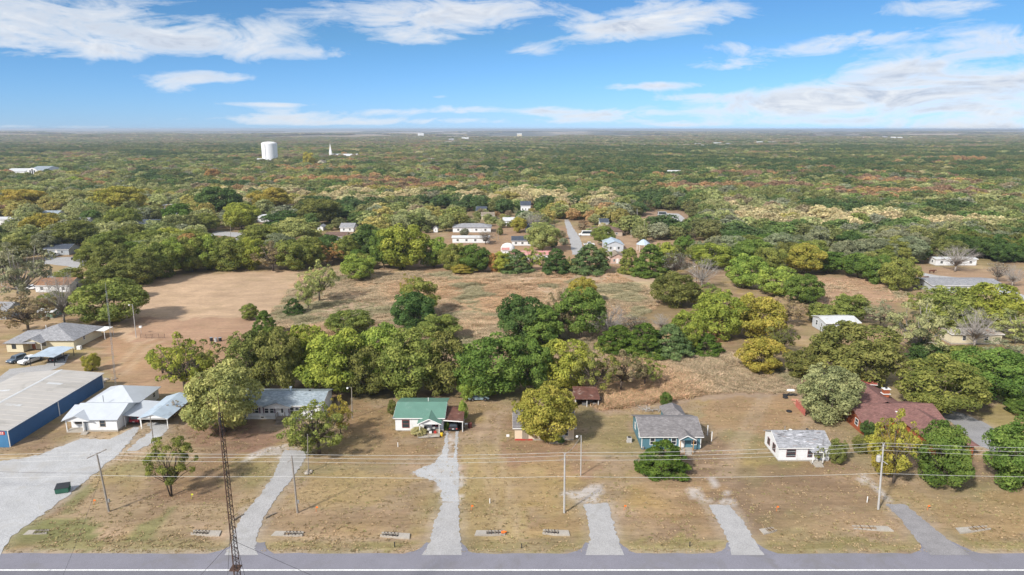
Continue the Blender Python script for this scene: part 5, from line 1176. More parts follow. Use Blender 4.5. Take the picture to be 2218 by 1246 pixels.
# ------------------------------------------------------------------ culvert grates in the ditch
CUL = [(80, 1152, 1, 'half buried concrete drain grate nearest the gravel lot', .7, 8), (445, 1153, -1, 'concrete drain grate left of the first driveway', 1, -6), (625, 1155, 1, 'concrete drain grate right of the first driveway', 1, 2), (855, 1158, -1, 'concrete drain grate left of the second driveway', 1, -9),
       (1063, 1153, 1, 'concrete drain grate with an orange marker right of the second driveway', 1, 4), (1203, 1152, -1, 'concrete drain grate left of the blurred third driveway', .9, -8), (1665, 1148, 1, 'small broken concrete drain right of the fourth driveway', .55, 20), (1887, 1143, -1, 'long concrete drain grate left of the fifth driveway', 1.25, -5),
       (2110, 1145, 1, 'long concrete drain grate right of the fifth driveway', 1.2, 10)]
for (px, py, s, lb, k, rot) in CUL:
    p = W(px, py); r = thing('drain_grate', lb.replace('blurred ', ''), 'drain', (p.x, p.y, -.03), R(rot), 'drain grates along the roadside ditch')
    l, wd = 2.1 * k, .75
    q = -s                                                    # solid slab end on one side, the grate mouth on the other
    fr = MB().extrude([(q * l * 1.15, -wd * .75, -.4), (-q * l, -wd * .55, -.4), (-q * l, -wd * .34, -.4), (q * l * .3, -wd * .5, -.4), (q * l * .3, wd * .5, -.4), (-q * l, wd * .34, -.4), (-q * l, wd * .55, -.4), (q * l * 1.0, wd * .95, -.4)], (0, 0, .415))
    obj('concrete_frame', fr, CONC, r); obj('pipe_mouth', MB().box(min(-q * l * .98, q * l * .29), max(-q * l * .98, q * l * .29), -wd * .48, wd * .48, -.42, -.22), DARK, r)
    x0 = -l * .2 if s > 0 else -l * .8
    for j in range(5): obj('bar', MB().tube((x0 + j * l * .24, -wd * .75, .09), (x0 + j * l * .24, wd * .75, .09), .045, n=6), RUST if j % 2 else WOOD, r)

# ------------------------------------------------------------------ small roadside things
for i, (px, py, lb) in enumerate(((685, 1108, 'orange survey flag left of the green roofed house drive'), (1021, 1105, 'orange survey flag right of the second driveway'), (1352, 1105, 'orange survey flag right of the third driveway'), (1682, 1107, 'orange survey flag right of the fourth driveway'), (2009, 1105, 'orange survey flag right of the fifth driveway'),
                             (204, 1093, 'orange survey flag beside the leaning utility pole'), (415, 1080, 'small yellow green flag under the lone lawn tree'))):
    p = W(px, py); r = thing('survey_flag', lb, 'marker flag', p, 0, 'survey flags on the lawns'); obj('stake', MB().tube((0, 0, 0), (0, 0, .85), .025, n=5), ORANGE if i < 6 else pm('yellowgreen', (.6, .6, .05), .6), r); obj('flag', MB().box(0, .32, -.01, .01, .6, .85), ORANGE if i < 6 else pm('yellowgreen', (.6, .6, .05), .6), r)
p = W(1090, 1154); r = thing('traffic_marker', 'fallen orange marker lying on the drain grate', 'marker', (p.x, p.y, .1)); obj('shell', MB().lathe([(.25, 0), (.2, .15), (.06, .5)], 10), ORANGE, r).rotation_euler = (0, R(80), 0); obj('base', MB().box(-.3, .05, -.28, .28, -.03, .02), ORANGE, r)
for (px, py, h_, m_, lb) in ((862, 968, .75, TRIM, 'short white pipe marker on the lawn below the green roofed house'), (1061, 1090, .7, TRIM, 'short white pipe marker on the lawn right of the second driveway'), (1878, 1088, .9, TRIM, 'short white pipe marker left of the transformer pole'), (525, 823, .9, BLACKP, 'short dark post in the grass behind the left trees'),
                             (855, 1185, .7, BLACKP, 'short dark delineator post left of the second driveway'), (1130, 1187, .6, BLACKP, 'short dark delineator post left of the third driveway'), (1494, 1183, .6, BLACKP, 'short dark delineator post left of the fourth driveway')):
    p = W(px, py); r = thing('marker_post', lb, 'marker post', p); obj('pipe', MB().tube((0, 0, -.1), (0, 0, h_), .07, n=10), m_, r); obj('cap', MB().lathe([(.09, h_), (.09, h_ + .06), (.03, h_ + .1)], 10), m_, r)
p = W(1100, 956); r = thing('yard_sign', 'small white yard sign on a stake left of the peach house', 'sign', p); obj('stake', MB().box(-.04, .04, -.04, .04, 0, 1.3), WOOD, r); obj('panel', MB().box(-.28, .28, -.07, -.042, .95, 1.45), TRIM, r)
for (px, py, rz, lb) in ((516, 1122, 62, 'weathered log lying left of the first driveway'), (586, 1118, 50, 'weathered log lying right of the first driveway')):
    p = W(px, py); r = thing('log', lb, 'log', p, R(rz)); obj('trunk', MB().path([(-.9, 0, .12), (0, .05, .15), (1.0, 0, .12)], .17, .13, 9), WOOD, r); obj('branch_stub', MB().tube((.3, .05, .2), (.6, .3, .35), .06, .03, 6), WOOD, r)
# dumpster
p = W(137, 1066); r = thing('dumpster', 'green dumpster with a black lid at the gravel lot edge', 'dumpster', p, R(18))
obj('bin', MB().extrude([(-.95, -.6, .12), (-.95, .6, .12), (-.95, .85, 1.15), (-.95, -.7, .95)], (1.9, 0, 0)), pm('green_bin', (.035, .12, .08), .6, .15), r); obj('lid', MB().slab([(-1.0, -.72, .96), (1.0, -.72, .96), (1.0, .88, 1.2), (-1.0, .88, 1.2)], .07), BLACKP, r)
for s in (-1, 1): obj('lift_pocket', MB().box(s * 1.0 - .06, s * 1.0 + .06, -.4, .5, .55, .7), pm('green_bin', (0, 0, 0)), r)
for s in (-.8, .8): obj('skid', MB().box(s - .08, s + .08, -.55, .6, 0, .118), BLACKP, r)
# bins beside the rusty carport
for i, (px, py, c_, lb) in enumerate(((1002.5, 930, BLACKP, 'black wheeled bin beside the rusty carport'), (1018, 926, pm('maroon_barrel', (.16, .05, .045), .6, .2), 'dull maroon barrel right of the black bin'))):
    p = W(px, py)
    if i == 0:
        r = thing('wheeled_bin', lb, 'bin', p); obj('tub', MB().add([(-.26, -.3, .08), (.26, -.3, .08), (.26, .3, .08), (-.26, .3, .08), (-.34, -.38, 1.0), (.34, -.38, 1.0), (.34, .36, 1.0), (-.34, .36, 1.0)], [(3, 2, 1, 0), (4, 5, 6, 7), (0, 1, 5, 4), (1, 2, 6, 5), (2, 3, 7, 6), (3, 0, 4, 7)]), c_, r); obj('lid', MB().box(-.36, .36, -.42, .4, 1.002, 1.08), c_, r)
        for s in (-1, 1): obj('wheel', MB().tube((s * .24, .36, .12), (s * .34, .36, .12), .12, n=12), BLACK, r)
    else:
        r = thing('barrel', lb, 'barrel', p); obj('drum', MB().lathe([(.4, 0), (.42, .3), (.4, .32), (.42, .6), (.4, .9)], 18), c_, r); obj('rim', MB().lathe([(.42, .9), (.42, .95), (.36, .95)], 18), c_, r)
p = W(1010, 926); r = thing('metal_stand', 'small pale metal stand between the bin and the barrel', 'stand', p); obj('top', MB().box(-.35, .35, -.25, .25, .75, .82), TRIM, r)
for sx in (-.3, .3):
    for sy in (-.2, .2): obj('leg', MB().tube((sx, sy, 0), (sx, sy, .75), .025, n=6), TRIM, r)
# porch clutter at the green roofed house
def chair(label, loc, rz, m):
    r = thing('porch_chair', label, 'chair', loc, rz, 'chairs on the green roofed porch'); obj('seat', MB().box(-.26, .26, -.26, .26, .38, .44), m, r); obj('backrest', MB().box(-.26, .26, .22, .28, .442, 1.0), m, r)
    for sx in (-.22, .22):
        for sy in (-.22, .22): obj('leg', MB().tube((sx, sy, 0), (sx, sy, .38), .03, n=6), m, r)
chair('dark chair on the porch left of the grill', (GH.x + 6.0, GH.y - 1.1, .42), .2, BLACKP); chair('pale chair on the porch right of the grill', (GH.x + 7.6, GH.y - 1.2, .42), -.3, POLEG)
r = thing('grill', 'grey barbecue grill at the front of the porch', 'grill', (GH.x + 6.8, GH.y - 1.75, .42)); obj('bowl', MB().lathe([(.1, .5), (.3, .6), (.36, .78), (.3, .95), (.1, 1.05)], 14), POLEG, r)
for k in range(3): obj('leg', MB().tube((.22 * math.cos(k * 2.1), .22 * math.sin(k * 2.1), 0), (.12 * math.cos(k * 2.1), .12 * math.sin(k * 2.1), .55), .025, n=6), BLACKP, r)
r = thing('plastic_drum', 'yellow plastic drum at the porch corner', 'drum', (GH.x + 9.3, GH.y - 2.2, 0)); obj('body', MB().lathe([(.24, 0), (.27, .1), (.27, .6), (.2, .72)], 14), pm('yellow_plastic', (.75, .5, .03), .5), r); obj('cap', MB().lathe([(.07, .72), (.07, .78)], 10), BLACKP, r)
for k in range(4):
    s_ = .25 + .08 * (k % 2); m_ = (TRIM, BLACKP, RED, WOOD)[k]
    r = thing('storage_box', ('white box among the porch clutter', 'black box among the porch clutter', 'red box among the porch clutter', 'brown box among the porch clutter')[k], 'box', (GH.x + 7.1 + .45 * k, GH.y - 1.7 + .3 * (k % 2), .42)); obj('bin', MB().box(-s_, s_, -s_, s_, 0, s_ * 1.5), m_, r); obj('lid', MB().box(-s_ - .02, s_ + .02, -s_ - .02, s_ + .02, s_ * 1.5 + .001, s_ * 1.5 + .05), m_, r)
# brush pile
p = W(1407, 890); r = thing('brush_pile', 'heap of grey cut branches behind the teal house', 'brush pile', p)
rb = random.Random(5)
for k in range(46):
    a_ = rb.uniform(0, 6.28); q = Vector((rb.gauss(0, 1.3), rb.gauss(0, .6), rb.uniform(0, .5))); l = rb.uniform(.8, 2.0)
    obj('branch', MB().tube(q, q + Vector((math.cos(a_) * l, math.sin(a_) * l * .6, rb.uniform(-.1, .8))), .06, .02, 5), (POLEG, WOOD, POLEW)[k % 3], r)
# rusty cattle gates left of the mown field
for i, (x0, x1) in enumerate(((305, 330), (331, 359))):
    a, b = W(x0, 733), W(x1, 732); r = thing('cattle_gate', ('rusty cattle gate panel next to the yard light pole', 'rusty cattle gate panel farther from the yard light pole')[i], 'gate', a); L_ = b.x - a.x
    for k in range(4): obj('rail', MB().tube((0, 0, .3 + .33 * k), (L_, 0, .3 + .33 * k), .035, n=6), RUST, r)
    for xx in (0, L_ / 2, L_): obj('upright', MB().tube((xx, 0, 0), (xx, 0, 1.4), .04, n=6), RUST, r)
for i, (px, py) in enumerate(((458, 739), (468, 740), (477, 739))):
    p = W(px, py); r = thing('barrel', ('old drum, leftmost of three by the field edge', 'old drum, middle of three by the field edge', 'old drum, rightmost of three by the field edge')[i], 'barrel', p, 0, 'old drums by the field edge'); obj('drum', MB().lathe([(.42, 0), (.44, .5), (.42, 1.0)], 14), (BLACK, POLEG, BLACK)[i], r); obj('lid', MB().lathe([(.44, 1.0), (.44, 1.05), (.1, 1.06)], 14), STEEL, r)
p = W(306, 722); r = thing('mailbox', 'white meter box on a post beside the yard light pole', 'meter box', p); obj('post', MB().tube((0, 0, 0), (0, 0, 1.6), .06), POLEG, r); obj('box', MB().box(-.4, .4, -.25, .25, 1.6, 2.2), TRIM, r, bevel=.08)
# rubble behind the warehouse, bins in the street, rock at teal side
p = W(240, 822); rb = random.Random(8)
for k in range(16):
    s_ = rb.uniform(.2, .55); tag(obj('rubble_stone', MB().lathe([(s_ * .8, 0), (s_, s_ * .3), (s_ * .5, s_ * .7), (.05, s_ * .75)], 6), (CONC, WOOD)[k % 2], None, (p.x + rb.gauss(0, 1.8), p.y + rb.gauss(0, .9), 0), rb.uniform(0, 6)), 'rough stone in the rubble heap by the slim mast', 'stone', 'rubble heap by the slim mast')
for i, (px, py) in enumerate(((157, 563), (166, 563))):
    p = W(px, py); r = thing('wheeled_bin', ('dark wheeled bin on the curving street, left of two', 'dark wheeled bin on the curving street, right of two')[i], 'bin', p); obj('tub', MB().box(-.4, .4, -.4, .4, .05, 1.2), BLACKP, r); obj('lid', MB().box(-.44, .44, -.44, .44, 1.202, 1.3), POLEG, r)
# cattle on the farm and below the oak wood
def cow(label, loc, rz, col):
    r = tag(bpy.data.objects.new('cow', None), label, 'cow', 'cattle'); COL.objects.link(r); r.location = loc; r.rotation_euler = (0, 0, rz)
    me = bpy.data.meshes.new('body'); bm = bmesh.new()
    pts = [(0, .75, 1.15), (0, .3, 1.12), (0, -.4, 1.1), (0, -.8, 1.15), (0, -1.15, 1.4), (0, -1.45, 1.35), (0, -1.72, 1.15)]
    vs_ = [bm.verts.new(p) for p in pts]
    for a, b in zip(vs_[:-1], vs_[1:]): bm.edges.new((a, b))
    rad = [.34, .4, .38, .33, .2, .19, .12]
    for sx in (-.24, .24):
        for (k, y0) in ((0, .72), (3, -.72)):
            c = [bm.verts.new((sx, y0 + (.06 if k == 0 else 0), .62)), bm.verts.new((sx, y0 + (.12 if k == 0 else -.02), .36)), bm.verts.new((sx, y0 + .03, .02))]
            bm.edges.new((vs_[k], c[0])); bm.edges.new((c[0], c[1])); bm.edges.new((c[1], c[2])); rad += [.15, .09, .08]
    tv = [bm.verts.new((0, 1.1, 1.15)), bm.verts.new((0, 1.2, .6))]; bm.edges.new((vs_[0], tv[0])); bm.edges.new((tv[0], tv[1])); rad += [.05, .04]
    for sx in (-1, 1): e = bm.verts.new((sx * .28, -1.4, 1.45)); bm.edges.new((vs_[5], e)); rad.append(.05)
    bm.to_mesh(me); bm.free(); o = obj('body', me, col, r)
    md = o.modifiers.new('skin', 'SKIN'); 
    for i, v in enumerate(me.skin_vertices[0].data): v.radius = (rad[i], rad[i]); v.use_root = (i == 2)
    sb = o.modifiers.new('sub', 'SUBSURF'); sb.levels = 1; sb.render_levels = 1
CB = pm('brown_hide', (.09, .035, .02), .8, .25, 2)
for i, (px, py, rz) in enumerate(((2018, 592, 80), (2003, 607, 100), (1487, 533, 60), (1480, 532, 95))):
    cow(('brown cow standing on the track near the long white farm trailer', 'brown cow standing above the pale roofed barn', 'brown cow on the bare ground below the oak wood, right of two', 'brown cow on the bare ground below the oak wood, left of two')[i], W(px, py), R(rz), CB)
# ------------------------------------------------------------------ foliage material and tree prototypes
def leaf_material(name, instanced):
    m = bpy.data.materials.new(name); m.use_nodes = True
    nt = m.node_tree; N, L = nt.nodes, nt.links; N.clear()
    out = N.new('ShaderNodeOutputMaterial')
    if instanced:
        a = N.new('ShaderNodeAttribute'); a.attribute_type = 'INSTANCER'; a.attribute_name = 'tcol'; base = a.outputs['Color']
    else:
        a = N.new('ShaderNodeObjectInfo'); base = a.outputs['Color']
    t = N.new('ShaderNodeAttribute'); t.attribute_name = 'tint'
    hsv = N.new('ShaderNodeHueSaturation')
    def rng_(lo, hi):
        r = N.new('ShaderNodeMapRange'); r.inputs['To Min'].default_value = lo; r.inputs['To Max'].default_value = hi
        L.new(t.outputs['Fac'], r.inputs['Value']); return r.outputs[0]
    L.new(rng_(.525, .478), hsv.inputs['Hue']); L.new(rng_(.6, 1.8), hsv.inputs['Value']); hsv.inputs['Saturation'].default_value = .96
    L.new(base, hsv.inputs['Color'])
    d = N.new('ShaderNodeBsdfDiffuse'); L.new(hsv.outputs[0], d.inputs['Color'])
    tr = N.new('ShaderNodeBsdfTranslucent'); L.new(hsv.outputs[0], tr.inputs['Color'])
    mx = N.new('ShaderNodeMixShader'); mx.inputs[0].default_value = .27
    L.new(d.outputs[0], mx.inputs[1]); L.new(tr.outputs[0], mx.inputs[2]); L.new(mx.outputs[0], out.inputs[0])
    return m
LEAF = leaf_material('leaf', False); LEAFI = leaf_material('leaf_far', True)
BARK = pm('bark', (.13, .105, .085), .9, .3, 3, fine=12); BARKP = pm('pale_bark', (.33, .30, .27), .9, .2, 3); BARKD = pm('dark_bark', (.06, .045, .036), .9, .3, 3)

def leaf_mesh(name, P, Nn, S, T, m, asp=.55):
    r = np.random.default_rng(len(P))
    n = len(P); Nn = Nn / (np.linalg.norm(Nn, axis=1, keepdims=True) + 1e-9)
    t = r.normal(size=(n, 3)); t -= (t * Nn).sum(1, keepdims=True) * Nn; t /= np.linalg.norm(t, axis=1, keepdims=True) + 1e-9
    b = np.cross(Nn, t)
    S = S[:, None]; V = np.empty((n, 4, 3)); V[:, 0] = P - t * S; V[:, 1] = P + b * S * asp; V[:, 2] = P + t * S; V[:, 3] = P - b * S * asp
    me = bpy.data.meshes.new(name); me.vertices.add(4 * n); me.vertices.foreach_set('co', V.ravel())
    me.loops.add(4 * n); me.loops.foreach_set('vertex_index', np.arange(4 * n, dtype=np.int32))
    me.polygons.add(n); me.polygons.foreach_set('loop_start', np.arange(0, 4 * n, 4, dtype=np.int32)); me.update()
    a = me.attributes.new('tint', 'FLOAT', 'FACE'); a.data.foreach_set('value', np.clip(T, 0, 1).astype(np.float32))
    me.materials.append(m); return me

def make_tree(kind, seed, nleaf, leaf, lm, bark=None, hgt=10.0, wid=10.0):
    """returns (trunk mesh, crown mesh) of a tree hgt tall and wid wide standing at the origin"""
    r = np.random.default_rng(seed); bark = bark or BARK
    lob = r.normal(size=(9, 3)); ph = r.uniform(0, 6.28, 9)
    env = lambda d: 1 + .085 * np.sin(2.2 * d @ lob.T + ph).sum(1) / 2.2
    zr, z0, zmin = {'round': (.46, .53, .1), 'oval': (.49, .5, .04), 'bush': (.5, .46, .02), 'sparse': (.44, .54, .12), 'small': (.36, .63, .3), 'bare': (.42, .56, .15)}.get(kind, (.4, .55, .1))
    cl = []; cr = []
    if kind == 'cedar':
        k = 150
        for i in range(k):
            t = (i + r.random()) / k; t = t ** 1.1
            R_ = .5 * (1 - t) ** .55 * (.72 + .5 * r.random()) * min(1, .6 + 3 * t); a = r.uniform(0, 6.28)
            cl.append((R_ * math.cos(a), R_ * math.sin(a), .03 + .94 * t)); cr.append(.065 + .06 * (1 - t) + .02 * r.random())
    else:
        k = {'round': 130, 'oval': 120, 'bush': 130, 'sparse': 70, 'small': 46, 'bare': 55}[kind]
        while len(cl) < k:
            d = r.normal(size=3); d /= np.linalg.norm(d); e = float(env(d[None])[0]); rr = r.random() ** (.24 if kind != 'sparse' else .42)
            c_r = r.uniform(.065, .15) if kind in ('round', 'oval', 'bush') else r.uniform(.05, .09)
            p = d * rr * e * np.array([.5 - c_r * .7, .5 - c_r * .7, zr - c_r * .6]) + np.array([0, 0, z0])
            if p[2] < zmin + .1 * r.random(): continue
            cl.append(tuple(p)); cr.append(c_r)
    cl = np.array(cl); cr = np.array(cr); sc = np.array([wid, wid, hgt])
    if kind != 'cedar':                                                # fill the surveyed outline exactly
        q = np.hypot(cl[:, 0], cl[:, 1]) + cr * .75; cl[:, :2] *= .5 / np.percentile(q, 96)
        top_ = (cl[:, 2] + cr * .6).max(); cl[:, 2] *= .99 / top_
    # wood
    mb = MB(); th = {'cedar': .85, 'bush': .16, 'small': .34}.get(kind, .32); tr = .022 * hgt
    lean = r.normal(0, .02, 2) * wid
    if kind == 'bush' or kind == 'small':
        for s in range(4 if kind == 'bush' else 3):
            a = s * 2.1 + r.random(); mb.path([(0.02 * wid * math.cos(a), .02 * wid * math.sin(a), -.1), (.06 * wid * math.cos(a), .06 * wid * math.sin(a), hgt * .2), (.12 * wid * math.cos(a), .12 * wid * math.sin(a), hgt * .45)], tr * .6, tr * .3, 6)
        top = Vector((0, 0, hgt * .25))
    else:
        top = Vector((lean[0], lean[1], hgt * th)); mb.path([(0, 0, -.3), (lean[0] * .3, lean[1] * .3, hgt * th * .5), top], tr * 1.15, tr * (.75 if kind != 'cedar' else .2), 8)
    limbs = {'round': 16, 'oval': 14, 'bush': 12, 'cedar': 0, 'sparse': 44, 'small': 30, 'bare': 55}[kind]
    order = r.permutation(len(cl))[:limbs]
    for i in order:
        e = Vector(cl[i] * sc); s = Vector((0, 0, hgt * (.2 if kind in ('bush', 'small') else r.uniform(.2, th)))) if kind not in ('cedar',) else top
        mid = s.lerp(e, .5) + Vector((r.normal(0, .04) * wid, r.normal(0, .04) * wid, -.02 * hgt + .06 * hgt * r.random()))
        mb.path([s, mid, e], tr * .42, tr * .12, 5)
        if kind in ('sparse', 'bare', 'small'):
            for q in range(7 if kind == 'bare' else 3):
                f = r.uniform(.35, 1); b0 = mid.lerp(e, f); v = Vector(r.normal(size=3)); v.z = abs(v.z) * .8 + .2; v.normalize(); ln = r.uniform(.06, .15) * wid
                b1 = b0 + v * ln; mb.tube(b0, b1, tr * .11, tr * .04, 3, False)
                if kind == 'bare':
                    for w_ in range(3):
                        v2 = (v + Vector(r.normal(0, .6, 3))).normalized(); mb.tube(b0.lerp(b1, r.uniform(.3, 1)), b1 + v2 * ln * .7, tr * .05, tr * .025, 3, False)
    trunk = mb.mesh('trunk'); trunk.materials.append(bark)
    trunk.polygons.foreach_set('use_smooth', [True] * len(trunk.polygons))
    if kind == 'bare' and nleaf == 0: return trunk, None
    # leaves: on the upper and outer side of every clump
    pw = cr ** 2; pick = r.choice(len(cl), nleaf, p=pw / pw.sum())
    d = r.normal(size=(nleaf, 3)); out = (cl[pick] - np.array([0, 0, z0 * .8])); out /= np.linalg.norm(out, axis=1, keepdims=True) + 1e-6
    if kind == 'cedar': out[:, 2] = .1
    d += out * .8 + np.array([0, 0, .35]); d /= np.linalg.norm(d, axis=1, keepdims=True)
    rad = cr[pick] * (.55 + .5 * np.sqrt(r.random(nleaf)))
    sq = np.array([1, 1, .8]) if kind != 'cedar' else np.array([1.0, 1.0, .45])
    P = (cl[pick] + d * rad[:, None] * sq) * sc
    if kind == 'cedar': P[:, 2] -= .25 * np.hypot(P[:, 0], P[:, 1]) * .35
    P[:, 2] = np.maximum(P[:, 2], .05)
    ct = r.random(len(cl)); T = .5 * ct[pick] + .5 * r.random(nleaf)
    Nn = d * 1.0 + r.normal(size=(nleaf, 3)) * .55
    crown = leaf_mesh('crown', P, Nn, leaf * np.clip(r.lognormal(-.12, .38, nleaf), .35, 1.9), T, lm, .55 if kind != 'cedar' else .4)
    return trunk, crown

PROTO = {'round': [make_tree('round', 100 + i, 20000, .185, LEAF) for i in range(5)], 'oval': [make_tree('oval', 200 + i, 14000, .2, LEAF) for i in range(3)],
         'bush': [make_tree('bush', 300 + i, 19000, .18, LEAF) for i in range(5)], 'cedar': [make_tree('cedar', 400 + i, 16000, .25, LEAF, BARKD) for i in range(3)],
         'sparse': [make_tree('sparse', 500 + i, 5200, .17, LEAF) for i in range(3)], 'pale': [make_tree('sparse', 540 + i, 6500, .17, LEAF, BARKP) for i in range(2)],
         'small': [make_tree('small', 560 + i, 6500, .16, LEAF, BARKD) for i in range(2)], 'bare': [make_tree('bare', 600 + i, 0, .1, LEAF, BARKP) for i in range(2)] + [make_tree('bare', 610, 900, .14, LEAF, BARK)]}
# colours of the foliage itself
C = dict(olive=(.195, .22, .05), lolive=(.30, .31, .10), yg=(.26, .29, .045), lime=(.245, .315, .055), green=(.12, .185, .036), dgreen=(.075, .125, .034), cedar=(.085, .14, .022), cedarp=(.13, .185, .065),
         gold=(.33, .285, .05), yellow=(.34, .315, .05), orange=(.38, .22, .075), rust=(.27, .165, .085), brown=(.26, .20, .105), dolive=(.16, .17, .045), pale=(.26, .275, .12), tan=(.45, .38, .17), grey=(.28, .27, .22), greyg=(.21, .225, .125))
CNAME = dict(olive='olive green', lolive='light olive', yg='yellow green', lime='bright green', green='green', dgreen='dark green', cedar='dark green', cedarp='blue green', gold='golden', yellow='yellow', orange='orange', rust='rust red', brown='brown', dolive='dark olive', pale='pale grey green', tan='tan gold', grey='grey', greyg='grey green')
tree_rng = random.Random(21); _n = {}
TREEPOS = []
def place_tree(x, y, wid, hgt, kind, colour, label, group=None):
    pool = PROTO[kind]; k = _n.get(kind, 0); _n[kind] = k + 1
    tm, cm = pool[k % len(pool)]
    nm = {'cedar': 'cedar_tree', 'bush': 'shrub' if hgt < 5.5 else 'bushy_tree', 'bare': 'bare_tree', 'small': 'small_tree'}.get(kind, 'tree')
    r = thing(nm, label, 'shrub' if nm == 'shrub' else 'tree', (x, y, 0), tree_rng.uniform(0, 6.28), group)
    r.scale = (wid / 10, wid / 10, hgt / 10)
    c = np.array(C[colour]) * tree_rng.uniform(.9, 1.1) * np.array([tree_rng.uniform(.93, 1.07), 1, 1])
    t = obj('trunk', tm, None, r)
    if cm is not None:
        o = obj('crown', cm, None, r); o.color = (*c, 1)
    TREEPOS.append((x, y, wid / 2))
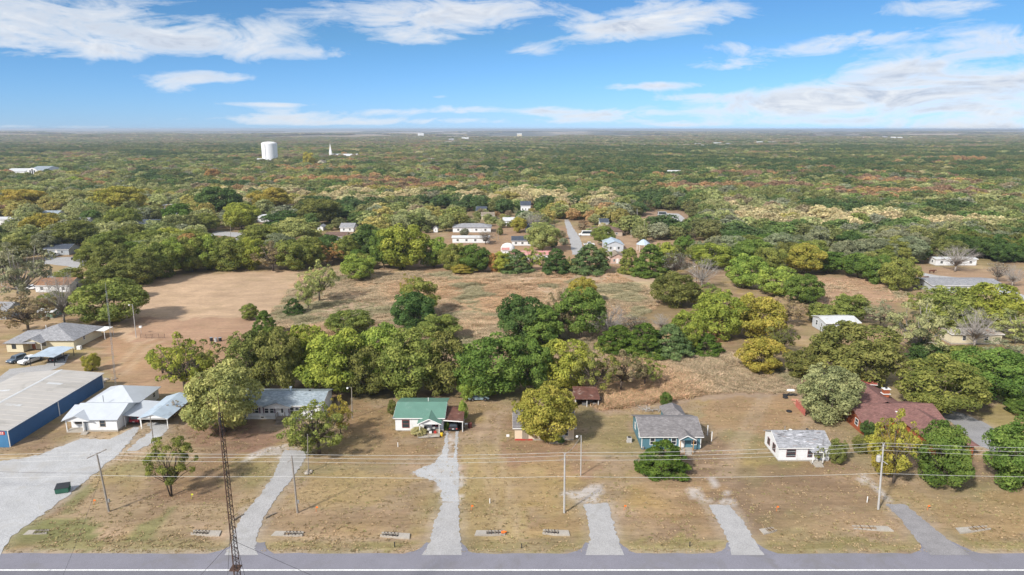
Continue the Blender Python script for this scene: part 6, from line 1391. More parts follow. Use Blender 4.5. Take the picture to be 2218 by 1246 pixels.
# hand surveyed trees: photo x, visible foot row, crown width in photo px, top row, kind, colour, label
TREES = [
 (485, 952, 168, 789, 'bush', 'lolive', 'broad light olive tree hiding the left end of the mobile home'),
 (372, 1079, 112, 953, 'small', 'olive', 'small spreading tree alone on the lawn beside the gravel lot'),
 (692, 988, 150, 868, 'sparse', 'olive', 'bushy many-stemmed tree in front of the mobile home steps'),
 (668, 990, 90, 905, 'sparse', 'dolive', 'dark twiggy left side stem of the tree clump at the first drive'),
 (738, 942, 62, 858, 'sparse', 'gold', 'thin golden brown tree between the mobile home and the yard light pole'),
 (1182, 967, 136, 832, 'bush', 'gold', 'dense golden tree covering the middle of the peach house'),
 (1437, 1034, 98, 955, 'cedar', 'cedar', 'squat dark cedar in front of the teal house'),
 (1935, 1050, 112, 888, 'sparse', 'yellow', 'yellowing see-through tree behind the transformer pole'),
 (1915, 1040, 70, 930, 'oval', 'gold', 'narrow golden tree behind the transformer pole shaft'),
 (2032, 1064, 124, 916, 'bush', 'green', 'dense green tree right of the transformer pole'),
 (2205, 1068, 150, 900, 'bush', 'green', 'dense green tree at the end of the asphalt drive'),
 (1798, 920, 135, 793, 'bush', 'pale', 'pale grey green tree hanging over the brick house roof'),
 (2030, 908, 178, 778, 'bush', 'olive', 'olive tree spreading over the asphalt drive'),
 (2142, 885, 150, 752, 'round', 'green', 'dark green tree with a short bare trunk behind the asphalt drive'),
 (1845, 842, 185, 698, 'bush', 'dolive', 'wide dark tree in front of the white metal shed'),
 (1650, 812, 105, 732, 'bush', 'gold', 'golden bushy tree at the right end of the weedy field'),
 (1740, 822, 85, 752, 'bush', 'dolive', 'dark olive bush right of the golden bushy tree'),
 (1985, 790, 138, 648, 'pale', 'pale', 'large pale thinning tree with light limbs right of the white metal shed'),
 (2010, 805, 80, 745, 'bush', 'dgreen', 'dark undergrowth at the foot of the large pale tree'),
 (2055, 722, 120, 622, 'bush', 'olive', 'olive tree above the cream trailer, left of two'),
 (2132, 722, 125, 612, 'bush', 'yg', 'yellow green tree above the cream trailer, right of two'),
 (2110, 755, 100, 670, 'bare', 'grey', 'bare branching tree in front of the cream trailer'),
 (2200, 745, 110, 670, 'pale', 'lolive', 'pale olive tree right of the cream trailer'),
 (2190, 800, 120, 735, 'sparse', 'greyg', 'thin grey green tree below the cream trailer on the right'),
 (2085, 815, 140, 752, 'bush', 'olive', 'olive thicket below the cream trailer'),
 (2215, 905, 70, 860, 'bush', 'green', 'green shrub below the right edge trailer'),
 (1556, 738, 118, 632, 'bush', 'yg', 'yellow green tree at the right side of the open field, left of two'),
 (1636, 742, 120, 638, 'bush', 'gold', 'golden green tree at the right side of the open field, right of two'),
 (1552, 738, 40, 686, 'cedar', 'rust', 'small rust brown cedar below the yellow green tree'),
 (1338, 764, 84, 704, 'cedar', 'cedar', 'dark cedar, leftmost in the row above the weedy field'),
 (1394, 775, 95, 700, 'cedar', 'cedar', 'dark cedar, second from left in the row above the weedy field'),
 (1450, 776, 88, 702, 'cedar', 'cedarp', 'blue green cedar in the middle of the row above the weedy field'),
 (1486, 768, 66, 672, 'oval', 'yg', 'yellow green tree rising from the cedar row'),
 (1530, 770, 62, 722, 'cedar', 'cedar', 'low dark cedar, rightmost in the row above the weedy field'),
 (1318, 738, 100, 662, 'bare', 'grey', 'silvery bare thicket left of the cedar row'),
 (1375, 728, 70, 682, 'bare', 'grey', 'silvery bare thicket behind the cedar row'),
 (1432, 718, 50, 680, 'bare', 'grey', 'small silvery bare sapling behind the cedar row'),
 (1128, 748, 105, 638, 'bush', 'dgreen', 'dark mottled tree below the tall grass, left of the grove'),
 (1172, 752, 92, 662, 'bush', 'green', 'mid green tree in front of the dark mottled tree'),
 (1212, 735, 85, 632, 'sparse', 'brown', 'thin brownish tree in the middle of the grove below the tall grass'),
 (1258, 740, 108, 622, 'oval', 'green', 'green tree at the right of the grove below the tall grass'),
 (1262, 660, 62, 600, 'oval', 'gold', 'golden topped tree rising behind the grove'),
 (1460, 668, 105, 586, 'bush', 'dolive', 'dark round tree at the right end of the open field'),
 (1528, 662, 70, 612, 'sparse', 'olive', 'thin olive tree right of the dark round tree'),
 (898, 718, 102, 632, 'bush', 'dgreen', 'dark green tree in the middle of the tall grass field'),
 (908, 690, 84, 606, 'oval', 'olive', 'olive tree above the dark green tree in the tall grass'),
 (888, 660, 40, 594, 'sparse', 'gold', 'thin golden sapling behind the olive tree in the tall grass'),
 (950, 742, 90, 680, 'bush', 'olive', 'olive tree at the lower edge of the tall grass field'),
 (756, 730, 100, 672, 'bush', 'olive', 'rounded olive tree at the lower left of the tall grass field'),
 (575, 732, 50, 672, 'cedar', 'green', 'conical green tree at the lower right of the mown field'),
 (637, 684, 38, 646, 'cedar', 'dgreen', 'small dark evergreen on the mown field'),
 (541, 695, 38, 658, 'bush', 'olive', 'small olive bush on the mown field'),
 (200, 806, 36, 765, 'bush', 'yellow', 'small yellow shrub behind the blue warehouse'),
 (553, 848, 120, 716, 'bush', 'dolive', 'dark olive tree at the left end of the main grove'),
 (612, 862, 110, 708, 'oval', 'dolive', 'dark brownish tree behind the mobile home chimney'),
 (668, 840, 105, 702, 'oval', 'yg', 'tall yellow green tree behind the right end of the mobile home'),
 (728, 868, 155, 716, 'bush', 'yg', 'large bright yellow green tree in the main grove'),
 (800, 866, 110, 752, 'bush', 'dolive', 'dark tree low in the main grove'),
 (832, 845, 125, 702, 'bush', 'lime', 'bright green topped tree in the main grove'),
 (885, 866, 145, 714, 'bush', 'olive', 'dusky olive tree behind the green roof'),
 (958, 862, 115, 726, 'oval', 'dolive', 'dark olive tree right above the rusty carport'),
 (1062, 870, 168, 726, 'bush', 'green', 'big leafy green tree filling the middle of the main grove'),
 (1012, 872, 45, 800, 'bush', 'lime', 'slim bright green tree beside the rusty carport'),
 (1150, 858, 100, 734, 'oval', 'green', 'green tree left behind the golden tree'),
 (1216, 850, 125, 734, 'bush', 'yg', 'yellow green tree behind the golden tree'),
 (1288, 858, 100, 742, 'sparse', 'olive', 'thin olive tree above the rusty tin shed'),
 (1345, 850, 100, 756, 'sparse', 'brown', 'brownish thicket tree right of the rusty tin shed'),
 (1396, 838, 80, 764, 'sparse', 'olive', 'thin thicket tree at the right end of the main grove'),
 (1442, 882, 26, 849, 'bush', 'green', 'small rounded green shrub behind the teal house'),
 (850, 900, 20, 866, 'bush', 'dolive', 'narrow dark shrub left of the green roofed house'),
 (908, 945, 36, 928, 'bush', 'tan', 'dry tan flower bed bush in front of the green roofed house'),
 (968, 934, 14, 916, 'bush', 'green', 'small green shrub at the porch corner'),
 (1003, 915, 22, 868, 'bush', 'lime', 'leafy vine bush along the rusty carport'),
 (1215, 962, 16, 948, 'bush', 'dgreen', 'small dark shrub beside the peach house steps'),
 (1812, 1008, 40, 950, 'bush', 'dolive', 'dark shrub right of the small white house'),
 (1870, 985, 45, 945, 'bush', 'dolive', 'dull shrub between the small white house and the brick house'),
 (1772, 1004, 26, 968, 'small', 'olive', 'straggly shrub at the small white house door'),
 (1880, 950, 35, 912, 'bush', 'dgreen', 'dark shrub against the brick house front'),
 (245, 708, 152, 606, 'bush', 'olive', 'large rounded olive tree right of the cream house'),
 (140, 702, 85, 590, 'bare', 'grey', 'dark limbed half bare tree behind the cream house'),
 (48, 668, 135, 522, 'pale', 'greyg', 'tall pale feathery tree at the left edge'),
 (62, 722, 120, 632, 'sparse', 'brown', 'brownish thin cedar above the cream house'),
 (118, 680, 70, 632, 'bush', 'olive', 'low olive bush behind the lean-to shed'),
 (402, 862, 130, 718, 'sparse', 'yg', 'thin yellow green tree left of the main grove'),
 (440, 842, 110, 738, 'sparse', 'dolive', 'dark thin tree behind the broad light olive tree'),
 (352, 810, 60, 752, 'small', 'yg', 'thin leafed young tree left of the main grove'),
 (378, 905, 40, 868, 'sparse', 'brown', 'brown twiggy bush at the right side of the blue carport'),
 (692, 655, 80, 562, 'sparse', 'lolive', 'pale feathery thicket at the corner of the tall grass field'),
 (668, 672, 55, 592, 'sparse', 'lolive', 'paler feathery thicket in front of the field corner thicket'),
 (776, 608, 74, 550, 'bush', 'lime', 'round bright green tree at the far edge of the field'),
 (832, 585, 66, 498, 'round', 'green', 'green tree left of the big yellow green tree'),
 (872, 588, 118, 484, 'oval', 'yg', 'big yellow green tree at the far edge of the field'),
 (940, 582, 66, 514, 'oval', 'lime', 'narrow bright tree right of the big yellow green tree'),
 (798, 568, 80, 486, 'round', 'dgreen', 'dark green tree behind the hedgerow gap'),
 (985, 588, 66, 526, 'bush', 'olive', 'olive bush left of the orange sumac'),
 (1030, 592, 80, 530, 'bush', 'green', 'leafy green bush at the orange sumac'),
 (1070, 592, 26, 548, 'bush', 'orange', 'orange sumac clump at the far edge of the field'),
 (1005, 594, 60, 572, 'bush', 'gold', 'low golden weeds at the far edge of the field'),
 (1115, 592, 66, 540, 'cedar', 'cedarp', 'blue green cedar in front of the pinkish roof, left'),
 (1152, 588, 58, 534, 'sparse', 'yg', 'thin yellow green tree in front of the pinkish roof'),
 (1204, 594, 62, 538, 'cedar', 'dgreen', 'dark cedar at the right end of the pinkish roof'),
 (1276, 594, 76, 528, 'cedar', 'cedarp', 'blue green cedar at the foot of the village street'),
 (1232, 592, 36, 556, 'sparse', 'lolive', 'thin light olive tree between two cedars at the field edge'),
 (1085, 592, 50, 544, 'bush', 'yg', 'yellow green bush between the orange sumac and a cedar'),
 (1300, 588, 50, 524, 'sparse', 'olive', 'thin olive tree left of the pinkish brick cottage'),
 (1364, 594, 44, 536, 'cedar', 'olive', 'olive tinted cedar right of the pinkish brick cottage'),
 (1408, 600, 74, 528, 'cedar', 'green', 'bright green cedar at the corner of the field'),
 (1440, 588, 60, 524, 'oval', 'yg', 'yellow green tree behind the bright cedar'),
 (1462, 602, 66, 540, 'bare', 'grey', 'pale bare tree behind the dark round tree'),
 (1520, 625, 80, 560, 'bare', 'grey', 'silver bare tree beside the rusty lamp pole'),
 (1540, 585, 84, 524, 'bush', 'yg', 'bright yellow green tree above the silver bare tree'),
 (1590, 568, 50, 532, 'round', 'lime', 'small bright tree right of the bright yellow green tree'),
 (1615, 628, 88, 552, 'bush', 'lime', 'bright green tree cluster at the right end of the field, left'),
 (1684, 645, 88, 578, 'bush', 'lime', 'bright green tree cluster at the right end of the field, middle'),
 (1738, 660, 84, 594, 'bush', 'green', 'leafy green tree at the right end of the field'),
 (1662, 606, 76, 536, 'round', 'olive', 'olive tree behind the bright green cluster'),
 (1742, 598, 84, 528, 'round', 'gold', 'golden brown topped tree behind the bright green cluster'),
 (1790, 596, 76, 544, 'round', 'green', 'green tree left of the small pale clearing'),
 (1858, 606, 82, 548, 'round', 'green', 'green tree at the top of the small pale clearing'),
 (1900, 616, 66, 552, 'bush', 'green', 'denser green tree right of the small pale clearing'),
 (1945, 632, 84, 556, 'bush', 'olive', 'olive tree at the farm track end'),
 (1835, 702, 84, 636, 'bush', 'olive', 'olive tree behind the white metal shed'),
 (1702, 704, 84, 640, 'sparse', 'brown', 'brownish thicket left of the white metal shed'),
 (1775, 702, 60, 656, 'bush', 'olive', 'low olive thicket behind the white metal shed roof'),
 (1906, 712, 70, 652, 'sparse', 'greyg', 'grey green thicket right of the white metal shed'),
 (1690, 770, 70, 700, 'sparse', 'dolive', 'thin dark thicket above the golden bushy tree'),
 (2068, 590, 90, 532, 'bare', 'grey', 'bare tree in front of the long white farm trailer'),
 (2160, 612, 50, 566, 'bare', 'grey', 'pale bare tree beside the farm track'),
 (2192, 622, 50, 574, 'bare', 'grey', 'second pale bare tree beside the farm track'),
 (1995, 690, 70, 620, 'sparse', 'olive', 'thin olive thicket left of the pale roofed barn'),
 (1175, 548, 74, 482, 'round', 'lolive', 'light olive tree beside the village street'),
 (1158, 502, 48, 462, 'bare', 'grey', 'silver bare tree beside the blue grey cottage'),
 (1306, 535, 52, 490, 'round', 'olive', 'olive tree between minibus and metal workshop'),
 (1052, 530, 44, 498, 'bare', 'grey', 'bare tree in front of the flat roofed trailer'),
 (1124, 505, 36, 470, 'round', 'gold', 'golden brown tree left of the blue grey cottage'),
 (1083, 510, 14, 492, 'bush', 'dolive', 'small round shrub by the white hipped village house'),
 (390, 500, 62, 440, 'round', 'green', 'green tree right of the pale blue bungalow'),
 (446, 505, 60, 462, 'round', 'olive', 'rounded olive tree above the corner street'),
 (524, 500, 76, 440, 'round', 'yg', 'yellow green tree at the corner street'),
 (612, 498, 84, 456, 'bush', 'dgreen', 'dark low tree right of the corner street'),
 (690, 492, 100, 430, 'round', 'dolive', 'tall dark olive tree above the backyard shed'),
 (588, 462, 84, 406, 'round', 'gold', 'golden tree above the white corner house'),
 (478, 468, 96, 404, 'round', 'dgreen', 'large dark tree in the left village'),
 (160, 545, 120, 478, 'round', 'dolive', 'big dark tree shading the blue grey house'),
 (96, 520, 80, 462, 'round', 'gold', 'golden tree left of the big dark shade tree'),
 (45, 458, 100, 410, 'round', 'gold', 'wide golden tree above the white flat roofed building'),
 (160, 455, 100, 412, 'round', 'lolive', 'light yellowish tree above the ranch house, left'),
 (265, 468, 110, 402, 'round', 'gold', 'golden tree above the ranch house'),
 (270, 512, 74, 448, 'oval', 'olive', 'feathery olive tree in front of the ranch house'),
 (165, 410, 44, 382, 'round', 'lime', 'bright lime tree on the far left'),
 (115, 408, 22, 388, 'round', 'orange', 'small orange tree on the far left'),
 (462, 400, 34, 366, 'round', 'orange', 'orange tree left below the water tower'),
 (670, 366, 30, 330, 'oval', 'yellow', 'tall yellow tree right of the water tower'),
]
HEDGE = [(205, 586, 66, 528, 'round', 'olive'), (258, 612, 92, 530, 'bush', 'dolive'), (300, 622, 92, 545, 'bush', 'dolive'), (340, 608, 92, 524, 'bush', 'olive'), (376, 598, 74, 516, 'oval', 'lime'),
         (418, 592, 72, 514, 'bush', 'olive'), (452, 588, 74, 508, 'bush', 'lime'), (498, 590, 80, 512, 'bush', 'olive'), (544, 586, 74, 512, 'bush', 'yg'), (592, 588, 84, 522, 'sparse', 'brown'), (636, 586, 84, 518, 'bush', 'olive'),
         (676, 580, 66, 514, 'bush', 'olive'), (570, 548, 90, 484, 'round', 'olive'), (640, 540, 110, 474, 'round', 'lolive'), (722, 575, 50, 526, 'sparse', 'orange'), (755, 572, 60, 510, 'bush', 'olive'), (330, 560, 90, 498, 'round', 'olive'),
         (240, 560, 80, 500, 'round', 'olive'), (290, 545, 84, 486, 'round', 'dolive'), (420, 552, 80, 498, 'round', 'olive'), (370, 548, 70, 492, 'oval', 'yg'), (150, 622, 60, 580, 'bush', 'olive'), (225, 628, 80, 575, 'bush', 'dolive'), (270, 650, 70, 608, 'bush', 'dolive')]
def survey(px, yb, w_px, ytop, kind):
    b = W(px, yb); s = F / (b.y * CA + CAM_H * SA); w = w_px / s
    low = kind in ('bush', 'cedar', 'oval', 'round')
    y = b.y + (.24 * w if low else .08 * w); x = (px - 1109) / F * (y * CA + CAM_H * SA)
    return x, y, w, max(1.2, zt(y, ytop) * 1.0)
for (px, yb, w_px, yt, kind, col, lb) in TREES:
    x, y, w, h = survey(px, yb, w_px, yt, kind); place_tree(x, y, w * 1.04, h * 1.0, kind, col, lb)
ORD = ['first', 'second', 'third', 'fourth', 'fifth', 'sixth', 'seventh', 'eighth', 'ninth', 'tenth', 'eleventh', 'twelfth', 'thirteenth', 'fourteenth', 'fifteenth', 'sixteenth', 'seventeenth', 'eighteenth', 'nineteenth', 'twentieth', 'twenty-first', 'twenty-second']
front = sorted(h for h in HEDGE if h[1] >= 565); back = sorted(h for h in HEDGE if h[1] < 565)
for row, where in ((front, 'along the hedgerow bordering the mown field'), (back, 'in the row behind the mown field hedgerow')):
    for i, (px, yb, w_px, yt, kind, col) in enumerate(row):
        x, y, w, h = survey(px, yb, w_px, yt, kind)
        place_tree(x, y, w * 1.1, h, kind, col, '%s %s tree, %s from the left %s' % (CNAME[col], {'bush': 'bushy', 'sparse': 'thin', 'oval': 'tall'}.get(kind, 'rounded'), ORD[i], where), 'hedgerow trees beyond the mown field')
n_hand = len(TREEPOS)

# ------------------------------------------------------------------ woodland: scatter the rest of the trees
CLEAR = [wp(q) for q in ([(300, 640), (330, 600), (655, 582), (1420, 590), (1520, 640), (1730, 660), (1770, 600), (1920, 605), (2000, 640), (2300, 660), (2300, 1300), (-300, 1300), (-300, 640), (120, 640), (180, 720), (250, 720)],
                           [(880, 505), (980, 500), (1230, 486), (1260, 505), (1290, 520), (1290, 590), (880, 590)], [(1222, 470), (1236, 470), (1300, 590), (1236, 590)],
                           [(1385, 462), (1420, 456), (1480, 458), (1500, 478), (1490, 500), (1385, 500)], [(1280, 512), (1450, 515), (1480, 540), (1420, 600), (1260, 600)], [(1440, 520), (1620, 530), (1650, 548), (1500, 545)],
                           [(1975, 575), (2300, 572), (2300, 700), (1990, 640)], [(435, 500), (560, 490), (600, 476), (612, 484), (540, 530), (440, 566)], [(85, 552), (210, 552), (215, 575), (130, 612), (40, 612), (40, 565)],
                           [(700, 485), (770, 480), (775, 520), (690, 525)], [(-60, 480), (60, 486), (60, 505), (-60, 510)], [(915, 445), (945, 447), (940, 462), (912, 460)], [(1890, 362), (1960, 362), (2060, 352), (2218, 350), (2218, 356), (2080, 358), (1960, 370)],
                           [(545, 345), (600, 345), (600, 358), (545, 358)], [(20, 378), (110, 376), (110, 388), (20, 390)], [(330, 297.5), (480, 290.5), (760, 288.2), (760, 290), (640, 292), (520, 296)], [(700, 340), (780, 340), (780, 347), (700, 347)])]
for (px, py, er) in ((1229, 484, 7), (1234, 495, 7), (1240, 507, 7), (1248, 522, 7), (1252, 540, 7), (1400, 480, 13), (1425, 472, 13), (1450, 480, 13), (1472, 478, 10), (1280, 530, 8),
                     (555, 505, 8), (530, 515, 8), (575, 490, 8), (490, 530, 7), (150, 565, 9), (120, 568, 9), (170, 575, 8), (930, 455, 12), (2030, 600, 7), (2080, 607, 7), (1990, 592, 7)):
    p = W(px, py); EXC.append((p.x, p.y, er))
def clear_mask(x, y, r):
    m = np.zeros(len(x), bool)
    for k, p in enumerate(CLEAR): m |= inpoly(x, y, p) & ((r.random(len(x)) > .16) | (k in (0, 2, 6, 7, 8)))
    for p in PAVED.values():
        if max(q.y for q in p) > 200: m |= inpoly(x, y, p)
    for (ex, ey, er) in EXC: m |= (x - ex) ** 2 + (y - ey) ** 2 < er ** 2
    return m
def wood_colour(x, y, r):
    """species mix of the woods, with cloud-shadow and sunlit bands put into the colour"""
    n = len(x); pal = np.array([C['olive'], C['dolive'], C['dgreen'], C['green'], C['lolive'], C['gold'], C['tan'], C['rust'], C['orange'], C['brown'], C['greyg'], C['yg']])
    n1 = fnoise(x * .45, y, 170, 61, 3); n2 = fnoise(x * .6, y, 90, 62, 3); n3 = fnoise(x * .3, y * 1.1, 420, 63, 3)
    wgt = np.tile(np.array([.32, .16, .12, .11, .15, .03, .012, .008, .008, .05, .07, .03]), (n, 1))
    py = 280 + F * (CAM_H - 8) / np.maximum(y, 1); px = 1109 + F * x / (y * CA + CAM_H * SA)
    band = lambda c, s: np.exp(-((py - c) / s) ** 2)
    wgt[:, 6] += 5.0 * band(418, 10) * (px > 480) * (px < 1330) * (.3 + n1) + 6.0 * band(466 + (px - 1900) * .03, 11) * np.clip((px - 1560) / 120, 0, 1)          # tan gold canopy strips, part of their sunlit brightness put into the colour
    wgt[:, 5] += .5 * band(418, 16) * (px > 400) * (px < 1400) + .5 * band(440, 26) * (px < 520)
    wgt[:, 4] += .6 * band(455, 40) * (px < 500) + .5 * band(460, 25) * (px > 1500)
    wgt[:, 7] += .55 * np.clip(n2 - .52, 0, 1) * 5 * band(375, 40) * (px > 780); wgt[:, 8] += .6 * np.clip(n2 - .56, 0, 1) * 6 * band(385, 45)
    wgt[:, 2] += 2.4 * band(345, 30) * (px > 1050) + .9 * band(445, 18) * (px > 640) * (px < 1400) + .5 * band(500, 45) * (px > 1400) + 2.0 * band(322, 9) * (px < 560)  # dark green: cloud-shadow bands put into the leaf colour, plus dark oaks
    wgt[:, 1] += 1.8 * band(345, 30) * (px > 1050) + .5 * band(500, 45) * (px > 1400) + 2.5 * band(320, 9) * (px < 520) + .5 * band(343, 14) * (px > 560) * (px < 1100)  # dark olive: the same cloud shade in the leaf colour, plus dark oaks
    wgt[:, 3] += .9 * np.clip(n1 - .5, 0, 1) * 6 * band(390, 22) * (px > 1050) * (px < 1600) + .3 * band(500, 45) * (px > 1400)
    wgt[:, 6] += .6 * band(290, 10); wgt[:, 9] += 1.2 * band(292, 12) + .5 * np.clip(n3 - .45, 0, 1) * 4 * band(325, 25) + .5 * band(300, 14); wgt[:, 10] += 1.6 * band(294, 14) + .35 * band(500, 45) * (px > 1500)
    oak = band(520, 42) * np.clip((px - 1380) / 120, 0, 1)
    wgt[:, [4, 5, 6, 7, 8, 9, 11]] *= (1 - .85 * oak)[:, None]; wgt[:, [1, 2, 3, 10]] += (.5 * oak)[:, None]
    wgt /= wgt.sum(1, keepdims=True)
    near = [2, 1, 3, 10, 0, 4, 11, 9, 6, 5, 8, 7]                       # neighbours in this order look alike, so patches hold together
    u = fnoise(x * .7, y, np.where(y > 1200, 70, 38), 64, 3) + r.normal(0, 1, n) * np.clip(.05 * 700 / np.maximum(y, 1), .012, .05); u = np.argsort(np.argsort(u)) / n
    pick = np.array(near)[(wgt[:, near].cumsum(1) > np.clip(u, 0, .999)[:, None]).argmax(1)]
    c = pal[pick] * (1 + r.uniform(-.18, .2, (n, 1)) * np.clip(900 / np.maximum(y, 1), .25, 1)[:, None]) * r.uniform(.95, 1.05, (n, 3)); g_ = c.mean(1, keepdims=True); c = (c * .82 + g_ * .18) * 1.08; return c, pick
def wood_points(y0, y1, spacing, seed):
    r = np.random.default_rng(seed); xs, ys = [], []
    rows = np.arange(y0, y1, spacing)
    for yy in rows:
        hw = .80 * yy + 60; k = int(2 * hw / spacing); xs.append(np.linspace(-hw, hw, k) + r.normal(0, spacing * .33, k)); ys.append(np.full(k, yy) + r.normal(0, spacing * .33, k))
    return np.concatenate(xs), np.concatenate(ys)
X_, Y_, S_ = [], [], []
for y0, y1, sp, seed, big in ((285, 700, 8.2, 1, 1.0), (700, 1500, 10.2, 2, 1.05), (1500, 2600, 13.0, 3, 1.2), (2600, 4600, 19.0, 4, 1.7), (4600, 8500, 26.0, 5, 2.6), (8500, 16000, 60.0, 6, 4.5)):
    a, b = wood_points(y0, y1, sp, seed); X_.append(a); Y_.append(b); S_.append(np.full(len(a), big))
x = np.concatenate(X_); y = np.concatenate(Y_); s = np.concatenate(S_)
r = np.random.default_rng(77)
keep = ~clear_mask(x, y, r)
thin = fnoise(x, y, 120, 71, 3); keep &= r.random(len(x)) < np.where(y < 560, np.clip(1.15 - (np.abs(x + 120) < 330) * .45, .1, 1), np.clip(1.6 - thin * .9, .5, 1))
keep &= ~((y > 4600) & (fnoise(x * .5, y * .16, 420, 31, 5) > .47))
# open-ness round the hand surveyed trees
nr = y < 620
tp = np.array(TREEPOS)
for (tx, ty, tr_) in tp[tp[:, 1] > 240]:
    keep &= ~(nr & ((x - tx) ** 2 + (y - ty) ** 2 < (tr_ * .85) ** 2))
x, y, s = x[keep], y[keep], s[keep]
hh = r.uniform(6.8, 11.8, len(x)) * np.where(s > 1.5, 1.0, 1) * (1 + (s - 1) * .25); ww = hh * r.uniform(1.05, 1.65, len(x)) * np.maximum(1, s * .75)
# keep the sight lines to the village houses and far landmarks as open as they are
for (lx, ly, rd_) in EXC:
    if ly < 250 or ly > 640: continue
    near = (np.abs(x - lx * y / ly) < 9 + .012 * ly) & (y < ly) & (y > ly - max(34, ly * .1))
    hh = np.where(near, np.minimum(hh, 3.6 + 1.5 * r.random(len(x))), hh); ww = np.where(near, np.minimum(ww, 5.5), ww)
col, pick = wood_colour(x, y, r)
px_, py_ = to_px(x, y)
vis = (px_ > -40) & (px_ < 2260)
order = np.argsort(np.where(vis, y, 1e9))
N_IND = 300 - n_hand
KEYS = ['olive', 'dolive', 'dgreen', 'green', 'lolive', 'gold', 'tan', 'rust', 'orange', 'brown', 'greyg', 'yg']
ind = order[:max(N_IND, 0)]
plan = {}
for i in ind:
    lx, ly, nm_ = min(LANDMARKS, key=lambda l: (l[0] - x[i]) ** 2 + (l[1] - y[i]) ** 2)
    dx = px_[i] - to_px(lx, ly)[0]; dy = y[i] - ly
    rel = ('right of' if dx > 0 else 'left of') if abs(dx) > 22 else ('behind' if dy > 0 else 'in front of')
    kind = tree_rng.choice(['round', 'round', 'oval', 'round', 'bush'])
    size = 'tall' if hh[i] > 9.8 else 'low' if hh[i] < 8 else 'mid-sized'
    key = (size, KEYS[pick[i]], kind, rel, nm_)
    plan.setdefault(key, []).append((math.hypot(x[i] - lx, y[i] - ly), i))
NTH = ['nearest', 'second nearest', 'third nearest', 'fourth nearest', 'fifth nearest', 'sixth nearest', 'seventh nearest', 'eighth nearest', 'ninth nearest', 'tenth nearest', 'eleventh nearest', 'twelfth nearest']
for (size, key, kind, rel, nm_), items in plan.items():
    for k, (d_, i) in enumerate(sorted(items)):
        nth = (', %s' % NTH[min(k, 11)]) if len(items) > 1 else ''
        lb = '%s %s %s tree%s %s the %s' % (size, CNAME[key], {'round': 'broad', 'oval': 'narrow', 'bush': 'bushy'}[kind], nth, rel, nm_)
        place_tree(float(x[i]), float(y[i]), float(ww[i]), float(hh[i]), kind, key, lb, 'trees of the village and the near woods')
mask = np.ones(len(x), bool); mask[ind] = False
x, y, hh, ww, col = x[mask], y[mask], hh[mask], ww[mask], col[mask]

# ------------------------------------------------------------------ geometry-node scatter for what nobody could count
def scatter(name, label, cat, P, rot, scl, pick, colr, protos):
    coll = bpy.data.collections.new(name + '_kinds')
    for k, p in enumerate(protos): coll.objects.link(p)
    n = len(P); me = bpy.data.meshes.new(name); me.vertices.add(n); me.vertices.foreach_set('co', np.asarray(P, np.float32).ravel())
    for nm, ty, data, key in (('rot', 'FLOAT_VECTOR', np.stack([np.zeros(n), np.zeros(n), rot], 1), 'vector'), ('scl', 'FLOAT_VECTOR', scl, 'vector'), ('pick', 'INT', pick, 'value')):
        a = me.attributes.new(nm, ty, 'POINT'); a.data.foreach_set(key, np.asarray(data, np.int32 if ty == 'INT' else np.float32).ravel())
    a = me.attributes.new('tcol', 'FLOAT_COLOR', 'POINT'); a.data.foreach_set('color', np.concatenate([colr, np.ones((n, 1))], 1).astype(np.float32).ravel())
    o = bpy.data.objects.new(name, me); COL.objects.link(o)
    g = bpy.data.node_groups.new(name + '_scatter', 'GeometryNodeTree')
    g.interface.new_socket('Geometry', in_out='INPUT', socket_type='NodeSocketGeometry'); g.interface.new_socket('Geometry', in_out='OUTPUT', socket_type='NodeSocketGeometry')
    N, L = g.nodes, g.links
    gi, go = N.new('NodeGroupInput'), N.new('NodeGroupOutput')
    iop = N.new('GeometryNodeInstanceOnPoints'); ci = N.new('GeometryNodeCollectionInfo')
    ci.inputs['Collection'].default_value = coll; ci.inputs['Separate Children'].default_value = True; ci.inputs['Reset Children'].default_value = True
    def attr(nm, ty):
        q = N.new('GeometryNodeInputNamedAttribute'); q.data_type = ty; q.inputs['Name'].default_value = nm; return q.outputs['Attribute']
    L.new(gi.outputs[0], iop.inputs['Points']); L.new(ci.outputs[0], iop.inputs['Instance']); iop.inputs['Pick Instance'].default_value = True
    L.new(attr('pick', 'INT'), iop.inputs['Instance Index'])
    e2r = N.new('FunctionNodeEulerToRotation'); L.new(attr('rot', 'FLOAT_VECTOR'), e2r.inputs[0]); L.new(e2r.outputs[0], iop.inputs['Rotation'])
    L.new(attr('scl', 'FLOAT_VECTOR'), iop.inputs['Scale']); L.new(iop.outputs[0], go.inputs[0])
    md = o.modifiers.new('scatter', 'NODES'); md.node_group = g
    return tag(o, label, cat, kind='stuff')
def far_proto(k, kind, nleaf, leaf):
    tm, cm = make_tree(kind, 800 + k, nleaf, leaf, LEAFI)
    bm = bmesh.new(); bm.from_mesh(cm)
    n0 = len(bm.faces); bm.from_mesh(tm)
    ti = bm.faces.layers.float.get('tint')
    bm.faces.ensure_lookup_table()
    for f in bm.faces[n0:]: f.material_index = 1
    me = bpy.data.meshes.new('wood_tree'); bm.to_mesh(me); bm.free(); me.materials.append(LEAFI); me.materials.append(BARK)
    return bpy.data.objects.new('wood_tree_%02d' % k, me)
protos = [far_proto(k, 'round', 3600, .34) for k in range(6)] + [far_proto(6, 'oval', 3200, .34), far_proto(7, 'sparse', 700, .3)]
n = len(x); pk = r.choice(8, n, p=[.15, .15, .15, .15, .13, .12, .1, .05])
zf = np.clip((np.hypot(x, y) - 2600) / 5000, 0, 1) * (fnoise(x, y, 3000, 51, 4) - .52) * 75
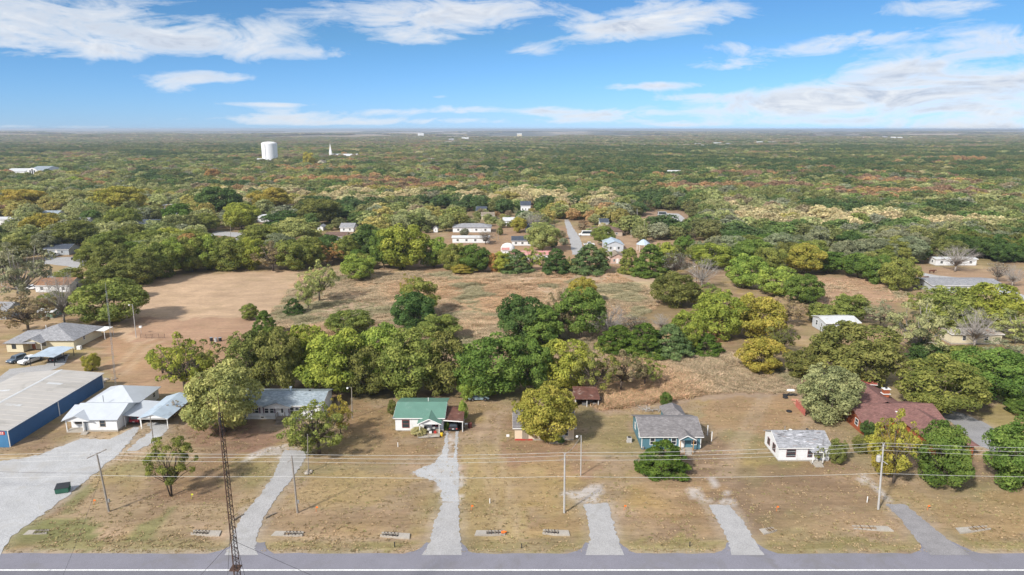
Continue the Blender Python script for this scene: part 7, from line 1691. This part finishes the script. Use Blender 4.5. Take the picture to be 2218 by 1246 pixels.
scatter('forest', 'mixed autumn woodland stretching from the village to the horizon', 'forest', np.stack([x, y, zf - .2], 1), r.uniform(0, 6.28, n), np.stack([ww / 10, ww / 10, hh / 10], 1), pk, col, protos)
print('wood trees', n, 'individual', len(TREEPOS))

# ------------------------------------------------------------------ grass
GRASSM = leaf_material('grass_blade', True)
def tuft(k, nb, h, spread, lean):
    r_ = np.random.default_rng(900 + k); V, Fc, T = [], [], []
    for b in range(nb):
        a = r_.uniform(0, 6.28); q = r_.normal(0, spread, 2); l = h * r_.uniform(.6, 1.1); w_ = .02 + .012 * l / h
        d = np.array([math.cos(a), math.sin(a)]); pr = np.array([-d[1], d[0]]) * w_ * (1.3 if h > .5 else 4)
        tip = q + d * l * lean * r_.uniform(.4, 1.2)
        i = len(V); V += [(*(q - pr), 0), (*(q + pr), 0), (*(q + (tip - q) * .35 + pr * .8), l * .65), (*(q + (tip - q) * .35 - pr * .8), l * .65), (*tip, l)]
        Fc += [(i, i + 1, i + 2, i + 3), (i + 3, i + 2, i + 4)]; t = r_.random(); T += [t, t]
    me = bpy.data.meshes.new('tuft'); me.from_pydata(V, [], Fc); me.update(); at = me.attributes.new('tint', 'FLOAT', 'FACE'); at.data.foreach_set('value', np.array(T, np.float32)); me.materials.append(GRASSM)
    return bpy.data.objects.new('tuft_%d' % k, me)
def fill(poly, dens, seed):
    q = wp(poly); r_ = np.random.default_rng(seed); x0, x1 = min(p.x for p in q), max(p.x for p in q); y0, y1 = min(p.y for p in q), max(p.y for p in q)
    m = int((x1 - x0) * (y1 - y0) * dens); a, b = r_.uniform(x0, x1, m), r_.uniform(y0, y1, m); k = inpoly(a, b, q); return a[k], b[k]
a, b = fill([(655, 600), (720, 588), (1330, 588), (1430, 640), (1420, 670), (1320, 720), (1000, 770), (620, 730), (580, 690)], 4.2, 1)
a2, b2 = fill([(1260, 720), (1560, 760), (1720, 800), (1735, 855), (1560, 850), (1300, 890), (1250, 830)], 4.0, 2)
a3, b3 = fill([(1760, 605), (1920, 605), (1990, 650), (1760, 665)], .8, 3)
a, b = np.concatenate([a, a2, a3]), np.concatenate([b, b2, b3]); n = len(a); r = np.random.default_rng(5)
cl = fnoise(a, b, 7, 81, 3); k = r.random(n) < np.clip((cl - .25) * 3.4, .12, 1); a, b, cl = a[k], b[k], cl[k]; n = len(a)
base = np.array([(.52, .36, .21), (.50, .355, .215), (.53, .40, .25), (.46, .36, .23)]); cc = base[np.clip(((fnoise(a, b, 30, 83, 2) - .3) * 10).astype(int), 0, 3)] * r.uniform(.8, 1.15, (n, 1))
gz = (fnoise(a, b, 14, 84, 2) > .63)[:, None]; cc = np.where(gz, np.array([.36, .32, .19]), cc)
hgt = (.28 + .75 * np.clip(cl - .3, 0, .6)) * r.uniform(.5, 1.5, n) * (.7 + .7 * fnoise(a, b, 18, 87, 2))
scatter('tall_dry_grass', 'tall tan dry grass covering the open fields', 'grass', np.stack([a, b, np.full(n, -.12)], 1), r.uniform(0, 6.28, n), np.stack([hgt * 1.7 + .35, hgt * 1.7 + .35, hgt], 1), r.integers(0, 3, n), cc, [tuft(k, 46, 1.0, .3, .9) for k in range(3)])
# lawns
r = np.random.default_rng(6); n = 16000
a = r.uniform(-95, 95, n); b = 85.3 + 55 * r.random(n) ** 1.3
m = np.zeros(n, bool)
for p in list(PAVED.values()): m |= inpoly(a, b, p)
for (ex, ey, er) in EXC: m |= (a - ex) ** 2 + (b - ey) ** 2 < (er * .8) ** 2
m |= r.random(n) > np.clip(fnoise(a, b, 6, 91, 3) * 1.8 - .1, 0, 1)
a, b = a[~m], b[~m]; n = len(a)
gm = fnoise(a, b, 9, 4, 3)[:, None]; cc = np.where(r.random((n, 1)) < .12 + (gm > .58) * .25, np.array([.26, .235, .1]), np.array([.33, .25, .14])) * r.uniform(.75, 1.15, (n, 1))
dz = -.3 * np.exp(-((b - 89.5) / 1.7) ** 2)
sc_ = r.uniform(.6, 1.2, n)
scatter('lawn_grass', 'short dry lawn grass between the houses and the road', 'grass', np.stack([a, b, dz - .03], 1), r.uniform(0, 6.28, n), np.stack([sc_, sc_, sc_], 1), r.integers(0, 2, n), cc, [tuft(10 + k, 7, .09, .16, 1.2) for k in range(2)])

# ------------------------------------------------------------------ air: one even haze box
HAZE_D = 9.5e-5
hz = obj('haze', MB().box(-71000, 71000, -310, 91000, -45, 66))
hm = bpy.data.materials.new('haze'); hm.use_nodes = True; nt = hm.node_tree; nt.nodes.clear()
o_ = nt.nodes.new('ShaderNodeOutputMaterial'); v_ = nt.nodes.new('ShaderNodeVolumePrincipled')
v_.inputs['Color'].default_value = (.72, .82, .95, 1); v_.inputs['Density'].default_value = HAZE_D; v_.inputs['Anisotropy'].default_value = .2
nt.links.new(v_.outputs[0], o_.inputs['Volume']); hz.data.materials.append(hm)
tag(hz, 'thin bluish haze over the distant woods', 'haze', kind='stuff')
